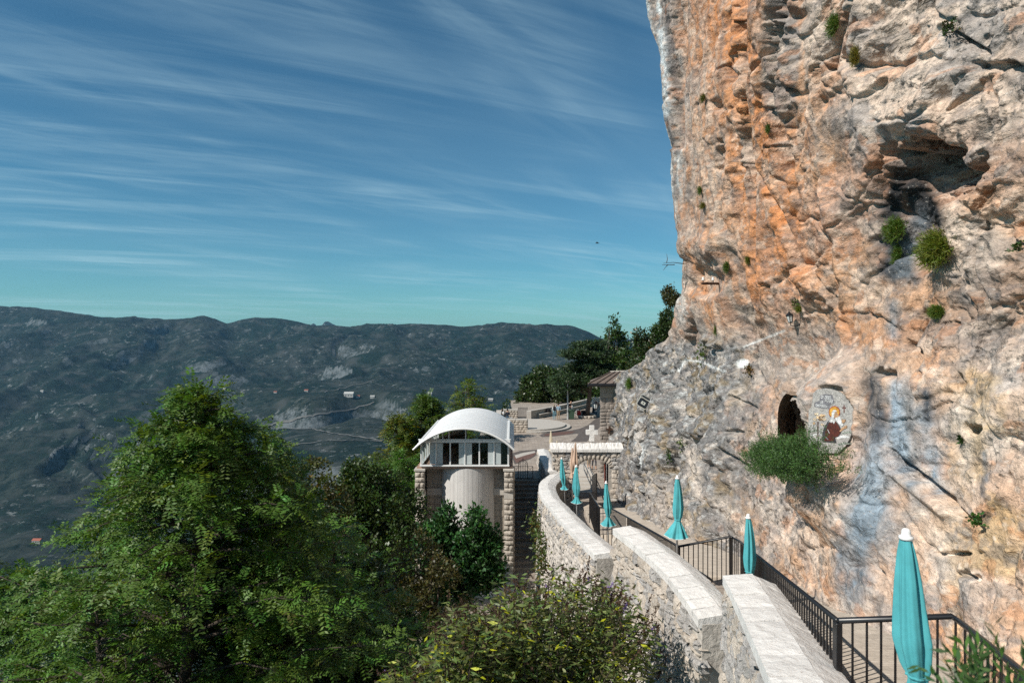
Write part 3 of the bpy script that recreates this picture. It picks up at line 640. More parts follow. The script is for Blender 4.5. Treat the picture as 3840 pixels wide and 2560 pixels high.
def courses(parent, name, variants, p0, u, n, width, height, hs, ws, depth=0.12, joint=0.012, skip=None, jit=0.15):
    """rows of stones over a flat face whose lower corner is p0"""
    u = Vector(u).normalized(); z = 0.0; c = 0
    while z < height-0.03:
        h = random.uniform(*hs); h = height-z if height-z-h < hs[0]*0.6 else h
        x = 0.0 if c % 2 == 0 else -random.uniform(0.2, 0.6)*ws[0]
        while x < width-0.02:
            w = random.uniform(*ws); x0 = max(0, x); x1 = min(width, x+w)
            if width-x1 < ws[0]*0.35: x1 = width
            if x1-x0 > 0.05 and not (skip and skip((x0+x1)/2, z+h/2, x1-x0, h)):
                p = Vector(p0)+u*((x0+x1)/2)+Vector((0, 0, z+h/2))+Vector(n)*(random.uniform(-.5, .5)*0.03*jit*8)
                lay(name, variants, parent, p, u, n, x1-x0-joint, h-joint, depth)
            x = x1 if x1 == width else x+w
        z += h; c += 1

lime = mat('pale_hewn_limestone', (0.47, 0.42, 0.36), 0.9, 0.22, 5, col2=(0.36, 0.31, 0.26), bump=0.9, bscale=14)
lime_smooth = mat('smooth_cut_limestone', (0.50, 0.46, 0.41), 0.85, 0.12, 4, bump=0.25, bscale=30)
coping_m = mat('white_coping_stone', (0.74, 0.715, 0.68), 0.88, 0.14, 3.5, col2=(0.62, 0.595, 0.565), bump=1.0, bscale=9, wear=((0.20, 0.17, 0.145), 9.0, 0.66))
rubble_a = mat('rubble_warm_stone', (0.64, 0.56, 0.475), 0.93, 0.40, 6, col2=(0.40, 0.345, 0.29), bump=1.0, bscale=11, wear=((0.55, 0.52, 0.47), 5.0, 0.56))
rubble_b = mat('rubble_grey_stone', (0.50, 0.475, 0.445), 0.93, 0.38, 6, col2=(0.30, 0.285, 0.275), bump=1.0, bscale=11, wear=((0.42, 0.27, 0.15), 4.0, 0.64))
mortar = mat('pale_lime_mortar', (0.50, 0.46, 0.41), 0.97, 0.4, 6, bump=1.0, bscale=10)
conc = mat('board_marked_concrete', (0.47, 0.45, 0.43), 0.85, 0.15, 2.5, bump=0.25, bscale=12)
white_metal = mat('white_coated_metal', (0.80, 0.79, 0.77), 0.45, 0.08, 3, spec=0.5)
frame_m = mat('white_window_frame', (0.70, 0.71, 0.70), 0.5, 0.06, 3)
frost = mat('frosted_pale_panel', (0.50, 0.55, 0.55), 0.35, 0.08, 1.5)
iron = mat('black_painted_iron', (0.012, 0.012, 0.014), 0.35, 0.3, 20, spec=0.6)
grey_steel = mat('grey_galvanised_steel', (0.16, 0.165, 0.17), 0.4, 0.2, 10, metal=0.6)
wood_dark = mat('dark_brown_wood', (0.085, 0.045, 0.028), 0.75, 0.4, 8, bump=0.3, bscale=40)
paving = mat('pale_stone_paving', (0.40, 0.345, 0.295), 0.92, 0.25, 1.2, bump=0.4, bscale=14)
pave_dark = mat('grey_cobble_band', (0.145, 0.125, 0.115), 0.92, 0.3, 3, bump=0.6, bscale=10)
pave_red = mat('red_cobble_field', (0.20, 0.115, 0.095), 0.92, 0.3, 3, bump=0.6, bscale=10)
teal = mat('teal_umbrella_cloth', (0.085, 0.37, 0.40), 0.85, 0.20, 5, spec=0.2)
beige = mat('beige_umbrella_cloth', (0.55, 0.39, 0.29), 0.85, 0.10, 3, spec=0.2)
cream = mat('cream_umbrella_cloth', (0.60, 0.52, 0.38), 0.85, 0.10, 3, spec=0.2)
white_pl = mat('white_plastic', (0.80, 0.79, 0.77), 0.4, 0.05, 3)
alu = mat('aluminium_pole', (0.55, 0.56, 0.57), 0.35, 0.1, 6, metal=0.7)
glass = bpy.data.materials.new('window_glass'); glass.use_nodes = True
def glass_nodes():
    t = glass.node_tree; n = t.nodes; l = t.links
    for q in list(n):
        if q.type != 'OUTPUT_MATERIAL': n.remove(q)
    tr = n.new('ShaderNodeBsdfTransparent'); tr.inputs[0].default_value = (0.86, 0.9, 0.9, 1); g = n.new('ShaderNodeBsdfGlossy'); g.inputs['Roughness'].default_value = 0.02
    fr = n.new('ShaderNodeFresnel'); fr.inputs[0].default_value = 1.45; m = n.new('ShaderNodeMixShader')
    no = n.new('ShaderNodeTexNoise'); no.inputs['Scale'].default_value = 2.0; ad = n.new('ShaderNodeMath'); ad.operation = 'MULTIPLY_ADD'; l.new(no.outputs['Fac'], ad.inputs[0]); ad.inputs[1].default_value = 0.05; l.new(fr.outputs[0], ad.inputs[2])
    l.new(ad.outputs[0], m.inputs[0]); l.new(tr.outputs[0], m.inputs[1]); l.new(g.outputs[0], m.inputs[2]); l.new(m.outputs[0], n['Material Output'].inputs['Surface'])
glass_nodes()
blk_ash = block_variants(8, 'stone_block', lime, 0.05, 3, 3, 0.55)
blk_flat = block_variants(5, 'ashlar_block', mat('flat_ashlar', (0.40, 0.345, 0.285), 0.9, 0.22, 5, bump=0.4, bscale=20), 0.02, 4, 2, 0.06)
blk_rub = block_variants(9, 'rubble_stone', rubble_a, 0.34, 5, 4, 0.35)+block_variants(9, 'rubble_stone', rubble_b, 0.34, 6, 4, 0.4)
blk_cop = block_variants(6, 'coping_stone', coping_m, 0.03, 8, 4, 0.10)

# ---------------------------------------------------------------- plaza and its walls
plz = [(-3.0, 44.3), (0.12, 44.32), (0.12, 44.35), (2.0, 44.35), (2.6, 39.2), (6.6, 39.2), (7.5, 44), (13, 60), (16, 99), (-0.2, 99), (0.4, 78), (-3.0, 78)]
plaza = struct('plaza_paving', MB().prism(plz, -0.55, 0.0).mesh('plaza_paving', paving))
def setts(m, scale, mort=(0.10, 0.085, 0.075), sq=0.45, fac=0.8):
    """rows of small paving stones in the material: they are too far away to be told apart"""
    t = m.node_tree; n = t.nodes; l = t.links; b = n['Principled BSDF']; src = b.inputs['Base Color'].links[0].from_socket
    c = n.new('ShaderNodeTexCoord'); br = n.new('ShaderNodeTexBrick'); br.inputs['Scale'].default_value = scale; br.inputs['Mortar Size'].default_value = 0.03; br.inputs['Brick Width'].default_value = 0.9; br.inputs['Row Height'].default_value = sq
    br.inputs['Color1'].default_value = (1, 1, 1, 1); br.inputs['Color2'].default_value = (0.66, 0.64, 0.62, 1); br.inputs['Mortar'].default_value = (0.45, 0.42, 0.4, 1)
    l.new(c.outputs['Object'], br.inputs['Vector'])
    mx = n.new('ShaderNodeMix'); mx.data_type = 'RGBA'; mx.blend_type = 'MULTIPLY'; mx.inputs['Factor'].default_value = fac; l.new(src, mx.inputs['A']); l.new(br.outputs['Color'], mx.inputs['B']); l.new(mx.outputs['Result'], b.inputs['Base Color'])
setts(paving, 1.6); setts(pave_dark, 5.0, sq=0.6); setts(pave_red, 5.0, sq=0.6)
def ground_poly(name, pts, z, m):
    P = [atz(x, y, z) for x, y in pts]; me = bpy.data.meshes.new(name); me.from_pydata([(p.x, p.y, z) for p in P], [], [tuple(range(len(P)))]); me.update(); me.materials.append(m)
    if me.polygons[0].normal.z < 0: me.flip_normals()
    return struct(name, me)
ground_poly('paved_band', [(2248, 1560), (2230, 1572), (2205, 1593), (2175, 1606), (2140, 1613), (2080, 1617), (2040, 1623), (2022, 1632), (2030, 1637), (2070, 1637), (2120, 1630), (2170, 1625), (2160, 1640), (2140, 1655), (2200, 1655), (2225, 1630), (2246, 1605), (2262, 1580), (2275, 1562)], 0.004, pave_dark)
ground_poly('paved_field', [(2045, 1627), (2090, 1619), (2140, 1616), (2160, 1617), (2140, 1625), (2100, 1631), (2060, 1634), (2040, 1633)], 0.008, pave_red)
ground_poly('paved_field', [(1915, 1700), (1950, 1690), (2000, 1685), (2036, 1684), (2020, 1700), (1990, 1720), (1930, 1740)], 0.004, pave_dark)
ground_poly('paved_field', [(1925, 1712), (1960, 1700), (2005, 1694), (2010, 1700), (1990, 1716), (1935, 1735)], 0.008, pave_red)
ground_poly('paved_band', [(1930, 1706), (1960, 1697), (2005, 1690), (2008, 1696), (1970, 1706), (1935, 1718)], 0.012, lime_smooth)
# half-round dais with two steps
for k, (r, z0, z1) in enumerate(((4.35, 0.0, 0.15), (3.85, 0.15, 0.30))):
    cx_, cy_ = 1.62, 69.8
    poly = [(cx_+r*math.cos(t)*1.0, cy_+r*math.sin(t)*1.15) for t in np.linspace(-math.pi*0.52, math.pi*0.40, 26)]+[(cx_, cy_+r*1.1)]
    struct('round_step', MB().prism(poly, z0+0.002, z1).mesh('round_step', lime_smooth))

def block_wall(name, label, a, b, h, th, coping=True, hs=(0.2, 0.26), ws=(0.28, 0.5), z0=0.0, face=-1):
    """straight low wall of hewn blocks from a to b (x, y), blocks on the side turned to the camera"""
    a = Vector((a[0], a[1], z0)); b = Vector((b[0], b[1], z0)); u = (b-a).normalized(); n = Vector((u.y, -u.x, 0)); ln = (b-a).length
    t = thing(name, label, 'wall', (a+b)/2)
    M = Matrix.Translation((a+b)/2+Vector((0, 0, h/2-0.1))) @ Matrix.Rotation(math.atan2(u.y, u.x), 4, 'Z')
    obj('core', MB().box((0, 0, 0), (ln, th, h+0.2)).mesh('core', mortar), t, M)
    courses(t, 'stone_block', blk_ash, a+n*(th/2+0.02), u, n, ln, h, hs, ws, 0.14)
    if coping:
        k = max(2, int(ln/0.9)); w = ln/k
        for i in range(k): 
            p = a+u*(w*(i+.5)); o = obj('coping_stone', MB().box((0, 0, 0), (w-0.012, th+0.22, 0.13), bev=0.02).mesh('coping_stone', lime_smooth), t, Matrix.Translation((p.x, p.y, z0+h+0.067)) @ Matrix.Rotation(math.atan2(u.y, u.x), 4, 'Z'))
    return t
block_wall('stone_wall', 'low hewn stone wall with flat coping behind the seated couple', (-1.1, 77.0), (0.66, 77.0), 0.9, 0.35)
block_wall('stone_wall', 'stepped hewn stone wall end beside the half round steps', (-0.75, 66.0), (1.52, 65.8), 1.15, 0.4)
block_wall('stone_wall', 'side parapet running back from the white vaulted roof', (-1.45, 76.6), (-1.45, 56.5), 0.85, 0.35)
# iron fence between wall and bench
t = thing('iron_fence', 'dark iron fence between hewn wall and curved bench', 'fence', (1.2, 77.1, 0))
for i in range(9): obj('bar', MB().tube([(0.72+i*0.125, 77.1, 0), (0.72+i*0.125, 77.1, 1.25)], 0.022, 5).mesh('bar', iron), t)
for z in (0.15, 1.1): obj('rail', MB().box((1.22, 77.1, z), (1.1, 0.04, 0.05)).mesh('rail', iron), t)
# curved seat wall
t = thing('bench_wall', 'long curved pale stone seat wall along the plaza edge', 'bench', (6.4, 84.5, 0))
bp = []
for k in np.linspace(0, 1, 13): bp.append(Vector((1.95+9.1*k, 76.2+16.5*k-0.9*math.sin(k*math.pi), 0)))
smooth_wall = mat('plastered_pale_wall', (0.52, 0.485, 0.43), 0.85, 0.12, 1.5, bump=0.2, bscale=20)
for i in range(12):
    a, b = bp[i], bp[i+1]; u = (b-a).normalized(); n = Vector((u.y, -u.x, 0)); c = (a+b)/2; R_ = Matrix.Rotation(math.atan2(u.y, u.x), 4, 'Z'); ln = (b-a).length+0.02
    obj('back_panel', MB().box((0, 0, 0.42), (ln, 0.30, 0.86)).mesh('back_panel', smooth_wall), t, Matrix.Translation(c) @ R_)
    obj('coping_stone', MB().box((0, 0, 0.90), (ln-0.012, 0.42, 0.10), bev=0.02).mesh('coping_stone', lime_smooth), t, Matrix.Translation(c) @ R_)
    if i > 0:
        obj('seat_slab', MB().box((0, 0, 0.43), (ln-0.012, 0.46, 0.08), bev=0.015).mesh('seat_slab', lime_smooth), t, Matrix.Translation(c+n*0.39) @ R_)
        obj('seat_base', MB().box((0, 0, 0.19), (ln, 0.26, 0.39)).mesh('seat_base', smooth_wall), t, Matrix.Translation(c+n*0.29) @ R_)
obj('end_block', MB().box((bp[0].x-0.05, bp[0].y, 0.47), (0.5, 0.5, 0.94), bev=0.02).mesh('end_block', lime_smooth), t)

# ---------------------------------------------------------------- tower with the vaulted glass chapel on top
D0 = 35.0  # whole tower scaled about the camera to this depth, results written as plain figures
def X0(px): return (px-CX)/FPX*D0
def Z0(py): return H-(py-HY)/FPX*D0
tw = thing('chapel_tower', 'stone tower with curved concrete front carrying a glazed chapel under a white vault', 'tower', (-2.42, 39, -3.4))
zt = Z0(1757)
obj('side_wall', MB().box((-4.77, 39.7, (zt-8)/2), (0.35, 8.8, zt+8)).mesh('side_wall', mortar), tw)
obj('side_wall', MB().box((-0.135, 39.7, (zt-8)/2), (0.35, 8.8, zt+8)).mesh('side_wall', mortar), tw)
for xa, xb in ((-4.97, -4.48), (-0.41, 0.065)):
    pz = -6.5 if xa < -3 else -3.6
    obj('pillar', MB().box(((xa+xb)/2, 35.32, (pz+zt)/2-0.08), (xb-xa-0.10, 0.6, zt-pz-0.16)).mesh('pillar', mortar), tw)
    zb = Z0(1870); zbt = Z0(1845)
    courses(tw, 'stone_block', blk_ash, (xa, 34.98, pz), (1, 0, 0), (0, -1, 0), xb-xa, zb-pz, (0.22, 0.30), (0.42, 0.52), 0.17)
    obj('smooth_band', MB().box(((xa+xb)/2, 35.25, (zb+zbt)/2), (xb-xa, 0.60, zbt-zb-0.01), bev=0.01).mesh('smooth_band', lime_smooth), tw)
    courses(tw, 'stone_block', blk_ash, (xa, 34.98, zbt), (1, 0, 0), (0, -1, 0), xb-xa, zt-0.16-zbt, (0.22, 0.30), (0.42, 0.52), 0.17)
    obj('pillar_cap', MB().box(((xa+xb)/2, 35.25, zt-0.06), (xb-xa+0.08, 0.72, 0.12), bev=0.015).mesh('pillar_cap', lime_smooth), tw)
    if xa > -3: 
        courses(tw, 'stone_block', blk_ash, (0.055, 35.55, pz), (0, 1, 0), (1, 0, 0), 1.3, zt-0.2-pz, (0.22, 0.30), (0.34, 0.5), 0.10)
for xa, xb in ((-4.48, -3.68), (-1.03, -0.41)):
    obj('recess_wall', MB().box(((xa+xb)/2, 36.12, (zt-8)/2), (xb-xa, 0.3, zt+8)).mesh('recess_wall', mortar), tw)
    courses(tw, 'ashlar_block', blk_flat, (xa, 35.98, -3.6), (1, 0, 0), (0, -1, 0), xb-xa, zt+3.6, (0.30, 0.37), (0.35, 0.58), 0.085, 0.014)
    obj('smooth_band', MB().box(((xa+xb)/2, 35.92, (Z0(1870)+Z0(1845))/2), (xb-xa-0.02, 0.12, 0.36), bev=0.01).mesh('smooth_band', lime_smooth), tw)
# curved concrete front, board marked: narrow vertical boards
bw = MB(); nb_ = 34; C0 = Vector((-2.32, 36.58, 0)); R0 = 1.52
ang = np.linspace(math.radians(205), math.radians(335), nb_+1)
conc_v = [mat('board_marked_concrete_%s' % w, c, 0.85, 0.10, 2.5, bump=0.25, bscale=12) for w, c in (('pale', (0.62, 0.60, 0.575)), ('plain', (0.60, 0.58, 0.555)), ('grey', (0.57, 0.55, 0.53)))]
obj('concrete_core', MB().prism([(C0.x+(R0-0.03)*math.cos(a), C0.y+(R0-0.03)*math.sin(a)) for a in ang]+[(-0.92, 37.1), (-3.75, 37.1)], -3.6, zt-0.02).mesh('concrete_core', conc_v[1]), tw)
for i in range(nb_):
    r = R0+random.uniform(-0.004, 0.004); a, b = ang[i], ang[i+1]-0.003
    q = [(C0.x+r*math.cos(a), C0.y+r*math.sin(a)), (C0.x+r*math.cos(b), C0.y+r*math.sin(b)), (C0.x+(r-.06)*math.cos(b), C0.y+(r-.06)*math.sin(b)), (C0.x+(r-.06)*math.cos(a), C0.y+(r-.06)*math.sin(a))]
    obj('concrete_board', MB().prism(q, -3.6, zt-0.01).mesh('concrete_board', random.choice(conc_v)), tw)
obj('plinth', MB().box((-1.4, 34.3, -4.35), (3.4, 2.2, 1.9)).mesh('plinth', lime_smooth), tw)
obj('floor_slab', MB().box((-2.44, 39.7, zt+0.03), (4.92, 9.2, 0.10)).mesh('floor_slab', mat('red_brown_floor', (0.36, 0.23, 0.17), 0.7, 0.2, 3)), tw)
# glazing
zs0, zs1 = Z0(1755)+0.10, Z0(1654)
posts = [X0(p) for p in (1579, 1634, 1688, 1743, 1797.5, 1852.6, 1906)]
yF, yB = 35.05, 43.3
gf = lambda nm, c, d: obj(nm, MB().box(c, d, bev=0.008).mesh(nm, frame_m), tw)
for p in posts: gf('window_post', (p, yF, (zs0+zs1)/2), (0.072, 0.085, zs1-zs0))
gf('window_rail', (-2.43, yF-0.012, zs0+0.03), (4.6, 0.12, 0.085)); gf('window_rail', (-2.43, yF-0.012, zs1), (4.68, 0.13, 0.14)); gf('window_rail', (-2.43, yF-0.03, zs1+0.095), (4.75, 0.085, 0.04))
halfp = [1, 0, 1, 0, 1, 0]
for i in range(6):
    a, b = posts[i]+0.038, posts[i+1]-0.038; m_ = (a+b)/2+(0.065 if halfp[i] else -0.015)
    fa, fb = (m_, b) if halfp[i] else (a, m_); ga, gb = (a, m_) if halfp[i] else (m_, b)
    obj('frosted_panel', MB().box(((fa+fb)/2, yF+0.02, (zs0+zs1)/2), (fb-fa, 0.02, zs1-zs0-0.2)).mesh('frosted_panel', frost), tw)
    obj('glass_pane', MB().box(((ga+gb)/2, yF+0.02, (zs0+zs1)/2), (gb-ga-0.01, 0.01, zs1-zs0-0.2)).mesh('glass_pane', glass), tw)
for xs in (-4.66, -0.19):
    for k in range(8): gf('window_post', (xs, yF+0.75+k*1.04, (zs0+zs1)/2), (0.09, 0.08, zs1-zs0))
    gf('window_rail', (xs, (yF+yB)/2, zs1), (0.12, yB-yF, 0.15)); gf('window_rail', (xs, (yF+yB)/2, zs0+0.03), (0.12, yB-yF, 0.10))
    if xs > -3: obj('side_panel', MB().box((xs+0.06, 38.75, (zs0+zs1)/2), (0.04, 7.2, zs1-zs0-.2)).mesh('side_panel', conc_v[2]), tw)
# vault
xe0, xe1 = X0(1547)+0.10, X0(1936)-0.10; zeave = Z0(1679)+0.04; rise = 1.06; xm = (xe0+xe1)/2; hw = (xe1-xe0)/2
RR = (hw*hw+rise*rise)/(2*rise); a1 = math.asin(hw/RR)
def arc(n=25, dr=0.0): return [(xm+(RR+dr)*math.sin(a), zeave+rise-RR+(RR+dr)*math.cos(a)) for a in np.linspace(-a1, a1, n)]
nband = 11; yv0, yv1 = 34.3, 44.1
for i in range(nband):
    ya = yv0+(yv1-yv0)*i/nband; yb_ = ya+(yv1-yv0)/nband; up = arc(33, 0.0+0.002*(i % 2)); dn = arc(33, -0.07); V = []; F = []
    for (x, z) in up: V += [(x, ya+0.002, z), (x, yb_-0.002, z)]
    for (x, z) in dn: V += [(x, ya+0.002, z), (x, yb_-0.002, z)]
    k = 33*2
    for j in range(32): F += [(2*j, 2*j+2, 2*j+3, 2*j+1), (k+2*j, k+2*j+1, k+2*j+3, k+2*j+2), (2*j, k+2*j, k+2*j+2, 2*j+2), (2*j+1, 2*j+3, k+2*j+3, k+2*j+1)]
    F += [(0, 1, k+1, k), (64, k+64, k+65, 65)]
    b = MB(); b.add(V, F); obj('roof_panel', b.mesh('roof_panel', white_metal), tw)
    if i: 
        s_ = [(x, ya, z+0.004) for x, z in arc(33, 0.0)]; obj('roof_seam', MB().tube(s_, 0.005, 4).mesh('roof_seam', white_metal), tw)
obj('roof_edge', MB().tube([(x, yv0, z) for x, z in arc(33, -0.03)], 0.055, 6).mesh('roof_edge', white_metal), tw)
def arc_z(x): return zeave+rise-RR+math.sqrt(max(0, RR*RR-(x-xm)**2))-0.07
for px in (1614, 1638, 1660, 1683, 1746, 1862, 1888):
    x = X0(px); gf('arch_post', (x, yF, (zs1+arc_z(x))/2), (0.05, 0.06, max(0.05, arc_z(x)-zs1)))
gp = [(x, z) for x, z in arc(25, -0.08) if z > zs1+0.1]; b = MB(); b.add([(x, yF+0.02, z) for x, z in gp]+[(gp[-1][0], yF+0.02, zs1+.09), (gp[0][0], yF+0.02, zs1+.09)], [tuple(range(len(gp)+2))]); obj('glass_pane', b.mesh('glass_pane', glass), tw)
for y in (37.5, 40, 42.5): obj('roof_rib', MB().tube([(x, y, z) for x, z in arc(21, -0.12)], 0.05, 6).mesh('roof_rib', frame_m), tw)
# inside: a stone stair wall, a long bench, a candle stand
t = thing('wooden_bench', 'red brown wooden bench inside the glazed chapel', 'bench', (-3.35, 38.8, zt+.1))
wd = mat('varnished_red_wood', (0.20, 0.07, 0.03), 0.5, 0.3, 6)
bM = Matrix.Rotation(math.radians(62), 4, 'Z')
for c, d in (((0, 0, .42), (3.2, .42, .06)), ((0, .24, .75), (3.2, .06, .5))): obj('board', MB().box(c, d, bev=.01).mesh('board', wd), t, Matrix.Translation((-3.35, 38.8, zt+.1)) @ bM)
for k in (-1.4, 0, 1.4): obj('leg', MB().box((k, 0, .2), (.08, .4, .4)).mesh('leg', wd), t, Matrix.Translation((-3.35, 38.8, zt+.1)) @ bM)
for lab, x, y, r in (('sloping pale parapet inside the glazed chapel, by the bench', -3.8, 40.2, 62), ('sloping pale parapet inside the glazed chapel, by the side door', -1.3, 40.4, 58)):
    t = thing('parapet', lab, 'wall', (x, y, zt+.1)); Mx = Matrix.Translation((x, y, zt+.1)) @ Matrix.Rotation(math.radians(r), 4, 'Z')
    obj('wall_body', MB().add([(-1.95, -.15, 0), (1.95, -.15, 0), (1.95, .15, 0), (-1.95, .15, 0), (-1.95, -.15, 0.5), (1.95, -.15, 1.0), (1.95, .15, 1.0), (-1.95, .15, 0.5)], [(3, 2, 1, 0), (4, 5, 6, 7), (0, 1, 5, 4), (1, 2, 6, 5), (2, 3, 7, 6), (3, 0, 4, 7)]).mesh('wall_body', lime_smooth), t, Mx)
    obj('coping', MB().add([(-1.95, -.25, 0.51), (1.95, -.25, 1.01), (1.95, .25, 1.01), (-1.95, .25, 0.51), (-1.95, -.25, 0.60), (1.95, -.25, 1.10), (1.95, .25, 1.10), (-1.95, .25, 0.60)], [(3, 2, 1, 0), (4, 5, 6, 7), (0, 1, 5, 4), (1, 2, 6, 5), (2, 3, 7, 6), (3, 0, 4, 7)]).mesh('coping', lime_smooth), t, Mx)
t = thing('candle_stand', 'dark iron candle stand behind the chapel glass', 'candle stand', (-1.55, 37.2, zt+.1))
obj('stem', MB().tube([(-1.55, 37.2, zt+.1), (-1.55, 37.2, zt+1.2)], .03, 8).mesh('stem', iron), t); obj('tray', MB().lathe([(.05, 0), (.3, .04), (.3, .1), (.28, .1)], 16, (-1.55, 37.2, zt+1.2)).mesh('tray', iron), t); obj('foot', MB().lathe([(.25, 0), (.2, .05), (.04, .08)], 16, (-1.55, 37.2, zt+.1)).mesh('foot', iron), t)

# ---------------------------------------------------------------- stair beside the tower and its iron gate
for i in range(20): struct('stair_step', MB().box((0.9, 44.0-i*0.46, -0.09-i*0.172-0.5), (1.62, 0.49, 1.14)).mesh('stair_step', MATS['pale_stone_paving']))
struct('landing', MB().prism([(-1.6, 35.3), (1.7, 35.3), (1.7, 27), (-3, 27), (-3.4, 33.2), (-1.6, 33.2)], -4.4, -3.5).mesh('landing', paving))
def gpt(px, py, d=44.3): return at(px, py, d)
t = thing('iron_gate', 'arched black wrought iron gate at the head of the shaded stair', 'gate', gpt(1963, 1795))
gb = lambda nm, P, r=0.014: obj(nm, MB().tube(P, r, 6).mesh(nm, iron), t)
for x in (1928, 1944, 1978, 1998): gb('upright', [gpt(x, 1794), gpt(x, 1747)], 0.022)
for y in (1748, 1792): gb('rail', [gpt(1927, y), gpt(1999, y)], 0.02)
gb('arch', [gpt(1944, 1747)]+[gpt(1961-17*math.cos(a), 1741-17*math.sin(a)) for a in np.linspace(0, math.pi, 14)]+[gpt(1978, 1747)], 0.02)
gb('inner_arch', [gpt(1961-14*math.cos(a), 1743-13*math.sin(a)) for a in np.linspace(0, math.pi, 14)], 0.012)
gb('stem', [gpt(1961, 1792), gpt(1961, 1716)], 0.014); gb('cross_arm', [gpt(1957, 1720), gpt(1965, 1720)], 0.014)
for x in (1952, 1970): gb('bar', [gpt(x, 1792), gpt(x, 1735)])
for xa, xb in ((1928, 1944), (1978, 1998)):
    for k in range(2):
        y0 = 1748+k*22; gb('lattice', [gpt(xa, y0), gpt(xb, y0+22)], 0.009); gb('lattice', [gpt(xb, y0), gpt(xa, y0+22)], 0.009)
for cx_ in (1956.5, 1965.5):
    for cy_ in (1742, 1758, 1768, 1782):
        s_ = 1 if cx_ > 1961 else -1
        gb('scroll', [gpt(cx_+s_*(0.3*k-3)*math.cos(k*0.7)*0.8, cy_+(0.3*k-3.4)*math.sin(k*0.7)*0.9) for k in range(9)], 0.008)

# ---------------------------------------------------------------- the winding retaining wall
def spline(P, n):
    P = [Vector(p) for p in P]; P = [P[0]*2-P[1]]+P+[P[-1]*2-P[-2]]; out = []
    k = len(P)-3
    for i in range(n):
        t_ = i/(n-1)*k; j = min(int(t_), k-1); f = t_-j; a, b, c, d = P[j:j+4]
        out.append(0.5*((2*b)+(c-a)*f+(2*a-5*b+4*c-d)*f*f+(3*b-a-3*c+d)*f**3))
    return out
WALLS = []
def retaining_wall(name, label, ctrl, zbot, n_stone, wid=(0.46, 0.36), stones=True, endcap=False, seglen=0.62):
    """ctrl: centre of the coping's outer slabs, far to near; the wall body hangs below it; rubble on the outer (left) face"""
    ln = sum((Vector(ctrl[i+1])-Vector(ctrl[i])).length for i in range(len(ctrl)-1)); n = max(4, int(ln/seglen)); P = spline(ctrl, n+1)
    t = thing(name, label, 'wall', P[n//2]-Vector((0, 0, 3)))
    def off(i):
        d = P[min(i+1, n)]-P[max(i-1, 0)]; d.z = 0; d.normalize(); return Vector((d.y, -d.x, 0))     # to the right of the far-to-near direction is the outer side (-x)
    outer, inner = wid; LO, RI, MI = [], [], []
    for i in range(n+1):
        s_ = off(i); 
        if s_.x > 0: s_ = -s_
        LO.append(P[i]+s_*outer/2); MI.append(P[i]-s_*outer/2); RI.append(P[i]-s_*(outer/2+inner))
    # body
    V = []; F = []; hh = 9
    for i in range(n+1):
        s_ = (LO[i]-MI[i]).normalized()
        a = LO[i]-s_*0.07; b = RI[i]+s_*0.08
        V += [(a.x, a.y, P[i].z-0.10), (a.x+s_.x*0.25, a.y+s_.y*0.25, zbot), (b.x, b.y, zbot), (b.x, b.y, P[i].z-0.1)]
    for i in range(n):
        o = 4*i; F += [(o, o+1, o+5, o+4), (o+2, o+3, o+7, o+6), (o+3, o, o+4, o+7)]
    F += [(3, 2, 1, 0), (4*n, 4*n+1, 4*n+2, 4*n+3)]
    b = MB(); b.add(V, F); obj('wall_core', b.mesh('wall_core', mortar), t)
    # coping: outer slabs and a rougher inner row
    th = 0.16; up = Vector((0, 0, 1))
    for i in range(n):
        for nm, A0, A1, B0, B1, ra, rb in (('coping_slab', LO[i], LO[i+1], MI[i], MI[i+1], 0.0, 0.055), ('coping_back', MI[i], MI[i+1], RI[i], RI[i+1], 0.05, -0.09)):
            d0 = (A1-A0).normalized()*(0.009 if nm == 'coping_slab' else 0.004)
            q = [A0+d0, A1-d0, B1-d0, B0+d0]; hs_ = [ra, ra, rb, rb]; VV = []; j = random.uniform(-.006, .006); k = 5
            for a_ in range(k+1):
                for b_ in range(k+1):
                    u_, w_ = a_/k, b_/k; p = (q[0]*(1-u_)+q[1]*u_)*(1-w_)+(q[3]*(1-u_)+q[2]*u_)*w_; z = hs_[0]*(1-w_)+hs_[2]*w_
                    e = (a_ in (0, k)) or (b_ in (0, k)); VV.append(p+up*(z+0.004+j+(random.uniform(-.005, .006) if not e else random.uniform(-.014, -.006))))
            FF = [(a_*(k+1)+b_, (a_+1)*(k+1)+b_, (a_+1)*(k+1)+b_+1, a_*(k+1)+b_+1) for a_ in range(k) for b_ in range(k)]
            ring = [a_*(k+1) for a_ in range(k+1)]+[k*(k+1)+b_ for b_ in range(1, k+1)]+[a_*(k+1)+k for a_ in range(k-1, -1, -1)]+[b_ for b_ in range(k-1, 0, -1)]
            o = len(VV); VV += [Vector(VV[r]) - up*(VV[r].z-(q[0].z if r < 0 else P[i].z*(1-((r//(k+1))/k))+P[i+1].z*((r//(k+1))/k))+th) for r in ring]
            FF += [(ring[(r+1) % len(ring)], ring[r], o+r, o+(r+1) % len(ring)) for r in range(len(ring))]+[tuple(range(o, o+len(ring)))]
            b = MB(); b.add(VV, FF); obj(nm, b.mesh(nm, coping_m), t)
    WALLS.append((t, P, LO, zbot, n_stone, n))
    return t
retaining_wall('parapet_wall', 'sloping stone parapet running back from the arch towards the plaza', [(2.05, 49.5, 1.05), (2.10, 45, 1.22), (2.12, 41, 1.45), (2.10, 37.9, 1.70)], -6.0, 60)
retaining_wall('parapet_wall', 'curved rubble wall with white coping, lowest step near the arch', [at(2078, 1778, 36.9), at(2040, 1812, 33.6), at(2048, 1858, 30.0), at(2078, 1893, 27.2), at(2128, 1950, 23.6), at(2190, 2010, 20.3), at(2262, 2078, 17.6)], -6.5, 220)
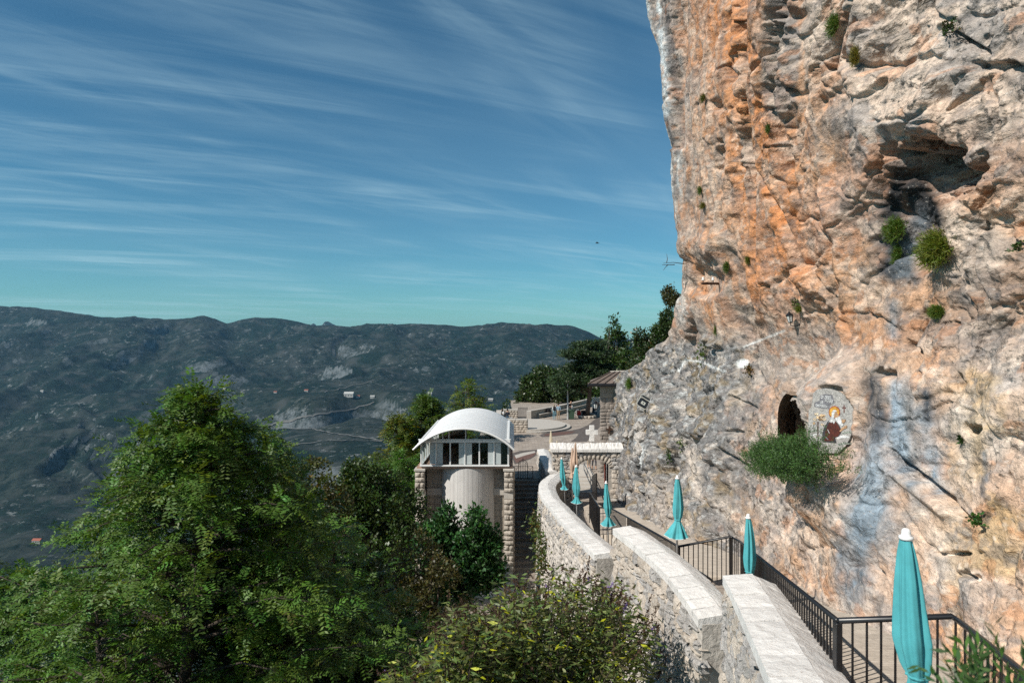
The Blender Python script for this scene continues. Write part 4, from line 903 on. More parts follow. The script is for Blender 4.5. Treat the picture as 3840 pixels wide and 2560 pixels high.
retaining_wall('parapet_wall', 'rubble wall with white coping, middle step rising from the umbrella terrace', [at(2330, 1978, 17.2), at(2425, 2048, 15.4), at(2530, 2140, 13.6), at(2610, 2235, 12.3), at(2668, 2318, 11.6)], -6.5, 160)
retaining_wall('parapet_wall', 'nearest rubble wall with broad white coping slabs at the picture foot', [at(2765, 2158, 11.0), at(2820, 2250, 9.6), at(2890, 2380, 8.1), at(2985, 2560, 6.5), (2.42, 5.0, 6.15), (2.15, 3.2, 6.3)], -6.0, 170)
rubble_mix = mat('rubble_mixed_stone', (0.62, 0.56, 0.50), 0.93, 0.45, 2.2, col2=(0.34, 0.31, 0.28), bump=1.0, bscale=11, wear=((0.55, 0.50, 0.44), 3.0, 0.55))
RUB_V = []; RUB_F = []
for me in blk_rub[:9]:
    RUB_V.append(np.array([v.co for v in me.vertices])); RUB_F.append(np.array([(list(p.vertices)+[p.vertices[-1]])[:3] for p in me.polygons if len(p.vertices) == 3]+[x for p in me.polygons if len(p.vertices) == 4 for x in ((p.vertices[0], p.vertices[1], p.vertices[2]), (p.vertices[0], p.vertices[2], p.vertices[3]))]))
for t, P, LO, zbot, n_stone, n in WALLS:
    # individually laid stones down the outer face, as far as they can be told apart
    cnt = 0; RV = []; RF = []; rn = 0
    S = [0.0]
    for i in range(n): S.append(S[-1]+(LO[i+1]-LO[i]).length)
    tot = S[-1]; z = 0.0; row = 0
    while z < 4.6:
        h = random.uniform(0.13, 0.30); s_ = random.uniform(-.3, 0)
        while s_ < tot:
            w = random.uniform(0.16, 0.46); c_ = s_+w/2
            if 0.05 < c_ < tot-0.05:
                i = min(n-1, int(np.searchsorted(S, c_)-1)); f = (c_-S[i])/(S[i+1]-S[i]); p = LO[i]*(1-f)+LO[i+1]*f; u = LO[i+1]-LO[i]; u.z = 0; u.normalize(); nn = Vector((-u.y, u.x, 0)); nn = -nn if nn.x > 0 else nn
                zz = p.z-0.16-z-h/2+random.uniform(-.03, .03)
                fr = (p.z-zz)/(p.z-zbot); q = Vector((p.x, p.y, zz))-nn*0.07+nn*0.25*fr+nn*random.uniform(-.045, .0)
                if random.random() < 0.93:
                    up_ = Vector((random.uniform(-.16, .16)*u.x, random.uniform(-.16, .16)*u.y, 1)).normalized()
                    ww, hh_ = w*random.uniform(.86, 1.08), h*random.uniform(.86, 1.12)
                    if cnt < n_stone: lay('rubble_stone', blk_rub, t, q, u, nn, ww, hh_, 0.16, up_); cnt += 1
                    else:
                        k_ = random.randrange(len(RUB_V)); M_ = np.array(frame_matrix(q, u, nn, up_, ww, 0.16, hh_)); RV.append(RUB_V[k_]@M_[:3, :3].T+M_[:3, 3]); RF.append(RUB_F[k_]+rn); rn += len(RUB_V[k_])
            s_ += w
        z += h*0.94; row += 1
    if RV: tag(obj('rubble_infill', mesh_np('rubble_infill', np.concatenate(RV), np.concatenate(RF), rubble_mix), t), kind='stuff')

# ---------------------------------------------------------------- terraces, ramp and railings
def terr(name, poly, z, zb=-5.5, m=None): struct(name, MB().prism(poly, zb, z).mesh(name, m or paving))
ramp_floor = mat('brushed_stone_ramp', (0.52, 0.45, 0.375), 0.93, 0.25, 4, bump=0.5, bscale=16); setts(ramp_floor, 3.4, sq=0.3, fac=0.45)
tA = [(y, interp(y, [16.2, 17.6, 20.3, 23.6, 27.2, 30, 33.6, 36.9, 39.3], [2.9, 2.75, 2.5, 2.2, 1.95, 1.75, 1.7, 2.3, 2.5]), interp(y, [16.2, 25.3, 25.4, 30.7, 39.3], [3.95, 4.08, 3.3, 3.55, 6.2]), interp(y, [16, 28, 33, 38.4, 40], [1.3, 1.05, 0.5, 0.0, 0.0])) for y in np.linspace(16.2, 39.3, 40)]
struct('terrace', mesh_np('terrace', np.array([p for y, xa, xb, z in tA for p in ((xa, y, z), (xb, y, z))]), np.array([(2*i, 2*i+1, 2*i+3, 2*i+2) for i in range(39)]), MATS['pale_stone_paving']))
terr('terrace', [(2.95, 17.2), (3.2, 15.4), (3.45, 13.6), (3.5, 12.3), (3.55, 11.2), (4.1, 10.0), (5.3, 16.75), (3.87, 15.95)], 3.3)
terr('terrace', [(3.8, 11.0), (3.4, 9.6), (3.2, 8.0), (2.9, 6.4), (2.6, 3), (3.6, 3), (4.72, 7.3), (3.44, 7.2), (4.1, 10.2)], 5.2)
rail_x = lambda y: interp(y, [2.5, 7.3, 7.33, 16.75, 16.78, 25.35, 25.38, 30.7, 40], [3.2, 4.72, 3.42, 5.32, 3.9, 4.05, 3.26, 3.5, 3.9])
ry = np.sort(np.concatenate([np.linspace(2.5, 40, 60), [7.3, 7.33, 16.75, 16.78, 25.35, 25.38]])); V = []
for y in ry: V += [(rail_x(y), y, -2.0), (rail_x(y), y, floor_z(y)-0.01), (8.6, y, floor_z(y)-0.01)]
struct('ramp', mesh_np('ramp', np.array(V), np.array([f for i in range(len(ry)-1) for f in ((3*i, 3*i+1, 3*i+4, 3*i+3), (3*i+1, 3*i+2, 3*i+5, 3*i+4))]), ramp_floor))
bal_me = MB().box((0, 0, -0.5), (0.018, 0.018, 1.0)).mesh('baluster', iron)
def railing(name, label, pts, down, sp=0.15, post_at=(), r=0.028):
    t = thing(name, label, 'railing', pts[len(pts)//2]-Vector((0, 0, 1)))
    obj('handrail', MB().tube(pts, r, 10).mesh('handrail', iron, True), t)
    obj('lower_rail', MB().tube([p-Vector((0, 0, dn-0.1)) for p, dn in zip(pts, down)], 0.016, 6).mesh('lower_rail', iron), t)
    for i in range(len(pts)-1):
        a, b = pts[i], pts[i+1]; ln = math.hypot(b.x-a.x, b.y-a.y); k = max(2, int(ln/sp))
        for j in range(1, k):
            f = j/k; p = a*(1-f)+b*f; dn = down[i]*(1-f)+down[i+1]*f
            o = obj('baluster', bal_me, t); o.matrix_basis = Matrix.Translation(p-Vector((0, 0, 0.02))) @ Matrix.Diagonal((1, 1, dn-0.1, 1)); o.matrix_parent_inverse = Matrix.Translation(-Vector(t.location))
    for i in post_at:
        p = pts[i]; obj('post', MB().box((p.x, p.y, p.z-0.02-(down[i]+0.15)/2), (0.065, 0.065, down[i]+0.15), bev=0.005).mesh('post', iron), t)
    return t
q = [at(2212, 1845, 30.7), at(2247, 1902, 25.4), at(2290, 1904, 25.3), at(2350, 1937, 23.0), at(2543, 2047, 15.9)]
railing('railing', 'black iron railing climbing from the arch beside the cliff', q, [1.2, 1.5, 1.5, 1.4, 1.25], 0.13, (0, 1, 4))
q = [at(2545, 2048, 15.85), at(2740, 2011, 16.75), at(2775, 2030, 15.9), at(3140, 2325, 7.25)]
railing('railing', 'black iron railing from the middle umbrellas down to the near corner post', q, [1.35, 1.3, 1.3, 1.1], 0.15, (0, 1, 3))
q = [at(3143, 2326, 7.2), at(3568, 2309, 7.33), at(3600, 2330, 7.1), at(3840, 2522, 5.5), at(4150, 2780, 4.2)]
railing('railing', 'nearest black iron railing turning at the picture foot beside the big umbrella', q, [1.15, 1.1, 1.1, 1.05, 1.0], 0.155, (0, 3), 0.032)
p = at(3712, 2420, 6.2); 

# ---------------------------------------------------------------- the arch gate with its cross
GD = 38.5
def G(px, py, dy=0.0): p = at(px, py, GD); return Vector((p.x, p.y+dy, p.z))
ga = thing('arch_gate', 'rubble stone gateway arch with white pitched coping', 'gateway', G(2200, 1867))
xl, xr = G(2072, 0).x, G(2322, 0).x+0.15; al, ar = G(2170, 0).x, G(2284, 0).x; zs = G(0, 1752).z; za = G(0, 1722).z; zg = 0.0; ztop = G(0, 1694).z
acx = (al+ar)/2; ahw = (ar-al)/2
def arch_pts(hw, rise_, n=18): return [(acx+hw*math.cos(a), zs+rise_*math.sin(a)) for a in np.linspace(math.pi, 0, n)]
outer_ring = arch_pts(ahw, za-zs)
V = []; F = []
def facade(y):
    o = []
    for (x, z) in outer_ring: o.append((x, y, z))
    return o
poly = [(xl, zg-1.5), (al, zg-1.5)]+outer_ring+[(ar, zg-1.5), (xr, zg-1.5), (xr, ztop), (xl, ztop)]
# body in convex slabs: left pier, right pier, and a strip above each arch step
for xa, xb in ((xl, al), (ar, xr)): obj('pier', MB().box(((xa+xb)/2, GD+0.5, (zg-1.5+ztop)/2), (xb-xa, 0.96, ztop-zg+1.5)).mesh('pier', mortar), ga)
b = MB()
for i in range(len(outer_ring)-1):
    (x0, z0), (x1, z1) = outer_ring[i], outer_ring[i+1]
    b.add([(x0, GD+.02, z0), (x1, GD+.02, z1), (x1, GD+.02, ztop), (x0, GD+.02, ztop), (x0, GD+.98, z0), (x1, GD+.98, z1), (x1, GD+.98, ztop), (x0, GD+.98, ztop)], [(0, 1, 2, 3), (7, 6, 5, 4), (0, 4, 5, 1), (3, 2, 6, 7)])
obj('spandrel', b.mesh('spandrel', mortar), ga)
nv = 13
for i in range(nv):
    a = math.pi*(i+.5)/nv; x = acx+(ahw+0.17)*math.cos(a); z = zs+(za-zs+0.17)*math.sin(a); tdir = Vector((-math.sin(a)*ahw, 0, math.cos(a)*(za-zs))).normalized(); ndir = Vector((0, -1, 0)); rad = Vector((tdir.z, 0, -tdir.x)); rad = rad if rad.dot(Vector((math.cos(a), 0, math.sin(a)))) > 0 else -rad
    lay('arch_stone', blk_ash, ga, (x, GD+0.02, z), tdir, ndir, max(0.16, math.hypot(ahw*math.sin(a), (za-zs)*math.cos(a))*math.pi/nv*0.95), 0.33, 0.12, rad)
def in_arch(x, z, w, h):
    X_ = xl+x; Zz = zg-0.2+z
    return (abs(X_-acx) < ahw+0.05+w*0.3 and Zz < zs) or (Zz >= zs and ((X_-acx)/(ahw+0.34))**2+((Zz-zs)/(za-zs+0.36))**2 < 1)
courses(ga, 'rubble_stone', blk_rub, (xl, GD+0.0, zg-0.2), (1, 0, 0), (0, -1, 0), xr-xl, ztop-zg+0.2, (0.2, 0.32), (0.22, 0.5), 0.12, 0.02, in_arch)
nc_ = 9; wv = (xr-xl+0.2)/nc_
rock_cop = block_variants(5, 'gate_coping_stone', coping_m, 0.06, 12, 5, 0.16)
for i in range(nc_):
    x = xl-0.12+wv*(i+.5); b = MB(); y0, y1, y2 = GD-0.18, GD+0.5, GD+1.15; zz = ztop; w2 = wv/2-0.008; j = random.uniform(-.02, .02)
    K = 6; VV = []
    for a_ in range(K+1):
        for b_ in range(K+1):
            u_ = a_/K; w_ = b_/K; e = a_ in (0, K) or b_ in (0, K); yy_ = y0+(y2-y0)*w_; hgt = 0.18+0.26*(1-abs(yy_-y1)/(y1-y0)); VV.append((x-w2+2*w2*u_, yy_, zz+hgt+j+(0 if e else random.uniform(-.01, .03))))
    FF = [(a_*(K+1)+b_, (a_+1)*(K+1)+b_, (a_+1)*(K+1)+b_+1, a_*(K+1)+b_+1) for a_ in range(K) for b_ in range(K)]
    ring = [a_*(K+1) for a_ in range(K+1)]+[K*(K+1)+b_ for b_ in range(1, K+1)]+[a_*(K+1)+K for a_ in range(K-1, -1, -1)]+[b_ for b_ in range(K-1, 0, -1)]; o = len(VV)
    VV += [(VV[r][0], VV[r][1], zz+0.02) for r in ring]; FF += [(ring[(r+1) % len(ring)], ring[r], o+r, o+(r+1) % len(ring)) for r in range(len(ring))]+[tuple(range(o, o+len(ring)))]
    b.add(VV, FF); obj('coping_stone', b.mesh('coping_stone', coping_m), ga)
cz = G(2223, 1660).z; cxx = G(2223, 0).x
t = thing('stone_cross', 'pale stone cross standing on the gateway coping', 'cross', (cxx, GD+0.5, ztop+0.5))
k = GD/FPX
cr = [(-8.5, 5), (8.5, 5), (8.5, 30.5), (22, 30.5), (22, 48), (8.5, 48), (8.5, 64.5), (-8.5, 64.5), (-8.5, 48), (-22, 48), (-22, 30.5), (-8.5, 30.5)]
obj('cross_body', MB().prism([(cxx+a_*k, (b_*k)) for a_, b_ in cr], -0.13, 0.13, Matrix(((1, 0, 0, 0), (0, 0, 1, GD+0.5), (0, 1, 0, cz-0.05), (0, 0, 0, 1)))).mesh('cross_body', coping_m), t)
# door leaf, inside steps and handrails
t = thing('door_leaf', 'rust red door leaf standing open in the gateway', 'door', (ar-0.12, GD+0.9, 0))
red_door = mat('rust_red_door_paint', (0.19, 0.035, 0.02), 0.5, 0.3, 5)
Md = Matrix.Translation((ar-0.10, GD+0.75, 0)) @ Matrix.Rotation(math.radians(78), 4, 'Z')
for i in range(5): obj('plank', MB().box((-0.55+i*0.15, 0, 1.0), (0.143, 0.05, 1.96), bev=0.006).mesh('plank', red_door), t, Md)
for z in (0.35, 1.6): obj('strap', MB().box((-0.25, -0.035, z), (0.7, 0.02, 0.07)).mesh('strap', iron), t, Md)
for i in range(4): struct('gate_step', MB().box((3.9, 40.6+i*0.9, 0.0+i*0.045), (2.6, 0.89, 0.10)).mesh('gate_step', lime_smooth))
t = thing('handrail', 'grey steel handrail on the steps behind the arch', 'railing', (3.2, 42, 0))
hp = [at(2190, 1735, 46.5), at(2215, 1790, 41.5), at(2238, 1850, 38.2)]
for dz in (0, -0.45): obj('rail', MB().tube([p+Vector((0, 0, dz)) for p in hp], 0.028, 8).mesh('rail', grey_steel), t)
for p in hp+[(hp[0]+hp[1])/2]: obj('post', MB().tube([p, (p.x, p.y, -0.1)], 0.025, 8).mesh('post', grey_steel), t)
t = thing('gate_leaf', 'tall black metal gate leaf folded back before the arch', 'gate', at(2230, 1880, 35.5))
gl = [at(2222, 1785, 37.2), at(2237, 1775, 34.4), at(2237, 1872, 34.4), at(2222, 1868, 37.2)]
b = MB(); dxx = Vector((0.03, 0, 0)); b.add([p-dxx for p in gl]+[p+dxx for p in gl], [(3, 2, 1, 0), (4, 5, 6, 7), (0, 1, 5, 4), (1, 2, 6, 5), (2, 3, 7, 6), (3, 0, 4, 7)]); obj('leaf_panel', b.mesh('leaf_panel', iron), t)
obj('leaf_frame', MB().tube(gl+[gl[0]], 0.035, 6).mesh('leaf_frame', iron), t)

# ---------------------------------------------------------------- small stone house against the rock
HD = 45.0
def Hh(px, py, d=HD): return at(px, py, d)
hs_ = thing('stone_house', 'small rubble stone house with brown plank roof against the rock', 'house', Hh(2300, 1785))
x0 = Hh(2250, 0).x; x1 = x0+3.4; ze = Hh(0, 1449).z
obj('wall_core', MB().prism([(x0, HD+.02), (x1, HD+.02), (x1+.5, HD+3.4), (x0+.55, HD+3.4)], -0.4, ze).mesh('wall_core', mortar), hs_)
courses(hs_, 'rubble_stone', block_variants(8, 'house_stone', mat('house_stone', (0.36, 0.30, 0.25), 0.92, 0.4, 6, col2=(0.25, 0.225, 0.205), bump=0.8, bscale=12), 0.16, 21, 3, 0.3), (x0, HD+0.0, 0), (1, 0, 0), (0, -1, 0), 2.2, ze-0.75, (0.2, 0.34), (0.24, 0.55), 0.12, 0.03)
courses(hs_, 'ashlar_block', blk_flat, (x0, HD+0.0, ze-0.75), (1, 0, 0), (0, -1, 0), 2.2, 0.75, (0.3, 0.4), (0.5, 0.9), 0.12, 0.012)
rA = Hh(2206, 1441, 44.4); xr0 = rA.x; zr0 = rA.z; ridge_z = zr0+0.62; xR = x1+0.4
roof_w = mat('weathered_brown_roof', (0.20, 0.15, 0.125), 0.85, 0.35, 3, col2=(0.13, 0.105, 0.09), bump=0.5, bscale=25)
e0, e1 = Vector((xr0, 44.4, zr0)), Vector((xR, 44.4, zr0)); r0, r1 = Vector((xr0+1.75, 46.7, ridge_z)), Vector((xR, 46.7, ridge_z+0.1)); k0 = Vector((xr0+.7, 49, zr0))
b = MB(); th = Vector((0, 0, -0.1)); b.add([e0, e1, r1, r0, k0, e0+th, e1+th, r1+th, r0+th, k0+th], [(0, 1, 2, 3), (0, 3, 4), (9, 8, 5), (8, 7, 6, 5), (0, 5, 6, 1), (4, 9, 5, 0)]); rf = obj('roof', b.mesh('roof', roof_w), hs_)
npn = 9
for i in range(npn):
    f0, f1 = i/npn, (i+1)/npn
    A_, B_ = e0.lerp(e1, f0+.01), e0.lerp(e1, f1-.01); C_, D_ = r0.lerp(r1, f1-.01), r0.lerp(r1, f0+.01); up = Vector((0, -.02, .03))
    b = MB(); b.add([A_+up*.2, B_+up*.2, C_+up*.2, D_+up*.2, A_+up*2, B_+up*2, C_+up*2, D_+up*2], [(3, 2, 1, 0), (4, 5, 6, 7), (0, 1, 5, 4), (1, 2, 6, 5), (2, 3, 7, 6), (3, 0, 4, 7)]); obj('roof_plank', b.mesh('roof_plank', roof_w), rf)
    obj('batten', MB().tube([A_+up*3.0-Vector((0.02, 0, 0)), D_+up*3.0-Vector((0.02, 0, 0))], 0.035, 5).mesh('batten', roof_w), rf)
obj('ridge_board', MB().tube([r0+Vector((0, 0, .08)), r1+Vector((0, 0, .08))], 0.07, 6).mesh('ridge_board', MATS['smooth_cut_limestone']), rf); obj('hip_board', MB().tube([e0+Vector((0, 0, .05)), r0+Vector((0, 0, .05))], 0.05, 6).mesh('hip_board', roof_w), rf)
obj('gutter', MB().tube([e0+Vector((-.05, -.08, -.05)), e1+Vector((0, -.08, -.05))], 0.09, 8).mesh('gutter', iron), hs_)
def wood_cross(label, px, py, w, h, rot, d):
    t = thing('wooden_cross', label, 'cross', at(px, py, d)); M_ = Matrix.Translation(at(px, py, d)) @ Matrix.Rotation(rot, 4, 'Y'); k = d/FPX
    obj('upright', MB().box((0, 0, 0), (7*k, .07, h*k), bev=.01).mesh('upright', wood_dark), t, M_); obj('arm', MB().box((0, -.01, h*k*.08), (w*k, .08, 7*k), bev=.01).mesh('arm', wood_dark), t, M_)
wood_cross('grey wooden cross fixed to the house wall above the gateway', 2285, 1612, 25, 28, 0.03, 44.85)
t = thing('timber_post', 'brown timber leaning from the house wall towards the rock', 'timber', at(2310, 1612, 44.7))
obj('beam', MB().tube([at(2303, 1630, 44.6), at(2318, 1597, 44.6)], 0.09, 4).mesh('beam', wood_dark), t); obj('brace', MB().tube([at(2311, 1597, 44.55), at(2324, 1597, 44.55)], 0.05, 4).mesh('brace', wood_dark), t)
# boulder wedged beside the house
def boulder(name, label, c, r, seed, m, sq=(1, 1, 1), parent=None):
    bm = bmesh.new(); bmesh.ops.create_icosphere(bm, subdivisions=4, radius=1.0)
    P = np.array([v.co for v in bm.verts]); R = np.random.default_rng(seed)
    for _ in range(16):
        n_ = R.normal(size=3); n_ /= np.linalg.norm(n_); h = R.uniform(0.62, 0.9); d = P@n_-h; P = P-np.outer(np.maximum(d, 0), n_)*0.95
    P = P*(1+0.05*vn(P[:, 0]*4, P[:, 1]*4, P[:, 2]*4, seed))[:, None]
    for v, p in zip(bm.verts, P): v.co = Vector(p*np.array(r)*np.array(sq))+Vector(c)
    me = bpy.data.meshes.new(name); bm.to_mesh(me); bm.free(); me.materials.append(m); o = obj(name, me)
    if label: tag(o, label, 'boulder')
    return o
bould_m = bpy.data.materials.new('pale_boulder_rock'); bould_m.use_nodes = True; rock_nodes(bould_m, False, (0.46, 0.42, 0.38), 0.8)
boulder('boulder', 'large pale boulder wedged between house and cliff', at(2372, 1515, 40.5), (0.62, 0.8, 0.95), 3, bould_m)
for i, (px, py, s_, lab) in enumerate(((2408, 1598, .34, 'pale boulder at the top of the mortared stone stack'), (2370, 1630, .30, 'rounded pale stone left in the mortared stack below the boulder'), (2402, 1638, .33, 'largest squarish pale stone in the mortared stack'), (2394, 1670, .26, 'small pale stone low in the mortared stack'), (2398, 1690, .22, 'lowest pale stone of the mortared stack'), (2345, 1632, .24, 'ochre edged stone beside the house corner'))):
    c = on_cliff(px, py, 0.05); boulder('boulder', lab, c, (s_, s_*1.0, s_*1.05), 30+i, bould_m)
# ---------------------------------------------------------------- foliage
def unit(v): return v/np.maximum(np.linalg.norm(v, axis=-1, keepdims=True), 1e-6)
def rand_dirs(n): return unit(rng.normal(size=(n, 3)))
def leaf_quads(p, T, L_, wid, roll=None, fold=0.0):
    """rhombic leaves: base p, direction T, length L_, half width wid*L_"""
    n = len(p); up = np.tile(np.array((0, 0, 1.0)), (n, 1)); R = rand_dirs(n) if roll is None else unit(up*(1-roll)+rand_dirs(n)*roll)
    S = unit(np.cross(T, R)); Nn = np.cross(S, T); L_ = np.asarray(L_).reshape(-1, 1); w = L_*wid
    V = np.stack([p, p+T*L_*0.45+S*w+Nn*fold*L_, p+T*L_, p+T*L_*0.45-S*w+Nn*fold*L_], 1).reshape(-1, 3)
    return V, np.arange(4*n).reshape(n, 4)
def pinnate(p, T, L_, pairs=6, roll=0.35, lw=0.20, ll=0.30):
    n = len(p); up = np.tile(np.array((0, 0, 1.0)), (n, 1)); R = unit(up+roll*rand_dirs(n)); S = unit(np.cross(T, R)); Nn = np.cross(S, T); Ls = np.asarray(L_).reshape(-1, 1)
    P = []; D = []; LL = []
    for k in range(pairs):
        f = 0.22+0.78*k/(pairs-1); q = p+T*Ls*f-np.array((0, 0, 1.0))*Ls*0.22*f*f
        for s_ in (1, -1):
            d = unit(T*0.45+S*s_-Nn*0.12+0.18*rng.normal(size=(n, 3))); P.append(q); D.append(d); LL.append(Ls[:, 0]*ll*(1-0.25*abs(f-0.55)))
    P = np.concatenate(P); D = np.concatenate(D); LL = np.concatenate(LL); Nt = np.tile(Nn, (pairs*2, 1)); S2 = unit(np.cross(D, Nt+0.25*rng.normal(size=Nt.shape))); w = (LL*lw).reshape(-1, 1); l1 = LL.reshape(-1, 1)
    V = np.stack([P, P+D*l1*0.5+S2*w, P+D*l1, P+D*l1*0.5-S2*w], 1).reshape(-1, 3)
    return V, np.arange(len(V)).reshape(-1, 4)
def tints(n, rep, base=(1, 1, 1), var=0.3, alt=None, pa=0.0):
    t = np.array(base)*(1+var*(rng.random((n, 1))-0.5)*1.6)*(1+0.12*rng.normal(size=(n, 3)))
    if alt is not None:
        k = rng.random(n) < pa; t[k] = np.array(alt)*(1+0.3*(rng.random((k.sum(), 1))-0.5))
    return np.repeat(np.clip(t, 0.05, 6), rep, axis=0)
bark = mat('grey_brown_bark', (0.085, 0.065, 0.05), 0.95, 0.4, 6, bump=0.8, bscale=20)
bark_pine = mat('pine_bark', (0.15, 0.105, 0.08), 0.95, 0.4, 6, bump=0.8, bscale=14)
def limb_tubes(trunk, limbs, name, m, parent, n=7):
    b = MB(); b.tube(*trunk, n=n+2)
    for P, R in limbs: b.tube(P, R, n=5)
    return obj(name, b.mesh(name, m, True), parent)
G_ROB = leafmat('locust_leaf', (0.078, 0.150, 0.017), 0.24, 0.55)
G_DARK = leafmat('dark_broad_leaf', (0.030, 0.060, 0.015), 0.20, 0.42)
G_OLIVE = leafmat('olive_green_leaf', (0.080, 0.100, 0.028), 0.25, 0.5)
G_GLOSS = leafmat('glossy_laurel_leaf', (0.030, 0.085, 0.022), 0.15, 0.42, 0.4)
G_BUD = leafmat('butterfly_bush_leaf', (0.125, 0.16, 0.045), 0.28, 0.5)
G_PINE = leafmat('pine_needle', (0.030, 0.058, 0.020), 0.10, 0.5)
G_GRASS = leafmat('tuft_blade', (0.10, 0.135, 0.022), 0.25, 0.55)
G_ROSE = leafmat('rosemary_needle', (0.055, 0.115, 0.028), 0.18, 0.5)

def locust(label, base, top_z, prof, n_br, per, leaf=0.26, tint=(1, 1, 1), alt=None, pa=0.0, group=None, pairs=6, lean=(0, 0), name='locust_tree', m=None, zmin=None):
    """feathery tree: branches all round a leading trunk, pinnate leaves along their outer part"""
    base = np.array(base, float); hgt = top_z-base[2]; t = thing(name, label, 'tree', base, group)
    def tr(z): f = (z-base[2])/hgt; return np.array((base[0]+lean[0]*f+0.12*math.sin(f*9), base[1]+lean[1]*f+0.12*math.cos(f*7), z))
    r0 = 0.017*hgt; tp = [tr(base[2]+hgt*f) for f in np.linspace(0, 0.99, 10)]
    limbs = []; P = []; D = []
    for i in range(n_br):
        f = rng.random()**0.75; zlo = zmin if zmin is not None else base[2]+hgt*0.15; z = zlo+(top_z-0.15-zlo)*f
        ln = prof(top_z-z)*(0.62+0.5*rng.random()); az = rng.random()*2*math.pi; rise_ = 0.15+0.55*rng.random(); a = tr(z-ln*rise_*0.5)
        d = np.array((math.cos(az), math.sin(az), 0)); pts = []
        for s_ in np.linspace(0, 1, 6): pts.append(a+d*ln*s_+np.array((0, 0, ln*rise_*(s_-0.45*s_*s_)))+0.04*ln*rng.normal(size=3)*s_)
        limbs.append((pts, [max(0.008, r0*0.20*(1-0.9*k/5)) for k in range(6)]))
        k = max(4, int(per*(0.4+ln/3.0))); s_ = 0.18+0.85*rng.random(k)**0.65; q = np.array(pts); idx = np.minimum((s_*5).astype(int), 4); ff = np.clip(s_*5-idx, 0, 1.4)[:, None]
        c = q[idx]*(1-ff)+q[idx+1]*ff+rng.normal(size=(k, 3))*np.array((1, 1, 0.45))*(0.10+0.09*ln*0.5); P.append(c)
        D.append(unit(d*0.9+rng.normal(size=(k, 3))*0.75+np.array((0, 0, -0.12))))
    k = int(per*1.2); P.append(tr(top_z-0.25)+rng.normal(size=(k, 3))*np.array((.11, .11, .14))); D.append(unit(rng.normal(size=(k, 3))+np.array((0, 0, .3))))
    P = np.concatenate(P); D = np.concatenate(D); n = len(P)
    V, F = pinnate(P, D, leaf*(0.7+0.6*rng.random(n)), pairs)
    tt = np.tile(tints(n, 1, tint, 0.35, alt, pa), (pairs*2, 1)); tt = np.repeat(tt, 4, axis=0)
    limb_tubes((tp, [r0*(1-0.85*k/9) for k in range(10)]), limbs, 'trunk', bark, t)
    obj('crown', mesh_np('crown', V, F, m or G_ROB, tint=tt), t); return n
def broad(label, base, lobes, n, leaf, m, tint=(1, 1, 1), var=0.35, alt=None, pa=0.0, group=None, wid=0.3, name='broadleaf_tree', cat='tree', clump=0.8, thr=-0.1, up=0.25, trunk_r=0.16, shell=0.35, stem='trunk', fol='crown', roll=0.8, sub=4):
    """crown of many lobes: leaves in small sprays, gathered in clumps near the lobes' skins"""
    base = np.array(base, float); t = thing(name, label, cat, base, group)
    P = []; O = []; wts = np.array([l[1][0]*l[1][1]+l[1][0]*l[1][2]+l[1][1]*l[1][2] for l in lobes]); wts = wts/wts.sum()
    for (c, r), w in zip(lobes, wts):
        k = int(n*w*1.9); u = rand_dirs(k); rad = (shell+(1-shell)*rng.random(k)**0.5)[:, None]; rad = rad*(1+0.22*vn(u[:, 0]*3+c[0], u[:, 1]*3+c[1], u[:, 2]*3, 3))[:, None]
        q = np.array(c)+u*rad*np.array(r); keep = vn(q[:, 0]/clump, q[:, 1]/clump, q[:, 2]/clump, 77)+0.45*vn(q[:, 0]/clump*2.3, q[:, 1]/clump*2.3, q[:, 2]/clump*2.3, 78) > thr
        P.append(q[keep]); O.append(u[keep])
    P = np.concatenate(P); O = np.concatenate(O); k = len(P)
    T0 = unit(O+rng.normal(size=(k, 3))*0.6+np.array((0, 0, up)))
    PP = np.concatenate([P+T0*leaf*0.5*j+rng.normal(size=(k, 3))*leaf*0.35 for j in range(sub)]); TT = np.concatenate([unit(T0+rng.normal(size=(k, 3))*0.85) for j in range(sub)])
    V, F = leaf_quads(PP, TT, leaf*(0.6+0.8*rng.random(len(PP))), wid, roll)
    limbs = []; top = np.mean([np.array(c) for c, r in lobes], axis=0); fork = base*0.55+top*0.45
    for c, r in lobes:
        c = np.array(c)
        for j in range(3):
            e = c+rand_dirs(1)[0]*np.array(r)*0.75; mid = (fork+e)/2+rng.normal(size=3)*0.1*np.linalg.norm(e-fork); limbs.append(([fork, mid, e], [trunk_r*0.5, trunk_r*0.28, trunk_r*0.08]))
    limb_tubes(([base, (base+fork)/2+rng.normal(size=3)*0.05*np.linalg.norm(fork-base), fork], [trunk_r, trunk_r*0.8, trunk_r*0.55]), limbs, stem, bark, t)
    obj(fol, mesh_np(fol, V, F, m, tint=tints(len(PP), 4, tint, var, alt, pa)), t); return t
def lobe(px, py, d, rx, ry, rz): c = at(px, py, d); return ((c.x, c.y, c.z), (rx, ry, rz))

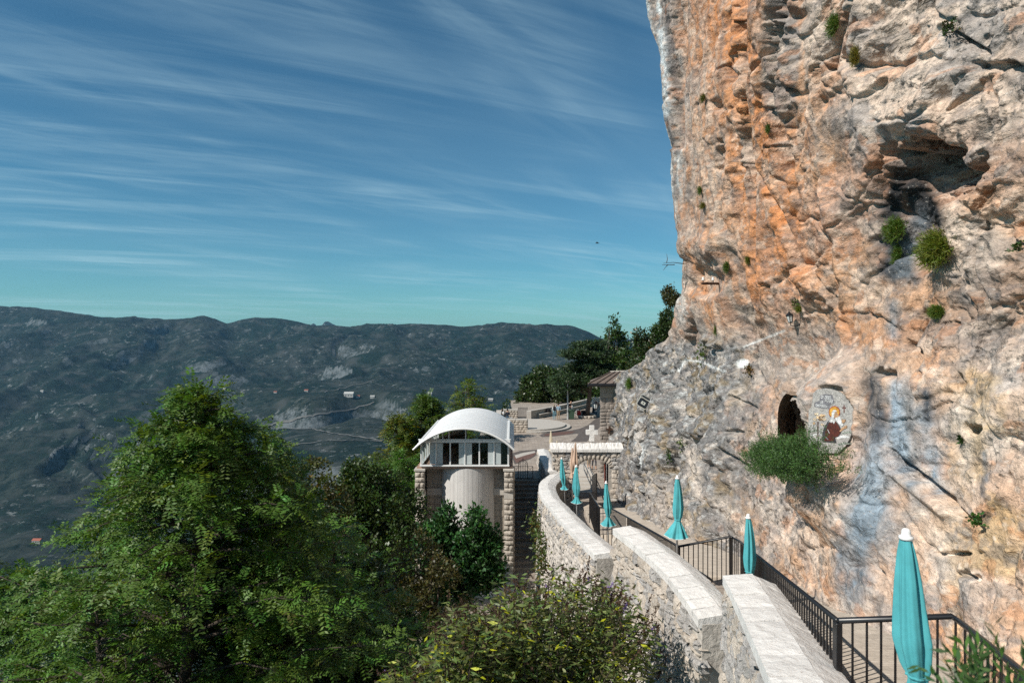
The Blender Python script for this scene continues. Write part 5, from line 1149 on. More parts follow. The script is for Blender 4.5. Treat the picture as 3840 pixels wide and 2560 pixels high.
# --- the feathery locust filling the lower left
b0 = at(720, 2900, 14.0); 
locust('big feathery locust tree filling the lower left corner', (b0.x, b0.y, -5.5), 8.22, lambda h: 0.30+0.80*min(h, 6.5), 215, 66, 0.32, (1, 1, 1), (1.9, 1.35, 0.5), 0.02, zmin=-1.5)
p = at(985, 1615, 16.5); locust('slender locust top rising right of the big feathery tree', (p.x, p.y, -6), p.z, lambda h: 0.25+0.62*min(h, 4.5), 90, 36, 0.32, (0.9, 0.95, 1), (2.0, 1.3, .5), 0.04, zmin=-1)
p = at(60, 2120, 16.0); locust('low locust crown cut off at the left edge', (p.x, p.y, -7), p.z, lambda h: 0.6+0.95*min(h, 4.5), 85, 36, 0.32, (0.95, 1.0, 0.9), zmin=-1.5)
p = at(330, 2330, 11.5); locust('leafy locust shoots low in the lower left corner', (p.x, p.y, -5), p.z+.5, lambda h: 0.5+0.8*min(h, 3), 60, 24, 0.28, (1.0, 1.0, 0.9), zmin=0.5)
p = at(1230, 1990, 19.0); locust('bright green locust sapling in the middle of the slope', (p.x, p.y, -7), p.z+.3, lambda h: 0.5+0.7*min(h, 3.5), 75, 22, 0.32, (0.9, 1.0, .85), zmin=-2)
p = at(960, 2150, 15.0); locust('shaded locust between the big tree and the dark shrubs', (p.x, p.y, -7), p.z+.6, lambda h: 0.5+0.8*min(h, 4), 80, 22, 0.30, (0.7, .75, .75), zmin=-2)  # leaf tint lowered, so part of the shade is in the colour
# --- trees on the slope beyond
broad('brownish autumn tree below the valley road', at(1150, 2150, 24), [lobe(1120, 1860, 24, 1.0, 1.1, 1.0), lobe(1210, 1900, 24, 0.9, 1.0, 1.0), lobe(1060, 1960, 24, 1.1, 1.0, 0.9), lobe(1180, 1790, 24.5, .6, .6, .6), lobe(1150, 2060, 24, 1.4, 1.2, 1.0)], 4200, 0.12, G_OLIVE, (.85, .80, .6), 0.4, (1.9, 1.0, .4), 0.08)
broad('olive green round tree left of the chapel tower', at(1400, 2200, 31), [lobe(1390, 1850, 31, 1.4, 1.4, 1.2), lobe(1300, 1930, 31, 1.2, 1.2, 1.2), lobe(1490, 1930, 31, 1.2, 1.2, 1.3), lobe(1400, 2030, 30.5, 1.8, 1.4, 1.4), lobe(1350, 1770, 31, .7, .7, .6)], 4600, 0.15, G_DARK, (1.25, 1.15, .9), .4, (2.2, 1.4, .5), 0.05)
p = at(1590, 1490, 52); locust('tall locust left of the chapel roof, tops turning yellow', (p.x, p.y, -14), p.z, lambda h: 0.5+0.62*min(h, 6), 190, 30, 0.66, (0.85, .8, .8), (1.9, 1.3, .5), 0.10, pairs=5, zmin=-8)
p = at(1490, 1560, 50); locust('reddish leafed locust beside the tall one', (p.x, p.y, -14), p.z, lambda h: 0.5+0.55*min(h, 5), 130, 28, 0.66, (1.05, .8, .7), (2.6, 1.2, .5), 0.16, pairs=5, zmin=-8)
p = at(1752, 1428, 60); locust('slim yellowing locust crown just above the white vault', (p.x, p.y, -12), p.z, lambda h: 0.5+0.6*min(h, 4.5), 75, 20, 0.66, (1.1, .9, .7), (2.4, 1.5, .5), 0.16, pairs=5, zmin=-4)
p = at(1500, 1760, 45); locust('dark green locust against the tower wall', (p.x, p.y, -14), p.z+1.0, lambda h: 0.6+0.7*min(h, 4.5), 140, 28, 0.6, (.8, .95, .8), None, 0, pairs=5, zmin=-8)
# --- shrubs in the middle; the shaded trees' leaf tints are darkened to deepen their shade
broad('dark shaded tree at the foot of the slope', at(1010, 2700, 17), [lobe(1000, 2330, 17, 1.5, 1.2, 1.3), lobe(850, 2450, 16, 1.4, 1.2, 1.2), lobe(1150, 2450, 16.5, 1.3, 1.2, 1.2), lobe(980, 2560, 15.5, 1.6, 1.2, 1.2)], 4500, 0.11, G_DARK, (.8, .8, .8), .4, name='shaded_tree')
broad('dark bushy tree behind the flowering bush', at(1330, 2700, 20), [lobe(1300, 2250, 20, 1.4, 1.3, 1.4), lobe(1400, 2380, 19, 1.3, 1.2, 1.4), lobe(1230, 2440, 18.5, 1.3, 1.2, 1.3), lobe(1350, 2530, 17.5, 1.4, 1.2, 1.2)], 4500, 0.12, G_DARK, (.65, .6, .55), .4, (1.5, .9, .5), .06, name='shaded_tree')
broad('brown leaved shrub in front of the tower foot', at(1600, 2480, 25), [lobe(1560, 2110, 25.5, .9, 1.0, 1.2), lobe(1640, 2220, 24.5, 1.1, 1.0, 1.1), lobe(1540, 2290, 24.5, .9, .9, 1.1), lobe(1700, 2330, 24, 1.0, .9, 0.9)], 2300, 0.12, G_OLIVE, (.6, .47, .38), .5, (1.2, .8, .5), .12, name='brown_shrub', cat='shrub', thr=0.12)
broad('glossy dark green laurel in front of the curved concrete', at(1720, 2420, 28.5), [lobe(1740, 2045, 28.5, 1.25, 1.1, 1.2), lobe(1700, 1960, 28.5, .55, .55, .65), lobe(1775, 1970, 28.5, .5, .5, .6), lobe(1640, 2040, 28.7, .8, .8, .8), lobe(1800, 2125, 28.2, .85, .9, .9), lobe(1700, 2165, 28, 1.15, 1.1, .9), lobe(1820, 2055, 28.5, .5, .5, .6)], 3600, 0.20, G_GLOSS, (1, 1, 1), .3, (1.8, 1.7, .8), .03, wid=.26, name='laurel_tree', up=.5, clump=.7)
# --- butterfly bush along the wall: arching stems, drooping leaves, brown seed heads, a few lilac flowers
def buddleia(label, base, stems, seed_mass):
    t = thing('butterfly_bush', label, 'bush', base); base = np.array(base); LP = []; LD = []; tips = []; b = MB()
    for tip in stems:
        tip = np.array(tip); mid = base*0.45+tip*0.55+np.array((0, 0, 0.5))+rng.normal(size=3)*.15; pts = [base+(rng.random(3)-.5)*np.array((.9, .9, .1)), mid, tip]
        pp = [pts[0]*(1-s_)**2+2*pts[1]*s_*(1-s_)+pts[2]*s_*s_ for s_ in np.linspace(0, 1, 7)]; b.tube([Vector(q) for q in pp], [.022*(1-.75*k/6) for k in range(7)], 4)
        for j in range(seed_mass):
            s_ = 1-0.62*rng.random()**1.3; q = pts[0]*(1-s_)**2+2*pts[1]*s_*(1-s_)+pts[2]*s_*s_+rng.normal(size=3)*0.16; LP.append(q); az = rng.random()*6.283; LD.append(np.array((math.cos(az), math.sin(az), -0.55+0.9*rng.random())))
        tips.append((tip, unit(tip-mid)))
    obj('stems', b.mesh('stems', bark), t)
    LP = np.array(LP); LD = unit(np.array(LD)); V, F = leaf_quads(LP, LD, 0.10+0.10*rng.random(len(LP)), 0.14, .55, -.06)
    obj('foliage', mesh_np('foliage', V, F, G_BUD, tint=tints(len(LP), 4, (1, 1, 1), .5, (3.6, 3.0, .5), .07)), t)
    sp = []; fl = []
    for tip, d in tips:
        for k in range(rng.integers(1, 4)):
            o = tip+rng.normal(size=3)*np.array((.12, .12, .06)); dd = unit(d+rng.normal(size=3)*.35+np.array((0, 0, .25))); k_ = 55
            (fl if rng.random() < 0.04 else sp).append((o, dd, 0.10+0.13*rng.random()))
    for nm, lst, col, sz in (('seed_heads', sp, (0.075, 0.042, 0.026), .026), ('flower_spikes', fl, (0.26, 0.17, 0.40), .026)):
        if not lst: continue
        P = []; D = []
        for o, dd, l_ in lst:
            k_ = 46; s_ = rng.random(k_); P.append(o+dd*(s_*l_)[:, None]+rng.normal(size=(k_, 3))*.014*(1.2-s_)[:, None]); D.append(unit(rng.normal(size=(k_, 3))+dd))
        P = np.concatenate(P); D = np.concatenate(D); V, F = leaf_quads(P, D, sz*(.6+.8*rng.random(len(P))), .42)
        tag(obj(nm, mesh_np(nm, V, F, mat('%s_dry' % nm, col, .9, .3, 20)), t), kind='stuff')
def cone_tips(n, box, d0, d1, zf):
    out = []
    for _ in range(n):
        px = rng.uniform(*box); d = rng.uniform(d0, d1); py = zf(px)+(rng.uniform(0, 330)*rng.random() if rng.random() < .8 else rng.uniform(-75, 10)); c = at(px, py, d); out.append((c.x, c.y, c.z))
    return out
top = lambda px: interp(px, [1440, 1560, 1700, 1850, 1950, 2010, 2150, 2300, 2400, 2450], [2540, 2480, 2300, 2320, 2215, 2260, 2195, 2245, 2350, 2460])
bb = at(1920, 2900, 12.2); buddleia('large butterfly bush with yellowing leaves against the rubble wall', (bb.x+.3, bb.y, bb.z-1.5), cone_tips(190, (1700, 2440), 10.6, 13.4, top), 88)
bb = at(1720, 2800, 11.5); buddleia('smaller butterfly bush spreading over the dark stair foot', (bb.x, bb.y, bb.z-1.5), cone_tips(100, (1440, 1900), 10.0, 12.4, lambda x: top(x)+70), 88)
# --- plaza trees
broad('round dark oak at the far edge of the plaza, beside the wall', at(1990, 1640, 96), [lobe(1990, 1520, 96, 2.6, 2.5, 2.2), lobe(1940, 1540, 97, 2.0, 2, 1.9), lobe(2050, 1480, 96, 2.6, 2.5, 2.4), lobe(2000, 1450, 97, 1.8, 1.8, 1.6)], 2600, 0.34, G_DARK, (1.15, 1.0, .8), .35, (1.8, 1.2, .5), .05, name='oak_tree', clump=1.6, trunk_r=.25)
broad('taller oak just left of the lamp post', at(2090, 1620, 99), [lobe(2060, 1440, 99, 2.4, 2.4, 2.2), lobe(2110, 1460, 98, 2.5, 2.4, 2.6), lobe(2030, 1410, 100, 1.5, 1.5, 1.2), lobe(2120, 1530, 97, 2.4, 2, 1.8)], 2600, 0.34, G_DARK, (1.05, .95, .8), .35, name='oak_tree', clump=1.6, trunk_r=.25)
broad('oak hidden behind the pine trunk', at(2190, 1600, 101), [lobe(2170, 1470, 101, 2.4, 2.2, 2.6), lobe(2230, 1480, 101, 2.2, 2.2, 2.2), lobe(2200, 1420, 102, 2.2, 2.2, 1.8)], 2000, 0.34, G_DARK, (.95, .95, .8), .35, name='oak_tree', clump=1.6, trunk_r=.25)
broad('tall pointed broadleaf tree rising behind the pine', at(2320, 1600, 88), [lobe(2298, 1225, 88, .8, .8, 1.2), lobe(2310, 1290, 88, 1.5, 1.4, 1.4), lobe(2330, 1350, 87, 2.3, 2, 1.6), lobe(2290, 1400, 87, 2.6, 2.2, 1.8), lobe(2360, 1400, 86, 2.2, 2, 1.8), lobe(2330, 1450, 85, 2.8, 2.2, 1.6), lobe(2250, 1330, 88, 1.3, 1.2, 1.2), lobe(2260, 1460, 86, 2.0, 2, 1.6)], 3600, 0.34, G_DARK, (1.25, 1.2, .9), .35, (2.0, 1.7, .6), .05, name='tall_broadleaf_tree', clump=1.2, trunk_r=.22)
broad('dark russet tree between the tall tree and the cliff', at(2430, 1480, 62), [lobe(2420, 1310, 62, .9, .9, 1.2), lobe(2400, 1260, 62, .5, .5, .6), lobe(2450, 1340, 60, 1.2, 1.1, 1.1), lobe(2410, 1390, 60, 1.3, 1.1, 1.0), lobe(2475, 1280, 60, .7, .6, .9), lobe(2455, 1400, 57, 1.4, 1.0, .8)], 2600, 0.22, G_DARK, (.95, .85, .75), .4, (2.2, .7, .5), .06, name='russet_tree', clump=.8)
for i, (px, py, d, rx, rz, m_, ti, lab) in enumerate(((2502, 1200, 43, .34, .62, G_DARK, (1, .95, .9), 'dense shrub hanging on the cliff edge above the trees'), (2515, 1110, 41, .35, .5, G_OLIVE, (.7, .6, .55), 'grey twiggy shrub high on the cliff edge'), (2480, 1245, 44, .7, .45, G_DARK, (1.1, 1.1, .9), 'green shrub on the lower cliff edge'), (2425, 1375, 41.5, .6, .4, G_DARK, (1, 1.05, 1), 'low shrub on the rock top behind the house roof'))):
    broad(lab, at(px, py+18, d), [lobe(px, py, d, rx, .6, rz), lobe(px+8, py+12, d, rx*.7, .6, rz*.7)], 700, 0.13, m_, ti, .4, name='cliff_shrub', cat='shrub', trunk_r=.03, stem='stems', fol='foliage', clump=.4)
# --- the pine
def pine():
    base = atz(2200, 1566, 0.0); top_ = at(2215, 1283, base.y); t = thing('pine_tree', 'flat topped black pine on the plaza', 'tree', base, None)
    tr = [base.lerp(top_, f)+Vector((0.22*math.sin(f*3), 0, 0)) for f in np.linspace(0, 1, 9)]; limbs = []; P = []; D = []
    k = base.y/FPX
    for (px, py, w, n_) in ((2215, 1300, 90, 7), (2180, 1330, 95, 8), (2245, 1335, 75, 7), (2170, 1375, 100, 8), (2240, 1378, 80, 8), (2130, 1412, 90, 8), (2200, 1408, 95, 8), (2110, 1425, 60, 5), (2255, 1415, 60, 6), (2165, 1440, 90, 7), (2105, 1452, 50, 5)):
        for j in range(n_):
            e = Vector(at(px+rng.uniform(-1, 1)*w*.62, py+rng.uniform(-12, 10), base.y+rng.uniform(-2.4, 2.4))); z0 = e.z-0.5; f = max(0.3, min(.97, z0/top_.z)); a = base.lerp(top_, f)
            limbs.append(([a, (a+e)/2+Vector((0, 0, .12)), e], [.06, .04, .015]))
            for s_ in (0.55, 0.75, 0.9, 1.0):
                c = np.array(a.lerp(e, s_)); kk = 80; q = c+rng.normal(size=(kk, 3))*np.array((.42, .42, .16)); P.append(q); D.append(unit(rng.normal(size=(kk, 3))*.55+np.array((0, 0, .75))+unit(np.array(e-a))*.5))
    P = np.concatenate(P); D = np.concatenate(D); PP = np.repeat(P, 4, 0); DD = unit(np.repeat(D, 4, 0)+rng.normal(size=(len(PP), 3))*.55); V, F = leaf_quads(PP, DD, .26+.16*rng.random(len(PP)), .10)
    limb_tubes((tr, [.30*(1-.75*f) for f in np.linspace(0, 1, 9)]), limbs, 'trunk', bark_pine, t, 9)
    obj('crown', mesh_np('crown', V, F, G_PINE, tint=tints(len(PP), 4, (1, 1, 1), .5, (2.0, 1.8, .8), .06)), t)
    return base
pine_base = pine()

# ---------------------------------------------------------------- plants growing from the rock
def tuft(label, px, py, rx_px, rz_px, tint, dense, grav=0.0, name='rock_tuft', m=None, fr=1.0):
    c = on_cliff(px, py, 0.02); s_ = c.y/FPX; rx = rx_px*s_; rz = rz_px*s_; t = thing(name, label, 'plant', c)
    n = int(700*dense); ang_ = rng.random(n)*2*math.pi; u = rand_dirs(n); u[:, 0] = -np.abs(u[:, 0])*0.8; u = unit(u+np.array((-.35, 0, .25-grav)))
    base = np.array(c)+rng.normal(size=(n, 3))*np.array((.02, rx*.22, rz*.22)); L_ = (0.45+0.6*rng.random(n))*fr; tip = u*np.array((rx*.8, rx, rz))*L_[:, None]; ln = np.linalg.norm(tip, axis=1)
    V, F = leaf_quads(base, unit(tip), ln, 0.018/np.maximum(.25, ln/ .25).mean()); nn = 2
    P2 = np.concatenate([base+tip*f for f in (.45, .62, .78, .92)]); V2, F2 = leaf_quads(P2, unit(np.tile(unit(tip), (4, 1))+rng.normal(size=(len(P2), 3))*.7), np.tile(ln*.32, 4), .055)
    V = np.concatenate([V, V2]); F = np.concatenate([F, F2+4*n]); obj('blades', mesh_np('blades', V, F, m or G_GRASS, tint=tints(len(V)//4, 4, tint, .45, (1.7, 1.2, .8), .08)), t)
    obj('root', MB().lathe([(.001, -.02), (rx*.10, 0), (rx*.06, .03), (.001, .05)], 8, c+Vector((.02, 0, -.01))).mesh('root', bark), t)
for a in ((3135, 100, 42, 42, (.75, 1, .8), 1.0, 0, 'green grass tuft on a ledge at the top of the cliff'), (3210, 220, 30, 44, (1.5, .95, .7), .7, -.1, 'yellowing upright tuft just below the top ledge'), (2890, 480, 16, 22, (.7, 1, .8), .5, 0, 'small green tuft on the orange rock'),
          (2626, 712, 18, 20, (.75, 1, .8), .5, 0, 'small green tuft near the left cliff edge'), (2636, 770, 24, 16, (1.3, .9, .8), .4, .2, 'dry brown tuft below the small left edge tuft'), (3375, 858, 62, 46, (.8, 1.05, .7), 1.6, 0, 'round green tuft on the black water stain'), (3372, 955, 34, 44, (.75, 1, .7), .9, .1, 'lower hanging tuft on the black water stain'),
          (3528, 945, 88, 74, (1.15, 1.1, .6), 2.6, 0, 'largest yellow green tuft beside the black stain'), (3522, 1167, 42, 30, (.8, 1, .6), 1.1, 0, 'compact green tuft on the bare pale rock'), (2728, 998, 24, 24, (.6, .85, .7), .8, 0, 'dark green tuft below the overhang'), (2806, 972, 17, 20, (1, 1, .6), .5, 0, 'pale green tuft right of the dark one'),
          (2998, 1160, 26, 16, (1.1, 1, .5), .5, 0, 'yellow green plants beside the wall lantern'), (2680, 1240, 10, 22, (.8, 1, .6), .4, .1, 'little tuft hanging under the orange ledge'), (2362, 1445, 26, 26, (.7, 1.1, .6), .7, .1, 'bright green tuft beside the house roof corner'), (2640, 370, 26, 18, (.9, .75, .7), .4, .2, 'dry tangle high on the left of the cliff')):
    tuft(a[7], *a[:6], a[6])
def sprig(label, px, py, r_px, n, leaf, m, tint, alt=None, pa=0):
    c = on_cliff(px, py, 0.03); s_ = c.y/FPX; r = r_px*s_; t = thing('rock_plant', label, 'plant', c); q = np.array(c)+rng.normal(size=(n, 3))*np.array((.25, .55, .55))*r+np.array((-.3*r, 0, 0)); b = MB()
    for i in range(0, n, 6): b.tube([c+Vector((.05, 0, -r*.3)), Vector(q[i])], [.006, .003], 4)
    obj('stems', b.mesh('stems', bark), t); P = np.repeat(q, 3, 0); V, F = leaf_quads(P, unit(rng.normal(size=(len(P), 3))+np.array((-.5, 0, .3))), leaf*(.6+.8*rng.random(len(P))), .32); obj('foliage', mesh_np('foliage', V, F, m, tint=tints(len(P), 4, tint, .4, alt, pa)), t)
sprig('small leafy plant low on the pale rock near the railing', 3672, 1955, 26, 34, .05, G_GLOSS, (1.3, 1.2, .8)); sprig('leafy climbing plant on the cliff near the right border, high up', 3570, 110, 34, 40, .05, G_DARK, (1.1, 1.1, .9), (2.5, .8, .5), .2)
sprig('russet plant on the pale patch above the small cave', 2820, 1375, 28, 40, .07, G_OLIVE, (1.3, .7, .5)); sprig('green shoots right of the wall lantern', 2990, 1150, 24, 26, .05, G_DARK, (1.6, 1.5, .7)); sprig('dark sprig under the blue grey streak', 3608, 1640, 14, 18, .05, G_DARK, (.9, 1, .7))
sprig('tiny plant on the shaded rock above the gateway', 2515, 1712, 20, 26, .10, G_DARK, (1.2, 1.3, .9)); sprig('green plant with lilac bloom at the right border', 3826, 930, 26, 30, .05, G_DARK, (1.2, 1.2, .8), (4, 2.4, 6), .12); sprig('green fringe hanging on the mid ledge', 2640, 1330, 40, 40, .09, G_GRASS, (.7, .8, .6)); sprig('weeds in the dark rock crack above the gateway', 2560, 1660, 18, 20, .09, G_GRASS, (.7, .9, .6))
# rosemary below the mosaic
def rosemary(label, c, r, n, ln, name='rosemary_bush', flat=None):
    t = thing(name, label, 'bush', c); c = np.array(c); u = rand_dirs(n); u[:, 0] = np.where(u[:, 0] > .3, -u[:, 0], u[:, 0]); rad = (.45+.55*rng.random(n)**.6)[:, None]; q = c+u*rad*np.array(r)*(1+.45*vn(u[:, 0]*5, u[:, 1]*5, u[:, 2]*5, 5))[:, None]; q[:, 2] += (c[1]-q[:, 1])*0.15
    T = unit(u*np.array((.5, .45, .3))+np.array((-.1, 0, .95))+rng.normal(size=(n, 3))*.22); b = MB()
    for i in range(0, n, 25): b.tube([Vector(c+np.array((.2, 0, -r[2]*.6))), Vector((q[i]+c)/2), Vector(q[i])], [.014, .009, .004], 4)
    obj('stems', b.mesh('stems', bark), t); k = 15; P = []; D = []
    for j in range(k): P.append(q+T*ln*(j/k)); D.append(unit(T*.75+rng.normal(size=(n, 3))*.62))
    P = np.concatenate(P); D = np.concatenate(D); V, F = leaf_quads(P, D, .035+.02*rng.random(len(P)), .12); obj('foliage', mesh_np('foliage', V, F, G_ROSE, tint=tints(len(P), 4, (1, 1, 1), .4, (1.9, 1.9, 1.3), .06)), t)
rosemary('large dark green rosemary bush under the rock mosaic', (5.60, 13.55, 9.2-(1722-1262)/2560*13.8), (.50, 1.95, .46), 3400, .17)
pc = at(3735, 2560, 1.75); rosemary('blurred rosemary sprigs close to the lens at the lower right', (pc.x+.05, pc.y, pc.z-.12), (.10, .12, .14), 40, .14, 'rosemary_sprigs')
obj_pot = MB().lathe([(.001, -.36), (.14, -.36), (.18, -.12), (.19, -.12), (.19, -.09), (.16, -.09), (.15, -.12), (.001, -.12)], 20, (pc.x+.08, pc.y, pc.z-.12)); tag(obj('plant_pot', obj_pot.mesh('plant_pot', mat('terracotta', (.35, .14, .08), .9, .2, 8))), 'terracotta pot holding the blurred rosemary at the lower right', 'pot')
# weeds hanging on the retaining wall
for px, py, d, r, n_, lab in ((2012, 1965, 29.5, .40, 90, 'green weeds hanging from the curved wall beside the stair'), (2030, 2040, 27.5, .35, 70, 'second clump of weeds lower on the curved wall'), (2035, 2110, 25, .30, 60, 'russet weeds near the curved wall foot')):
    c = at(px, py, d); t = thing('wall_weeds', lab, 'plant', c); P = np.array(c)+rng.normal(size=(n_*4, 3))*np.array((.5, .5, .9))*r; V, F = leaf_quads(P, unit(rng.normal(size=(len(P), 3))+np.array((-.5, 0, -.2))), .10+.1*rng.random(len(P)), .22)
    obj('foliage', mesh_np('foliage', V, F, G_OLIVE, tint=tints(len(P), 4, (.9, 1.1, .8), .4, (1.6, .9, .5), .25)), t)
# dry twigs against the sky
t = thing('dry_branch', 'bare dry branch sticking out of the cliff against the sky', 'branch', on_cliff(2552, 982))
tw_b = on_cliff(2560, 985); P0 = [tw_b, at(2525, 984, tw_b.y-.2), at(2486, 987, tw_b.y-.4)]
for P_ in (P0, [at(2530, 992, tw_b.y-.2), at(2500, 993, tw_b.y-.3), at(2482, 993, tw_b.y-.3)], [at(2500, 985, tw_b.y-.3), at(2503, 970, tw_b.y-.3), at(2500, 952, tw_b.y-.3)], [at(2505, 993, tw_b.y-.3), at(2497, 1000, tw_b.y-.3), at(2487, 1014, tw_b.y-.3)]): obj('twig', MB().tube(P_, [.018, .012, .006], 5).mesh('twig', bark), t)
# ---------------------------------------------------------------- closed umbrellas
def umbrella(label, px, py, d, zf, L_, tie, m, flare=1.0, lean=(0.0, 0.0), group='closed umbrellas', seed=0, trim=True, rmax=0.10, capm=None):
    top_ = at(px, py, d); base = Vector((top_.x, top_.y, zf)); t = thing('closed_umbrella', label, 'umbrella', base, group); R = np.random.default_rng(seed); hz_ = top_.z-zf
    nt_, nr_ = 72, 34; th = np.linspace(0, 2*math.pi, nt_, endpoint=False); tt = np.linspace(0, 1, nr_); ph = R.random()*6
    Rr = np.interp(tt, [0, .06, .25, .55*tie/.75, tie-.06, tie, tie+.04, tie+.15, 1], np.array([.040, .052, .078, 1.0*rmax, .082, .060, .068, .10*flare, .15*flare])*[1, 1, 1, 1, 1, 1, 1, 1, 1])
    amp = np.interp(tt, [0, .1, tie-.05, tie, 1], [.08, .24, .34, .14, .40])
    w = np.clip(0.72*np.cos(6*th[None, :]+ph+1.6*tt[:, None]+0.9*np.sin(th+ph)[None, :])+0.42*np.cos(11*th[None, :]-ph+0.8*tt[:, None]), -1, 1); w = np.where(w > 0, w**0.6, -np.abs(w)**1.4)*(0.75+0.35*np.sin(2*th+ph*3))[None, :]
    rr = Rr[:, None]*(1+amp[:, None]*w+0.06*np.sin(3*th+ph*2+3*tt[:, None]))
    sx = lean[0]*tt*L_+0.03*np.sin(tt*4+ph)*tt; sy = lean[1]*tt*L_
    X_ = sx[:, None]+rr*np.cos(th); Y_ = sy[:, None]+rr*np.sin(th); Z_ = np.repeat((hz_-0.05-tt*L_)[:, None], nt_, 1)+np.interp(tt, [tie, 1], [0, 1])[:, None]*0.035*w
    V = np.stack([X_, Y_, Z_], -1).reshape(-1, 3); F = [(i*nt_+j, i*nt_+(j+1) % nt_, (i+1)*nt_+(j+1) % nt_, (i+1)*nt_+j) for i in range(nr_-1) for j in range(nt_)]
    cn = obj('canopy', mesh_np('canopy', V, np.array(F)[:, ::-1], m, True), t, local=True)
    hem = [Vector(V[(nr_-1)*nt_+j]) for j in range(0, nt_, 1)]; hem.append(hem[0])
    if trim: obj('trim', MB().tube(hem, .006, 4, False).mesh('trim', white_pl), cn, local=True)
    k = int(tie*(nr_-1)); ring = [Vector(V[k*nt_+j])*1.0+Vector((math.cos(th[j]), math.sin(th[j]), 0))*.004 for j in range(0, nt_, 3)]; ring.append(ring[0]); obj('tie_strap', MB().tube(ring, .013, 6, False).mesh('tie_strap', m), cn, local=True)
    obj('pole', MB().tube([(sx[-1]*.9+lean[0]*(hz_-L_)*.5, sy[-1]*.9, 0.02), (sx[-1]*.9, sy[-1]*.9, hz_-L_+.1), (sx[k], sy[k], hz_-L_*tie), (0, 0, hz_-.03)], .022, 10).mesh('pole', alu, True), t, local=True)
    obj('finial', MB().lathe([(.001, -.055), (.050, -.055), (.054, -.04), (.050, -.028), (.034, -.022), (.034, .0), (.031, .018), (.020, .030), (.001, .033)], 20, (0, 0, hz_)).mesh('finial', capm or white_pl, True), t, local=True)
    obj('foot', MB().lathe([(.001, 0), (.28, 0), (.28, .05), (.05, .08), (.035, .30), (.001, .30)], 24, (0, 0, 0.0)).mesh('foot', grey_steel), t, local=True)
umbrella('nearest closed teal umbrella with white knob, in front of the near railing', 3398, 1995, 5.35, 5.2, 1.36, .80, teal, 1.05, (.085, 0), seed=1, rmax=.108)
umbrella('closed teal umbrella rising behind the end of the nearest coping', 2806, 1932, 12.6, 3.3, 1.35, .74, teal, .9, (.05, 0), seed=2)
umbrella('closed teal umbrella with flared skirt at the railing corner', 2540, 1786, 15.55, 3.3, 1.33, .70, teal, 1.35, (.015, 0), seed=3)
umbrella('closed teal umbrella with ruffled hem before the black railing', 2273, 1806, 22.4, 1.1, 1.37, .78, teal, 1.45, (.05, 0), seed=4, rmax=.125)
umbrella('closed teal umbrella standing in front of the gateway arch', 2161, 1745, 26.0, 1.0, 1.37, .81, teal, 1.15, (.0, 0), seed=5, rmax=.125)
umbrella('closed teal umbrella left of the arch beside the curved coping', 2106, 1716, 31.0, .75, 1.38, .84, teal, 1.1, (.08, 0), seed=6, rmax=.125)
umbrella('taller closed beige umbrella on the arch front', 2158, 1662, 33.5, .45, 1.42, .80, beige, 1.0, (.0, 0), seed=7, rmax=.13, trim=False, capm=beige)
umbrella('slimmer beige umbrella half hidden behind the taller beige one', 2147, 1680, 34.3, .35, 1.42, .80, beige, 1.0, (.0, 0), seed=8, rmax=.11, trim=False, capm=beige)
umbrella('closed cream umbrella standing alone behind the gateway', 2066, 1616, 50.5, 0.0, 1.40, .80, cream, 1.0, (.0, 0), seed=9, rmax=.12, trim=False, capm=cream)
umbrella('cream umbrella tip just showing over the gateway coping', 2089, 1652, 49.5, 0.0, 1.40, .80, cream, 1.0, (.0, 0), seed=10, rmax=.12, trim=False, capm=cream)

# ---------------------------------------------------------------- lamps and fittings
lamp_glass = mat('milky_lamp_glass', (0.55, 0.56, 0.54), 0.3, 0.08, 4, spec=0.6)
def lantern(label, c, h, arm=None, tilt=0.0):
    """six sided carriage lantern, c = middle of the glass, on a scrolled bracket towards arm"""
    t = thing('wall_lantern', label, 'lantern', c); c = Vector(c); M_ = Matrix.Translation(c) @ Matrix.Rotation(tilt, 4, 'Y')
    def hexr(r, z): return [(r*math.cos(a), r*math.sin(a), z) for a in np.linspace(0, 2*math.pi, 6, endpoint=False)]
    u = h
    obj('glass', MB().lathe([(.13*u, -.26*u), (.21*u, .16*u)], 6, M=M_).mesh('glass', lamp_glass), t)
    obj('roof', MB().lathe([(.26*u, .16*u), (.27*u, .19*u), (.10*u, .33*u), (.06*u, .35*u), (.06*u, .40*u), (.02*u, .43*u), (.02*u, .50*u), (.001, .51*u)], 6, M=M_).mesh('roof', iron), t)
    obj('base', MB().lathe([(.001, -.36*u), (.06*u, -.34*u), (.15*u, -.28*u), (.15*u, -.25*u)], 6, M=M_).mesh('base', iron), t)
    for a in range(6): 
        d = 2*math.pi*a/6; obj('glazing_bar', MB().tube([M_ @ Vector((.135*u*math.cos(d), .135*u*math.sin(d), -.26*u)), M_ @ Vector((.22*u*math.cos(d), .22*u*math.sin(d), .17*u))], .018*u, 4).mesh('glazing_bar', iron), t)
    if arm is not None:
        a = Vector(arm); lo = M_ @ Vector((0, 0, -.36*u)); mid = (lo+a)/2
        obj('bracket', MB().tube([lo, lo+Vector((0, 0, -.12*u)), mid+Vector((0, 0, -.16*u)), a+Vector((0, 0, -.05*u))], .03*u, 6).mesh('bracket', iron), t)
        obj('scroll', MB().tube([mid+Vector((math.cos(k)*.012*k*u*1.1*(a-lo).normalized().x, math.cos(k)*.012*k*u*(a-lo).normalized().y, -.10*u+math.sin(k)*.012*k*u)) for k in np.linspace(0, 9, 18)], .018*u, 5).mesh('scroll', iron), t)
        obj('wall_plate', MB().lathe([(.001, 0), (.10*u, 0), (.10*u, .04*u), (.05*u, .07*u), (.001, .07*u)], 12, M=Matrix.Translation(a) @ Matrix.Rotation(math.radians(-90), 4, 'Y')).mesh('wall_plate', iron), t)
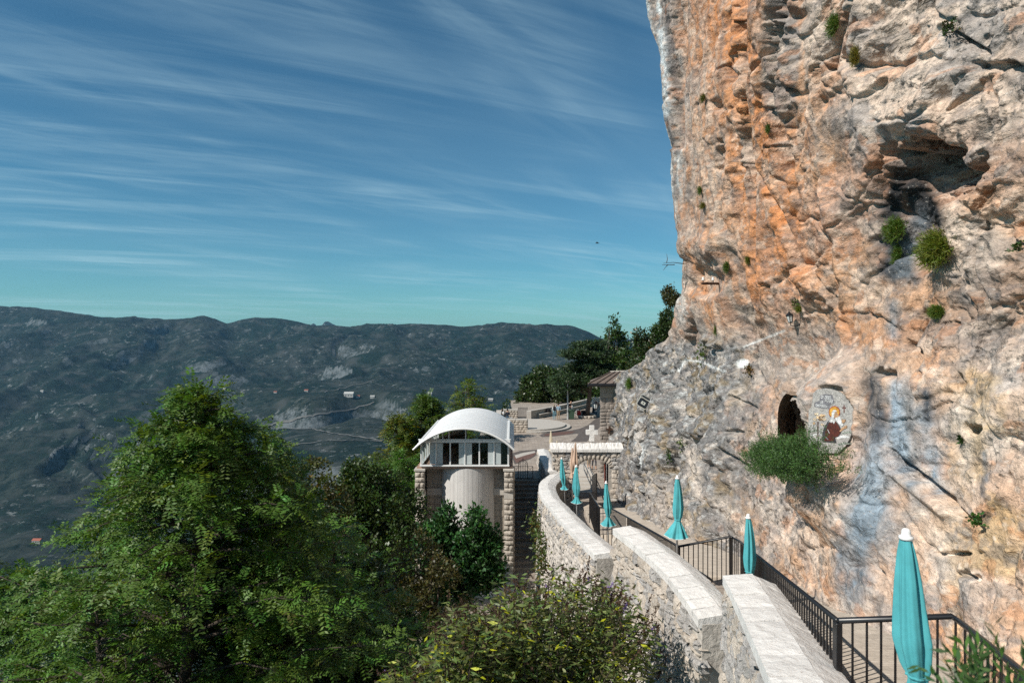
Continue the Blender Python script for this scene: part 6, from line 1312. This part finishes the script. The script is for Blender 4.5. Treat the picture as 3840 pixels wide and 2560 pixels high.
q = on_cliff(2990, 1215); lc = Vector((q.x-.34, q.y-.02, H-(1192-HY)/FPX*q.y)); lc.x = (2962-CX)/FPX*lc.y
lantern('black carriage lantern on a scrolled arm on the orange cliff face', lc, 0.40, Vector((q.x+.02, q.y, lc.z-.16)), math.radians(-8))
lantern('black lantern under the house eave beside the boulder', at(2348, 1466, 43.6), .55, at(2362, 1470, 44.9))
lantern('hanging lantern left of the stone house', at(2235, 1520, 45.0), .75, at(2252, 1500, 45.05))
# floodlight on the rock
fc = on_cliff(2425, 1508, .25); t = thing('floodlight', 'square black floodlight with pale frame wedged in the rock', 'floodlight', fc)
Mf = Matrix.Translation(fc) @ Matrix.Rotation(math.radians(-20), 4, 'Z') @ Matrix.Rotation(math.radians(30), 4, 'Y') @ Matrix.Rotation(math.radians(-12), 4, 'X')
obj('housing', MB().box((0, .12, 0), (.50, .22, .40), bev=.05).mesh('housing', iron), t, Mf)
fr_ = MB(); pts = [Mf @ Vector((x, -.0, z)) for x, z in ((-.27, -.16), (-.20, -.23), (.20, -.23), (.27, -.16), (.27, .16), (.20, .23), (-.20, .23), (-.27, .16), (-.27, -.16))]
obj('rim', fr_.tube(pts, .022, 6).mesh('rim', mat('pale_olive_metal', (.42, .42, .37), .5, .1, 5)), t); obj('reflector', MB().box((0, -.005, 0), (.22, .02, .15), bev=.01).mesh('reflector', MATS['pale_olive_metal']), t, Mf); obj('bulb', MB().box((0, -.02, 0), (.06, .02, .05), bev=.01).mesh('bulb', iron), t, Mf)
obj('bracket', MB().tube([Mf @ Vector((-.27, .1, .1)), Mf @ Vector((-.33, .12, .34)), Mf @ Vector((.1, .25, .40))], .02, 5).mesh('bracket', MATS['pale_olive_metal']), t); obj('shade_board', MB().box((.1, .2, .30), (.7, .05, .1)).mesh('shade_board', iron), t, Mf)
# iron arm with insulators
e1 = on_cliff(2698, 1064); t = thing('bracket_arm', 'dark iron arm with two white insulators jutting from the cliff', 'bracket', e1); e0 = at(2632, 1063, e1.y-.25)
obj('beam', MB().tube([e0, at(2702, 1063, e1.y+.25)], .045, 4).mesh('beam', wood_dark), t)
for px in (2637, 2674):
    c = at(px, 1058, e1.y-.2); obj('pin', MB().tube([c-Vector((0, 0, .03)), c+Vector((0, 0, .10))], .015, 6).mesh('pin', iron), t); obj('insulator', MB().lathe([(.03, .05), (.055, .07), (.055, .10), (.035, .11), (.045, .13), (.04, .17), (.001, .18)], 12, c).mesh('insulator', white_pl), t)
# lamp post
lp = atz(2129, 1572, 0.0); t = thing('lamp_post', 'tall grey lamp post with disc shade on the plaza', 'lamp post', lp); ht = (1572-1425)/FPX*lp.y
obj('pole', MB().tube([lp, lp+Vector((0, 0, .5)), lp+Vector((0, 0, .52)), lp+Vector((0, 0, ht-.55))], [.11, .11, .085, .065], 12).mesh('pole', mat('pale_grey_pole', (.45, .46, .46), .5, .1, 4)), t)
for a in (0, 2.1, 4.2): obj('arm', MB().tube([lp+Vector((0, 0, ht-.55)), lp+Vector((.16*math.cos(a), .16*math.sin(a), ht-.18))], .018, 5).mesh('arm', alu), t)
obj('bulb_glass', MB().lathe([(.04, -.42), (.07, -.3), (.10, -.16)], 12, lp+Vector((0, 0, ht))).mesh('bulb_glass', lamp_glass), t); obj('shade', MB().lathe([(.30, -.18), (.32, -.17), (.26, -.08), (.12, -.02), (.001, 0)], 24, lp+Vector((0, 0, ht))).mesh('shade', mat('beige_shade', (.55, .50, .42), .6, .1, 4), True), t)
# wheelie bin
bc = atz(2143, 1571, 0.0); t = thing('wheelie_bin', 'dark green wheelie bin beside the lamp post', 'bin', bc); grn = mat('dark_green_plastic', (.045, .085, .055), .55, .15, 4)
def taper(w0, d0_, w1, d1_, z0, z1): return [(-w0, -d0_, z0), (w0, -d0_, z0), (w0, d0_, z0), (-w0, d0_, z0), (-w1, -d1_, z1), (w1, -d1_, z1), (w1, d1_, z1), (-w1, d1_, z1)]
BF = [(3, 2, 1, 0), (4, 5, 6, 7), (0, 1, 5, 4), (1, 2, 6, 5), (2, 3, 7, 6), (3, 0, 4, 7)]
obj('body', MB().add(taper(.26, .26, .34, .34, .06, 1.0), BF).mesh('body', grn), t, local=True); obj('lid', MB().add(taper(.36, .37, .30, .30, 1.0, 1.10), BF).mesh('lid', grn), t, local=True); obj('rim', MB().box((0, 0, .97), (.74, .74, .06), bev=.01).mesh('rim', grn), t, local=True)
for s_ in (-.25, .25): obj('wheel', MB().lathe([(.001, -.03), (.10, -.03), (.10, .03), (.001, .03)], 14, M=Matrix.Translation((s_, .24, .10)) @ Matrix.Rotation(math.pi/2, 4, 'Y')).mesh('wheel', iron), t, local=True)
# planter ring round the pine
t = thing('planter_ring', 'low round stone planter around the pine trunk', 'planter', pine_base)
for i in range(14):
    a = 2*math.pi*i/14; lay('planter_stone', blk_ash, t, pine_base+Vector((.95*math.cos(a), .95*math.sin(a), .17)), (-math.sin(a), math.cos(a), 0), (math.cos(a), math.sin(a), 0), .40, .34, .22)
obj('soil', MB().lathe([(.001, 0), (.9, 0), (.9, .22), (.001, .28)], 20, pine_base).mesh('soil', mat('dark_soil', (.05, .038, .028), 1, .3, 10)), t)
# bicycle with bags
bk = atz(2166, 1566, 0.0); t = thing('bicycle', 'white bicycle with child seat parked by the planter', 'bicycle', bk, None, math.radians(-25)); wht = mat('white_bike_paint', (.7, .7, .68), .4, .1, 5)
tl = lambda nm, P, r, m_: obj(nm, MB().tube([Vector(p) for p in P], r, 6).mesh(nm, m_), t, local=True)
for s_ in (-.52, .52):
    c = Vector((s_, 0, .34)); wo = tl('wheel', [c+Vector((.33*math.cos(a), 0, .33*math.sin(a))) for a in np.linspace(0, 2*math.pi, 25)], .022, iron)
    for k in range(6): a = k*math.pi/6; obj('spoke', MB().tube([c+Vector((.32*math.cos(a), 0, .32*math.sin(a))), c-Vector((.32*math.cos(a), 0, .32*math.sin(a)))], .005, 4).mesh('spoke', alu), wo, local=True)
tl('frame', [(-.52, 0, .34), (-.15, 0, .82), (.38, 0, .86), (-.08, 0, .32), (-.52, 0, .34)], .022, wht); tl('seat_tube', [(-.08, 0, .32), (-.2, 0, .95)], .02, wht); tl('fork', [(.52, 0, .34), (.36, 0, .95), (.34, 0, 1.02)], .02, wht); tl('handlebar', [(.28, -.28, 1.05), (.36, -.1, 1.04), (.36, .1, 1.04), (.28, .28, 1.05)], .016, iron)
obj('saddle', MB().add(taper(.14, .07, .13, .05, .95, 1.0), BF).mesh('saddle', iron), t, local=True); obj('child_seat', MB().add(taper(.16, .15, .14, .17, .86, .98), BF).add([(-.62+p[0], p[1], p[2]) for p in taper(.04, .16, .04, .13, .92, 1.42)], BF).mesh('child_seat', wht), t, local=True)
red_bag = mat('red_canvas', (.42, .03, .03), .8, .2, 6); dark_cloth = mat('black_cloth', (.018, .018, .022), .9, .3, 8)
def bag(label, c, sz, m_, cat='bag', name='pannier_bag', strap=True):
    t = thing(name, label, cat, c); obj('body', MB().box((c[0], c[1], c[2]+sz[2]/2), sz, bev=min(sz)*.3).mesh('body', m_, True), t)
    obj('flap', MB().box((c[0], c[1]-.01, c[2]+sz[2]*.92), (sz[0]*.92, sz[1]*1.06, sz[2]*.2), bev=.03).mesh('flap', m_), t)
    if strap: obj('strap', MB().tube([(c[0]-sz[0]*.3, c[1], c[2]+sz[2]), (c[0], c[1], c[2]+sz[2]*1.18), (c[0]+sz[0]*.3, c[1], c[2]+sz[2])], .012, 5).mesh('strap', dark_cloth), t)
bag('bright red pannier bag on the parked bicycle', (bk.x+.12, bk.y-.30, .28), (.42, .26, .55), red_bag)
bag('black bags piled between bicycle and planter', (bk.x+.68, bk.y+.1, 0.0), (.55, .4, .8), dark_cloth); 
# louvred panel
lpn = at(2236, 1530, 82); t = thing('louvred_panel', 'white louvred kiosk wall beside the stone house', 'kiosk', (lpn.x, 82, 0)); obj('wall', MB().box((lpn.x+.05, 82.2, .95), (1.0, .3, 1.9)).mesh('wall', conc_v[2]), t)
for i in range(12): obj('slat', MB().box((lpn.x-.05, 82.03, .75+i*.1), (.7, .04, .07)).mesh('slat', white_pl), t)

# ---------------------------------------------------------------- mosaic in its niche, tesserae set as thin inlays
mU = Vector((.5711, -.8209, 0)); mN = Vector((-.8209, -.5711, 0)); P0 = Vector((6.35, 13.6, H-(1570-HY)/FPX*13.6))
def mos(cx_, cy_):
    px = 2950+cx_/5.227; py = 1400+cy_/5.227; tx = (px-CX)/FPX; y = (6.35+.6957*13.6)/(tx+.6957); q = Vector((tx*y, y, H-(py-HY)/FPX*y))-P0; return (q.dot(mU), q.z)
MM = Matrix(((mU.x, 0, mN.x, P0.x), (mU.y, 0, mN.y, P0.y), (0, 1, 0, P0.z), (0, 0, 0, 1)))
def tess(name, c, c2, scale=70):
    m = mat(name, c, .6, .2, 8, col2=c2); t_ = m.node_tree; n = t_.nodes; l = t_.links; b = n['Principled BSDF']; src = b.inputs['Base Color'].links[0].from_socket
    v = n.new('ShaderNodeTexVoronoi'); v.inputs['Scale'].default_value = scale; tcn = n.new('ShaderNodeTexCoord'); l.new(tcn.outputs['Object'], v.inputs['Vector']); sp_ = n.new('ShaderNodeSeparateColor'); l.new(v.outputs['Color'], sp_.inputs[0]); r = n.new('ShaderNodeMapRange'); r.inputs['To Min'].default_value = .6; r.inputs['To Max'].default_value = 1.3; l.new(sp_.outputs[0], r.inputs['Value'])
    mx = n.new('ShaderNodeMix'); mx.data_type = 'RGBA'; mx.blend_type = 'MULTIPLY'; mx.inputs['Factor'].default_value = 1; l.new(src, mx.inputs['A']); l.new(r.outputs[0], mx.inputs['B']); l.new(mx.outputs['Result'], b.inputs['Base Color']); return m
mz = thing('rock_mosaic', 'arched mosaic of a kneeling bearded saint with golden halo and white lettering', 'mosaic', P0)
def inlay(name, pts, z, m_): return obj(name, MB().prism([mos(*p) for p in pts], z-.02 if z > .01 else -.12, z).mesh(name, m_), mz, MM)
def ell_pts(cx_, cy_, rx, ry, n=28): return [(cx_+rx*math.cos(a), cy_+ry*math.sin(a)) for a in np.linspace(0, 2*math.pi, n, endpoint=False)]
stone_t = tess('grey_stone_tesserae', (.43, .41, .38), (.28, .27, .26)); brown_t = tess('brown_red_tesserae', (.12, .030, .018), (.05, .018, .014)); white_t = tess('white_tesserae', (.70, .70, .68), (.45, .46, .47)); gold_t = tess('gold_tesserae', (.62, .36, .06), (.50, .24, .04)); red_t = tess('red_tesserae', (.34, .04, .03), (.22, .03, .02)); skin_t = tess('ochre_skin_tesserae', (.48, .30, .17), (.34, .20, .11)); dark_t = tess('dark_tesserae', (.06, .06, .065), (.03, .03, .035)); grey_t = tess('mid_grey_tesserae', (.19, .185, .20), (.15, .15, .16))
inlay('background', [(500, 560), (520, 380), (600, 310), (750, 290), (900, 310), (1050, 370), (1180, 470), (1280, 600), (1330, 760), (1330, 950), (1290, 1130), (1230, 1280), (1150, 1420), (1000, 1560), (380, 1560), (420, 1150), (430, 720), (480, 660)], 0.0, stone_t)
inlay('lettering_ground', [(650, 430), (760, 395), (900, 420), (940, 580), (860, 600), (840, 690), (700, 680), (540, 650), (550, 565), (650, 530)], .003, grey_t)
for i, (a, b_, h_) in enumerate(((430, 1130, 70), (470, 1200, 60), (1080, 1160, 60), (980, 1250, 90), (1000, 1380, 80))): inlay('rock_band', [(a, b_), (a+130, b_-h_*.5), (a+230, b_-h_*.2), (a+260, b_+h_*.1), (a+120, b_+h_*.1), (a+20, b_+h_*.4)], .003+.0004*i, white_t if i % 2 else tess('green_grey_tesserae', (.24, .26, .22), (.15, .18, .15)))
inlay('halo_rim', ell_pts(938, 758, 113, 122), .005, red_t); inlay('halo', ell_pts(938, 758, 99, 107), .007, gold_t)
inlay('robe_shade', [(870, 880), (800, 950), (730, 1070), (700, 1190), (706, 1340), (980, 1360), (950, 1250), (1010, 1245), (1065, 1170), (1072, 1100), (1040, 1030), (990, 960)], .006, dark_t)
inlay('robe', [(862, 930), (810, 1010), (760, 1130), (740, 1320), (930, 1320), (940, 1240), (1000, 1235), (1055, 1165), (1060, 1110), (1020, 1020), (960, 940), (915, 980)], .008, brown_t)
inlay('robe_fold', [(800, 1090), (815, 1100), (850, 1170), (838, 1170)], .010, white_t); inlay('robe_fold', [(745, 1230), (765, 1215), (830, 1290), (810, 1300)], .010, grey_t)
inlay('face', [(932, 775), (960, 745), (990, 755), (1005, 790), (1030, 832), (1000, 860), (960, 885), (936, 855)], .010, skin_t)
inlay('hair', [(890, 760), (915, 718), (955, 708), (992, 738), (955, 752), (938, 800), (936, 860), (948, 960), (930, 985), (905, 945), (880, 965), (850, 940), (825, 962), (868, 885), (888, 830)], .012, white_t)
inlay('beard', [(950, 870), (1000, 855), (1038, 838), (1062, 885), (1085, 945), (1112, 1012), (1092, 1032), (1030, 985), (980, 915)], .012, white_t); inlay('eye', ell_pts(978, 788, 12, 7, 10), .012, dark_t)
inlay('arm', [(1040, 1125), (1090, 1060), (1120, 1045), (1128, 1085), (1060, 1140)], .011, skin_t); inlay('hand', [(1118, 1048), (1150, 1020), (1192, 1018), (1170, 1034), (1195, 1040), (1175, 1052), (1188, 1064), (1125, 1088)], .012, skin_t)
inlay('arm', [(1080, 945), (1085, 910), (1105, 915), (1115, 968), (1098, 972)], .011, skin_t); inlay('hand', [(1088, 912), (1092, 880), (1102, 905), (1128, 902), (1164, 900), (1142, 916), (1166, 924), (1140, 938), (1150, 950), (1112, 968)], .012, skin_t)
inlay('cross', [(1116, 617), (1136, 617), (1138, 660), (1166, 668), (1166, 690), (1138, 686), (1138, 768), (1118, 768), (1118, 684), (1086, 678), (1086, 660), (1116, 662)], .005, tess('maroon_tesserae', (.17, .075, .065), (.12, .05, .045)))
inlay('tree_trunk', [(588, 930), (604, 945), (620, 930), (634, 945), (628, 1250), (600, 1250)], .005, tess('trunk_tesserae', (.22, .17, .15), (.08, .07, .07)))
for i, e in enumerate(((585, 800, 42, 30), (700, 830, 62, 34), (555, 900, 42, 26), (680, 900, 60, 26), (742, 900, 34, 28), (540, 975, 26, 24), (700, 1000, 36, 22), (620, 860, 40, 24))): inlay('tree_leaf', [(x, y+8*math.sin(x*.09)) for x, y in ell_pts(*e, 14)], .006+.0005*i, tess('ochre_leaf_tesserae', (.50, .36, .22), (.30, .19, .10)) if i % 2 else tess('pale_leaf_tesserae', (.58, .50, .38), (.36, .26, .16)))
for body, x0_, y0_, x1_, y1_, hpx in (('СВ. ПРЕП.', 674, 485, 880, 505, 60), ('ИСАИJЕ', 755, 548, 915, 576, 58), ('ОТ', 660, 588, 722, 592, 52), ('ОНОГОШТА', 570, 640, 806, 672, 50)):
    cu = bpy.data.curves.new('lettering', 'FONT'); cu.body = body; cu.size = 1.0; cu.offset = 0.032; tmp = bpy.data.objects.new('tmp', cu); COL.objects.link(tmp); bpy.context.view_layer.update()
    me = bpy.data.meshes.new_from_object(tmp.evaluated_get(bpy.context.evaluated_depsgraph_get())); bpy.data.objects.remove(tmp)
    if not len(me.vertices): continue
    co = np.array([v.co for v in me.vertices]); a = np.array(mos(x0_, y0_)); b_ = np.array(mos(x1_, y1_)); hh_ = mos(x0_, y0_-hpx)[1]-a[1]; lo_, hi_ = co.min(0), co.max(0); capm_ = hi_[1]; ux = (co[:, 0]-lo_[0])/(hi_[0]-lo_[0])
    co2 = np.stack([a[0]+(b_[0]-a[0])*ux, a[1]+(b_[1]-a[1])*ux+co[:, 1]/capm_*hh_, np.full(len(co), .0075)], -1); me.vertices.foreach_set('co', co2.ravel().astype(np.float32)); me.update(); me.materials.clear(); me.materials.append(white_t); obj('lettering', me, mz, MM)

# ---------------------------------------------------------------- people
skin_m = mat('skin', (.42, .25, .17), .6, .1, 10); hair_d = mat('dark_brown_hair', (.03, .02, .014), .7, .3, 20); hair_l = mat('grey_blond_hair', (.28, .22, .15), .7, .3, 20); denim = mat('blue_denim', (.07, .13, .20), .9, .2, 10); teal_sh = mat('teal_shirt', (.10, .26, .30), .9, .15, 8); white_sh = mat('white_blouse', (.62, .61, .60), .9, .12, 8); chambray = mat('pale_blue_shirt', (.24, .34, .42), .9, .15, 8); khaki = mat('khaki_trousers', (.36, .27, .18), .9, .15, 8); navy = mat('navy_shirt', (.018, .022, .035), .9, .2, 8); shoe = mat('white_trainers', (.55, .55, .53), .7, .15, 8); shoe_d = mat('dark_shoes', (.03, .03, .03), .6, .2, 8); jeans_l = mat('light_jeans', (.16, .30, .36), .9, .2, 8); shorts_m = mat('dark_shorts', (.05, .05, .06), .9, .2, 8)
PEOPLE = []
def person(label, loc, rz, shirt, legs, shoes, hair, h=1.7, sit=False, bend=0.0, head=0.0, arms='down', stride=0.0, bare_legs=False, long_hair=False, seat=0.47, sleeves=False):
    """joints in metres, facing -Y; one skinned body"""
    k = h/1.72; J = []; E = []; 
    def j(p, r, part, par=None): 
        J.append((Vector(p)*k, r*k, part)); 
        if par is not None: E.append((par, len(J)-1))
        return len(J)-1
    ph = (seat/k+.10) if sit else .95
    def tor(x, y, z):                        # torso point, z above the pelvis, leaning forward by bend
        return (x, y*math.cos(bend)-z*math.sin(bend), ph+z*math.cos(bend)+y*math.sin(bend)*0)
    pe = j((0, 0, ph), .135, 'legs'); sp_ = j(tor(0, 0, .2), .125, 'shirt', pe); ch = j(tor(0, .01, .42), .145, 'shirt', sp_); nk = j(tor(0, 0, .57), .055, 'skin', ch)
    hb = tor(0, -.02, .66); hb = Vector(hb)+Vector((0, -.03-.05*head, -.02*head)); hd = j(hb, .085, 'skin', nk); fc_ = j(hb+Vector((0, -.035-.05*head, .07)), .092, 'skin', hd); cr_ = j(hb+Vector((0, -.02-.06*head, .14)), .075, 'hair', fc_); j(hb+Vector((0, -.135, .045-.05*head)), .014, 'skin', fc_)
    for s_ in (-1, 1):
        sh = j(tor(.175*s_, 0, .48), .065, 'shirt', ch)
        if arms == 'down': el = j(tor(.235*s_, .03, .22), .048, 'shirt', sh); wr = j(Vector(tor(.24*s_, -.06, -.02)), .032, 'skin', el); dr = Vector((0, -.1, -1))
        elif arms == 'lap': el = j(tor(.23*s_, -.06, .20), .046, 'shirt', sh); wr = j((.10*s_, -.36-.1*math.sin(bend), ph+.14), .032, 'skin', el); dr = Vector((-.4*s_, -.8, -.3))
        elif arms == 'chin': el = j((.16*s_, -.32, ph+.20), .046, 'shirt', sh); wr = j(Vector(tor(.05*s_, -.16, .52)), .032, 'skin', el); dr = Vector((0, -.2, .8))
        else: el = j(tor(.24*s_, -.05, .24), .046, 'shirt', sh); wr = j(Vector(tor(.14*s_, -.26, .30)), .032, 'skin', el); dr = Vector((-.3*s_, -.8, .2))
        dr.normalize(); w = J[wr][0]/k; hn = j(w+dr*.07, .032, 'skin', wr); side = dr.cross(Vector((0, 0, 1))) if abs(dr.z) < .9 else Vector((0, 1, 0)); side.normalize()
        for q_, (o_, l_) in enumerate(((-.028, .065), (-.010, .08), (.010, .078), (.028, .062))):
            m1 = j(w+dr*(.07+l_*.6)+side*o_, .009, 'skin', hn); j(w+dr*(.07+l_*.95)+side*o_*.9+Vector((0, -.012, -.01)), .008, 'skin', m1)
        j(w+dr*.06+side*.055*(-s_ if False else 1), .010, 'skin', hn)
        hp = j((.085*s_, 0, ph-.03), .095, 'legs', pe)
        lm_ = 'skin' if bare_legs else 'legs'
        if sit: kn = j((.11*s_, -.44, ph+.02), .062, 'legs', hp); an = j((.11*s_, -.44+.10*s_*.5, .10), .042, lm_, kn)
        else: kn = j((.10*s_, -.03-stride*s_*.5, .50), .062, 'legs', hp); an = j((.10*s_, .03-stride*s_, .09), .042, lm_, kn)
        a_ = J[an][0]/k; hl = j(a_+Vector((0, .03, -.05)), .038, 'shoes', an); j(a_+Vector((.015*s_, -.15, -.06)), .034, 'shoes', an)
    me = bpy.data.meshes.new('body'); me.from_pydata([tuple(p) for p, r, q_ in J], E, []); o = bpy.data.objects.new('body', me); COL.objects.link(o); md = o.modifiers.new('skin', 'SKIN'); md.use_smooth_shade = True
    for i, (p, r, q_) in enumerate(J): sv = me.skin_vertices[0].data[i]; sv.radius = (r, r*(.82 if q_ == 'shirt' and i < 3 else 1)); sv.use_root = (i == 0)
    o.modifiers.new('sub', 'SUBSURF').levels = 2; o.modifiers['sub'].render_levels = 2
    PEOPLE.append((o, J, label, loc, rz, dict(skin=skin_m, shirt=shirt, legs=legs, shoes=shoes, hair=hair), hair, k, long_hair, Vector(J[6][0])))
def bench_spot(px):
    best = min(np.linspace(0.05, .95, 200), key=lambda k: abs(CX+FPX*(1.95+9.1*k)/(76.2+16.5*k)-px)); k = float(best); p = Vector((1.95+9.1*k, 76.2+16.5*k-.9*math.sin(k*math.pi), 0)); return p+Vector((.87, -.48, 0))*.42
w0 = atz(2078, 1573, 0); person('woman in white blouse and light jeans, seen from behind, with a black backpack', w0, math.pi+.1, white_sh, jeans_l, shoe, hair_l, 1.60, long_hair=True, head=.3)
m0 = atz(2094, 1574, 0); person('man in pale blue shirt and khaki trousers standing with his back turned', m0, math.pi-.1, chambray, khaki, shoe, hair_d, 1.76)
person('person in teal shirt bent forward on the curved bench', bench_spot(2060), .95, teal_sh, jeans_l, shoe, hair_d, 1.72, True, .75, .6, 'lap')
person('man in black shirt seated hunched on the far bench', bench_spot(2118), .85, navy, shorts_m, shoe_d, skin_m, 1.72, True, .5, .4, 'lap', bare_legs=True)
s0 = atz(2224, 1562, 0); person('person in black top and jeans seated on the planter edge, hand at chin', s0+Vector((0, .3, 0)), .9, navy, denim, shoe_d, hair_d, 1.72, True, .35, .2, 'chin', seat=.38)
person('dark shirted man with his back turned, seated by the low hewn wall', at(1903, 1570, 73.0)*1.0-Vector((0, 0, at(1903, 1570, 73.0).z)), math.pi, navy, denim, shoe_d, hair_d, 1.74, True, .1, .1, 'up', seat=.5)
person('long haired woman seated beside the dark shirted man', at(1889, 1570, 74.0)-Vector((0, 0, at(1889, 1570, 74.0).z)), -1.2, white_sh, denim, shoe, hair_d, 1.66, True, .15, .3, 'up', long_hair=True, seat=.5)
g0 = at(2228, 1759, 46.6); person('walker in shorts whose bare legs show through the arch', Vector((g0.x, g0.y, .14)), .2, chambray, shorts_m, shoe_d, hair_d, 1.60, stride=.14, bare_legs=True)
g1 = at(2208, 1757, 47.2); person('second walker in shorts, mostly hidden by the arch', Vector((g1.x, g1.y, .14)), .15, white_sh, khaki, shoe_d, hair_d, 1.58, stride=-.12, bare_legs=True)
struct('gate_landing', MB().box((4.0, 46.4, .07), (2.8, 4.2, .14)).mesh('gate_landing', lime_smooth))
t = thing('stone_bench', 'plain stone bench under the seated couple by the low wall', 'bench', (-.75, 73.5, 0)); obj('seat_slab', MB().box((-.7, 73.4, .44), (1.5, 1.3, .10), bev=.02).mesh('seat_slab', lime_smooth), t); obj('support', MB().box((-.7, 73.4, .2), (1.2, .9, .39)).mesh('support', lime), t)
bpy.context.view_layer.update(); dg = bpy.context.evaluated_depsgraph_get()
BODIES = [(bpy.data.meshes.new_from_object(o.evaluated_get(dg)), o) for o, *_ in PEOPLE]
for (me, o), (o_, J, label, loc, rz, mm, hair, k, lh, hp) in zip(BODIES, PEOPLE):
    bpy.data.objects.remove(o); order = ['skin', 'shirt', 'legs', 'shoes', 'hair']; me.materials.clear()
    for q_ in order: me.materials.append(mm[q_])
    jp = np.array([p for p, r, q_ in J]); jr = np.array([r for p, r, q_ in J]); pc_ = np.zeros(len(me.polygons)*3, np.float32); me.polygons.foreach_get('center', pc_); pc_ = pc_.reshape(-1, 3)
    idx = np.argmin(np.linalg.norm(pc_[:, None]-jp[None], axis=2)-jr*.6, axis=1); me.polygons.foreach_set('material_index', np.array([order.index(J[i][2]) for i in idx], np.int32)); me.polygons.foreach_set('use_smooth', np.ones(len(me.polygons), bool)); me.name = 'body'
    t = thing('person', label, 'person', loc, 'visitors on the plaza', rz); obj('body', me, t, local=True)
    hv = MB(); c = hp; n_ = 10
    prof = [(.001, .118), (.05, .112), (.085, .08), (.102, .03), (.10, -.02)]+([(.10, -.12), (.07, -.22)] if lh else [(.075, -.06)])
    hv.lathe([(r*k, z*k) for r, z in prof], 14, c+Vector((0, .035*k, -.05*k))); obj('hair', hv.mesh('hair', hair, True), t, local=True)
b_ = w0+Vector((0.02, -.22, 1.02)); bag('black backpack on the back of the woman in white', (b_.x, b_.y, b_.z-.0), (.30, .17, .44), dark_cloth, 'backpack', 'backpack'); q = bench_spot(2043); bag('black bag left on the bench beside the bent figure', (q.x, q.y+.1, .47), (.55, .4, .45), dark_cloth, 'bag', 'bag')
# a bird far out over the valley
bd = at(2240, 912, 60); t = thing('bird', 'small dark bird gliding in the open sky', 'bird', bd); fm = mat('dark_plumage', (.03, .03, .032), .8, .2, 8)
obj('body', MB().tube([bd+Vector((-.16, 0, -.01)), bd+Vector((-.08, 0, 0)), bd+Vector((.06, 0, .005)), bd+Vector((.15, 0, .01)), bd+Vector((.19, 0, .01))], [.008, .03, .035, .02, .004], 8).mesh('body', fm, True), t)
for s_ in (-1, 1): obj('wing', MB().add([bd+Vector((.05, 0, .01)), bd+Vector((-.05, 0, .01)), bd+Vector((-.10, .16*s_, .07)), bd+Vector((-.16, .36*s_, .05)), bd+Vector((-.02, .20*s_, .09)), bd+Vector((.05, 0, .02)), bd+Vector((-.05, 0, .02)), bd+Vector((-.10, .16*s_, .08)), bd+Vector((-.16, .36*s_, .056)), bd+Vector((-.02, .20*s_, .10))], [(0, 1, 2, 4), (4, 2, 3), (5, 9, 7, 6), (9, 8, 7), (0, 5, 6, 1), (1, 6, 7, 2), (2, 7, 8, 3), (3, 8, 9, 4), (4, 9, 5, 0)]).mesh('wing', fm), t)
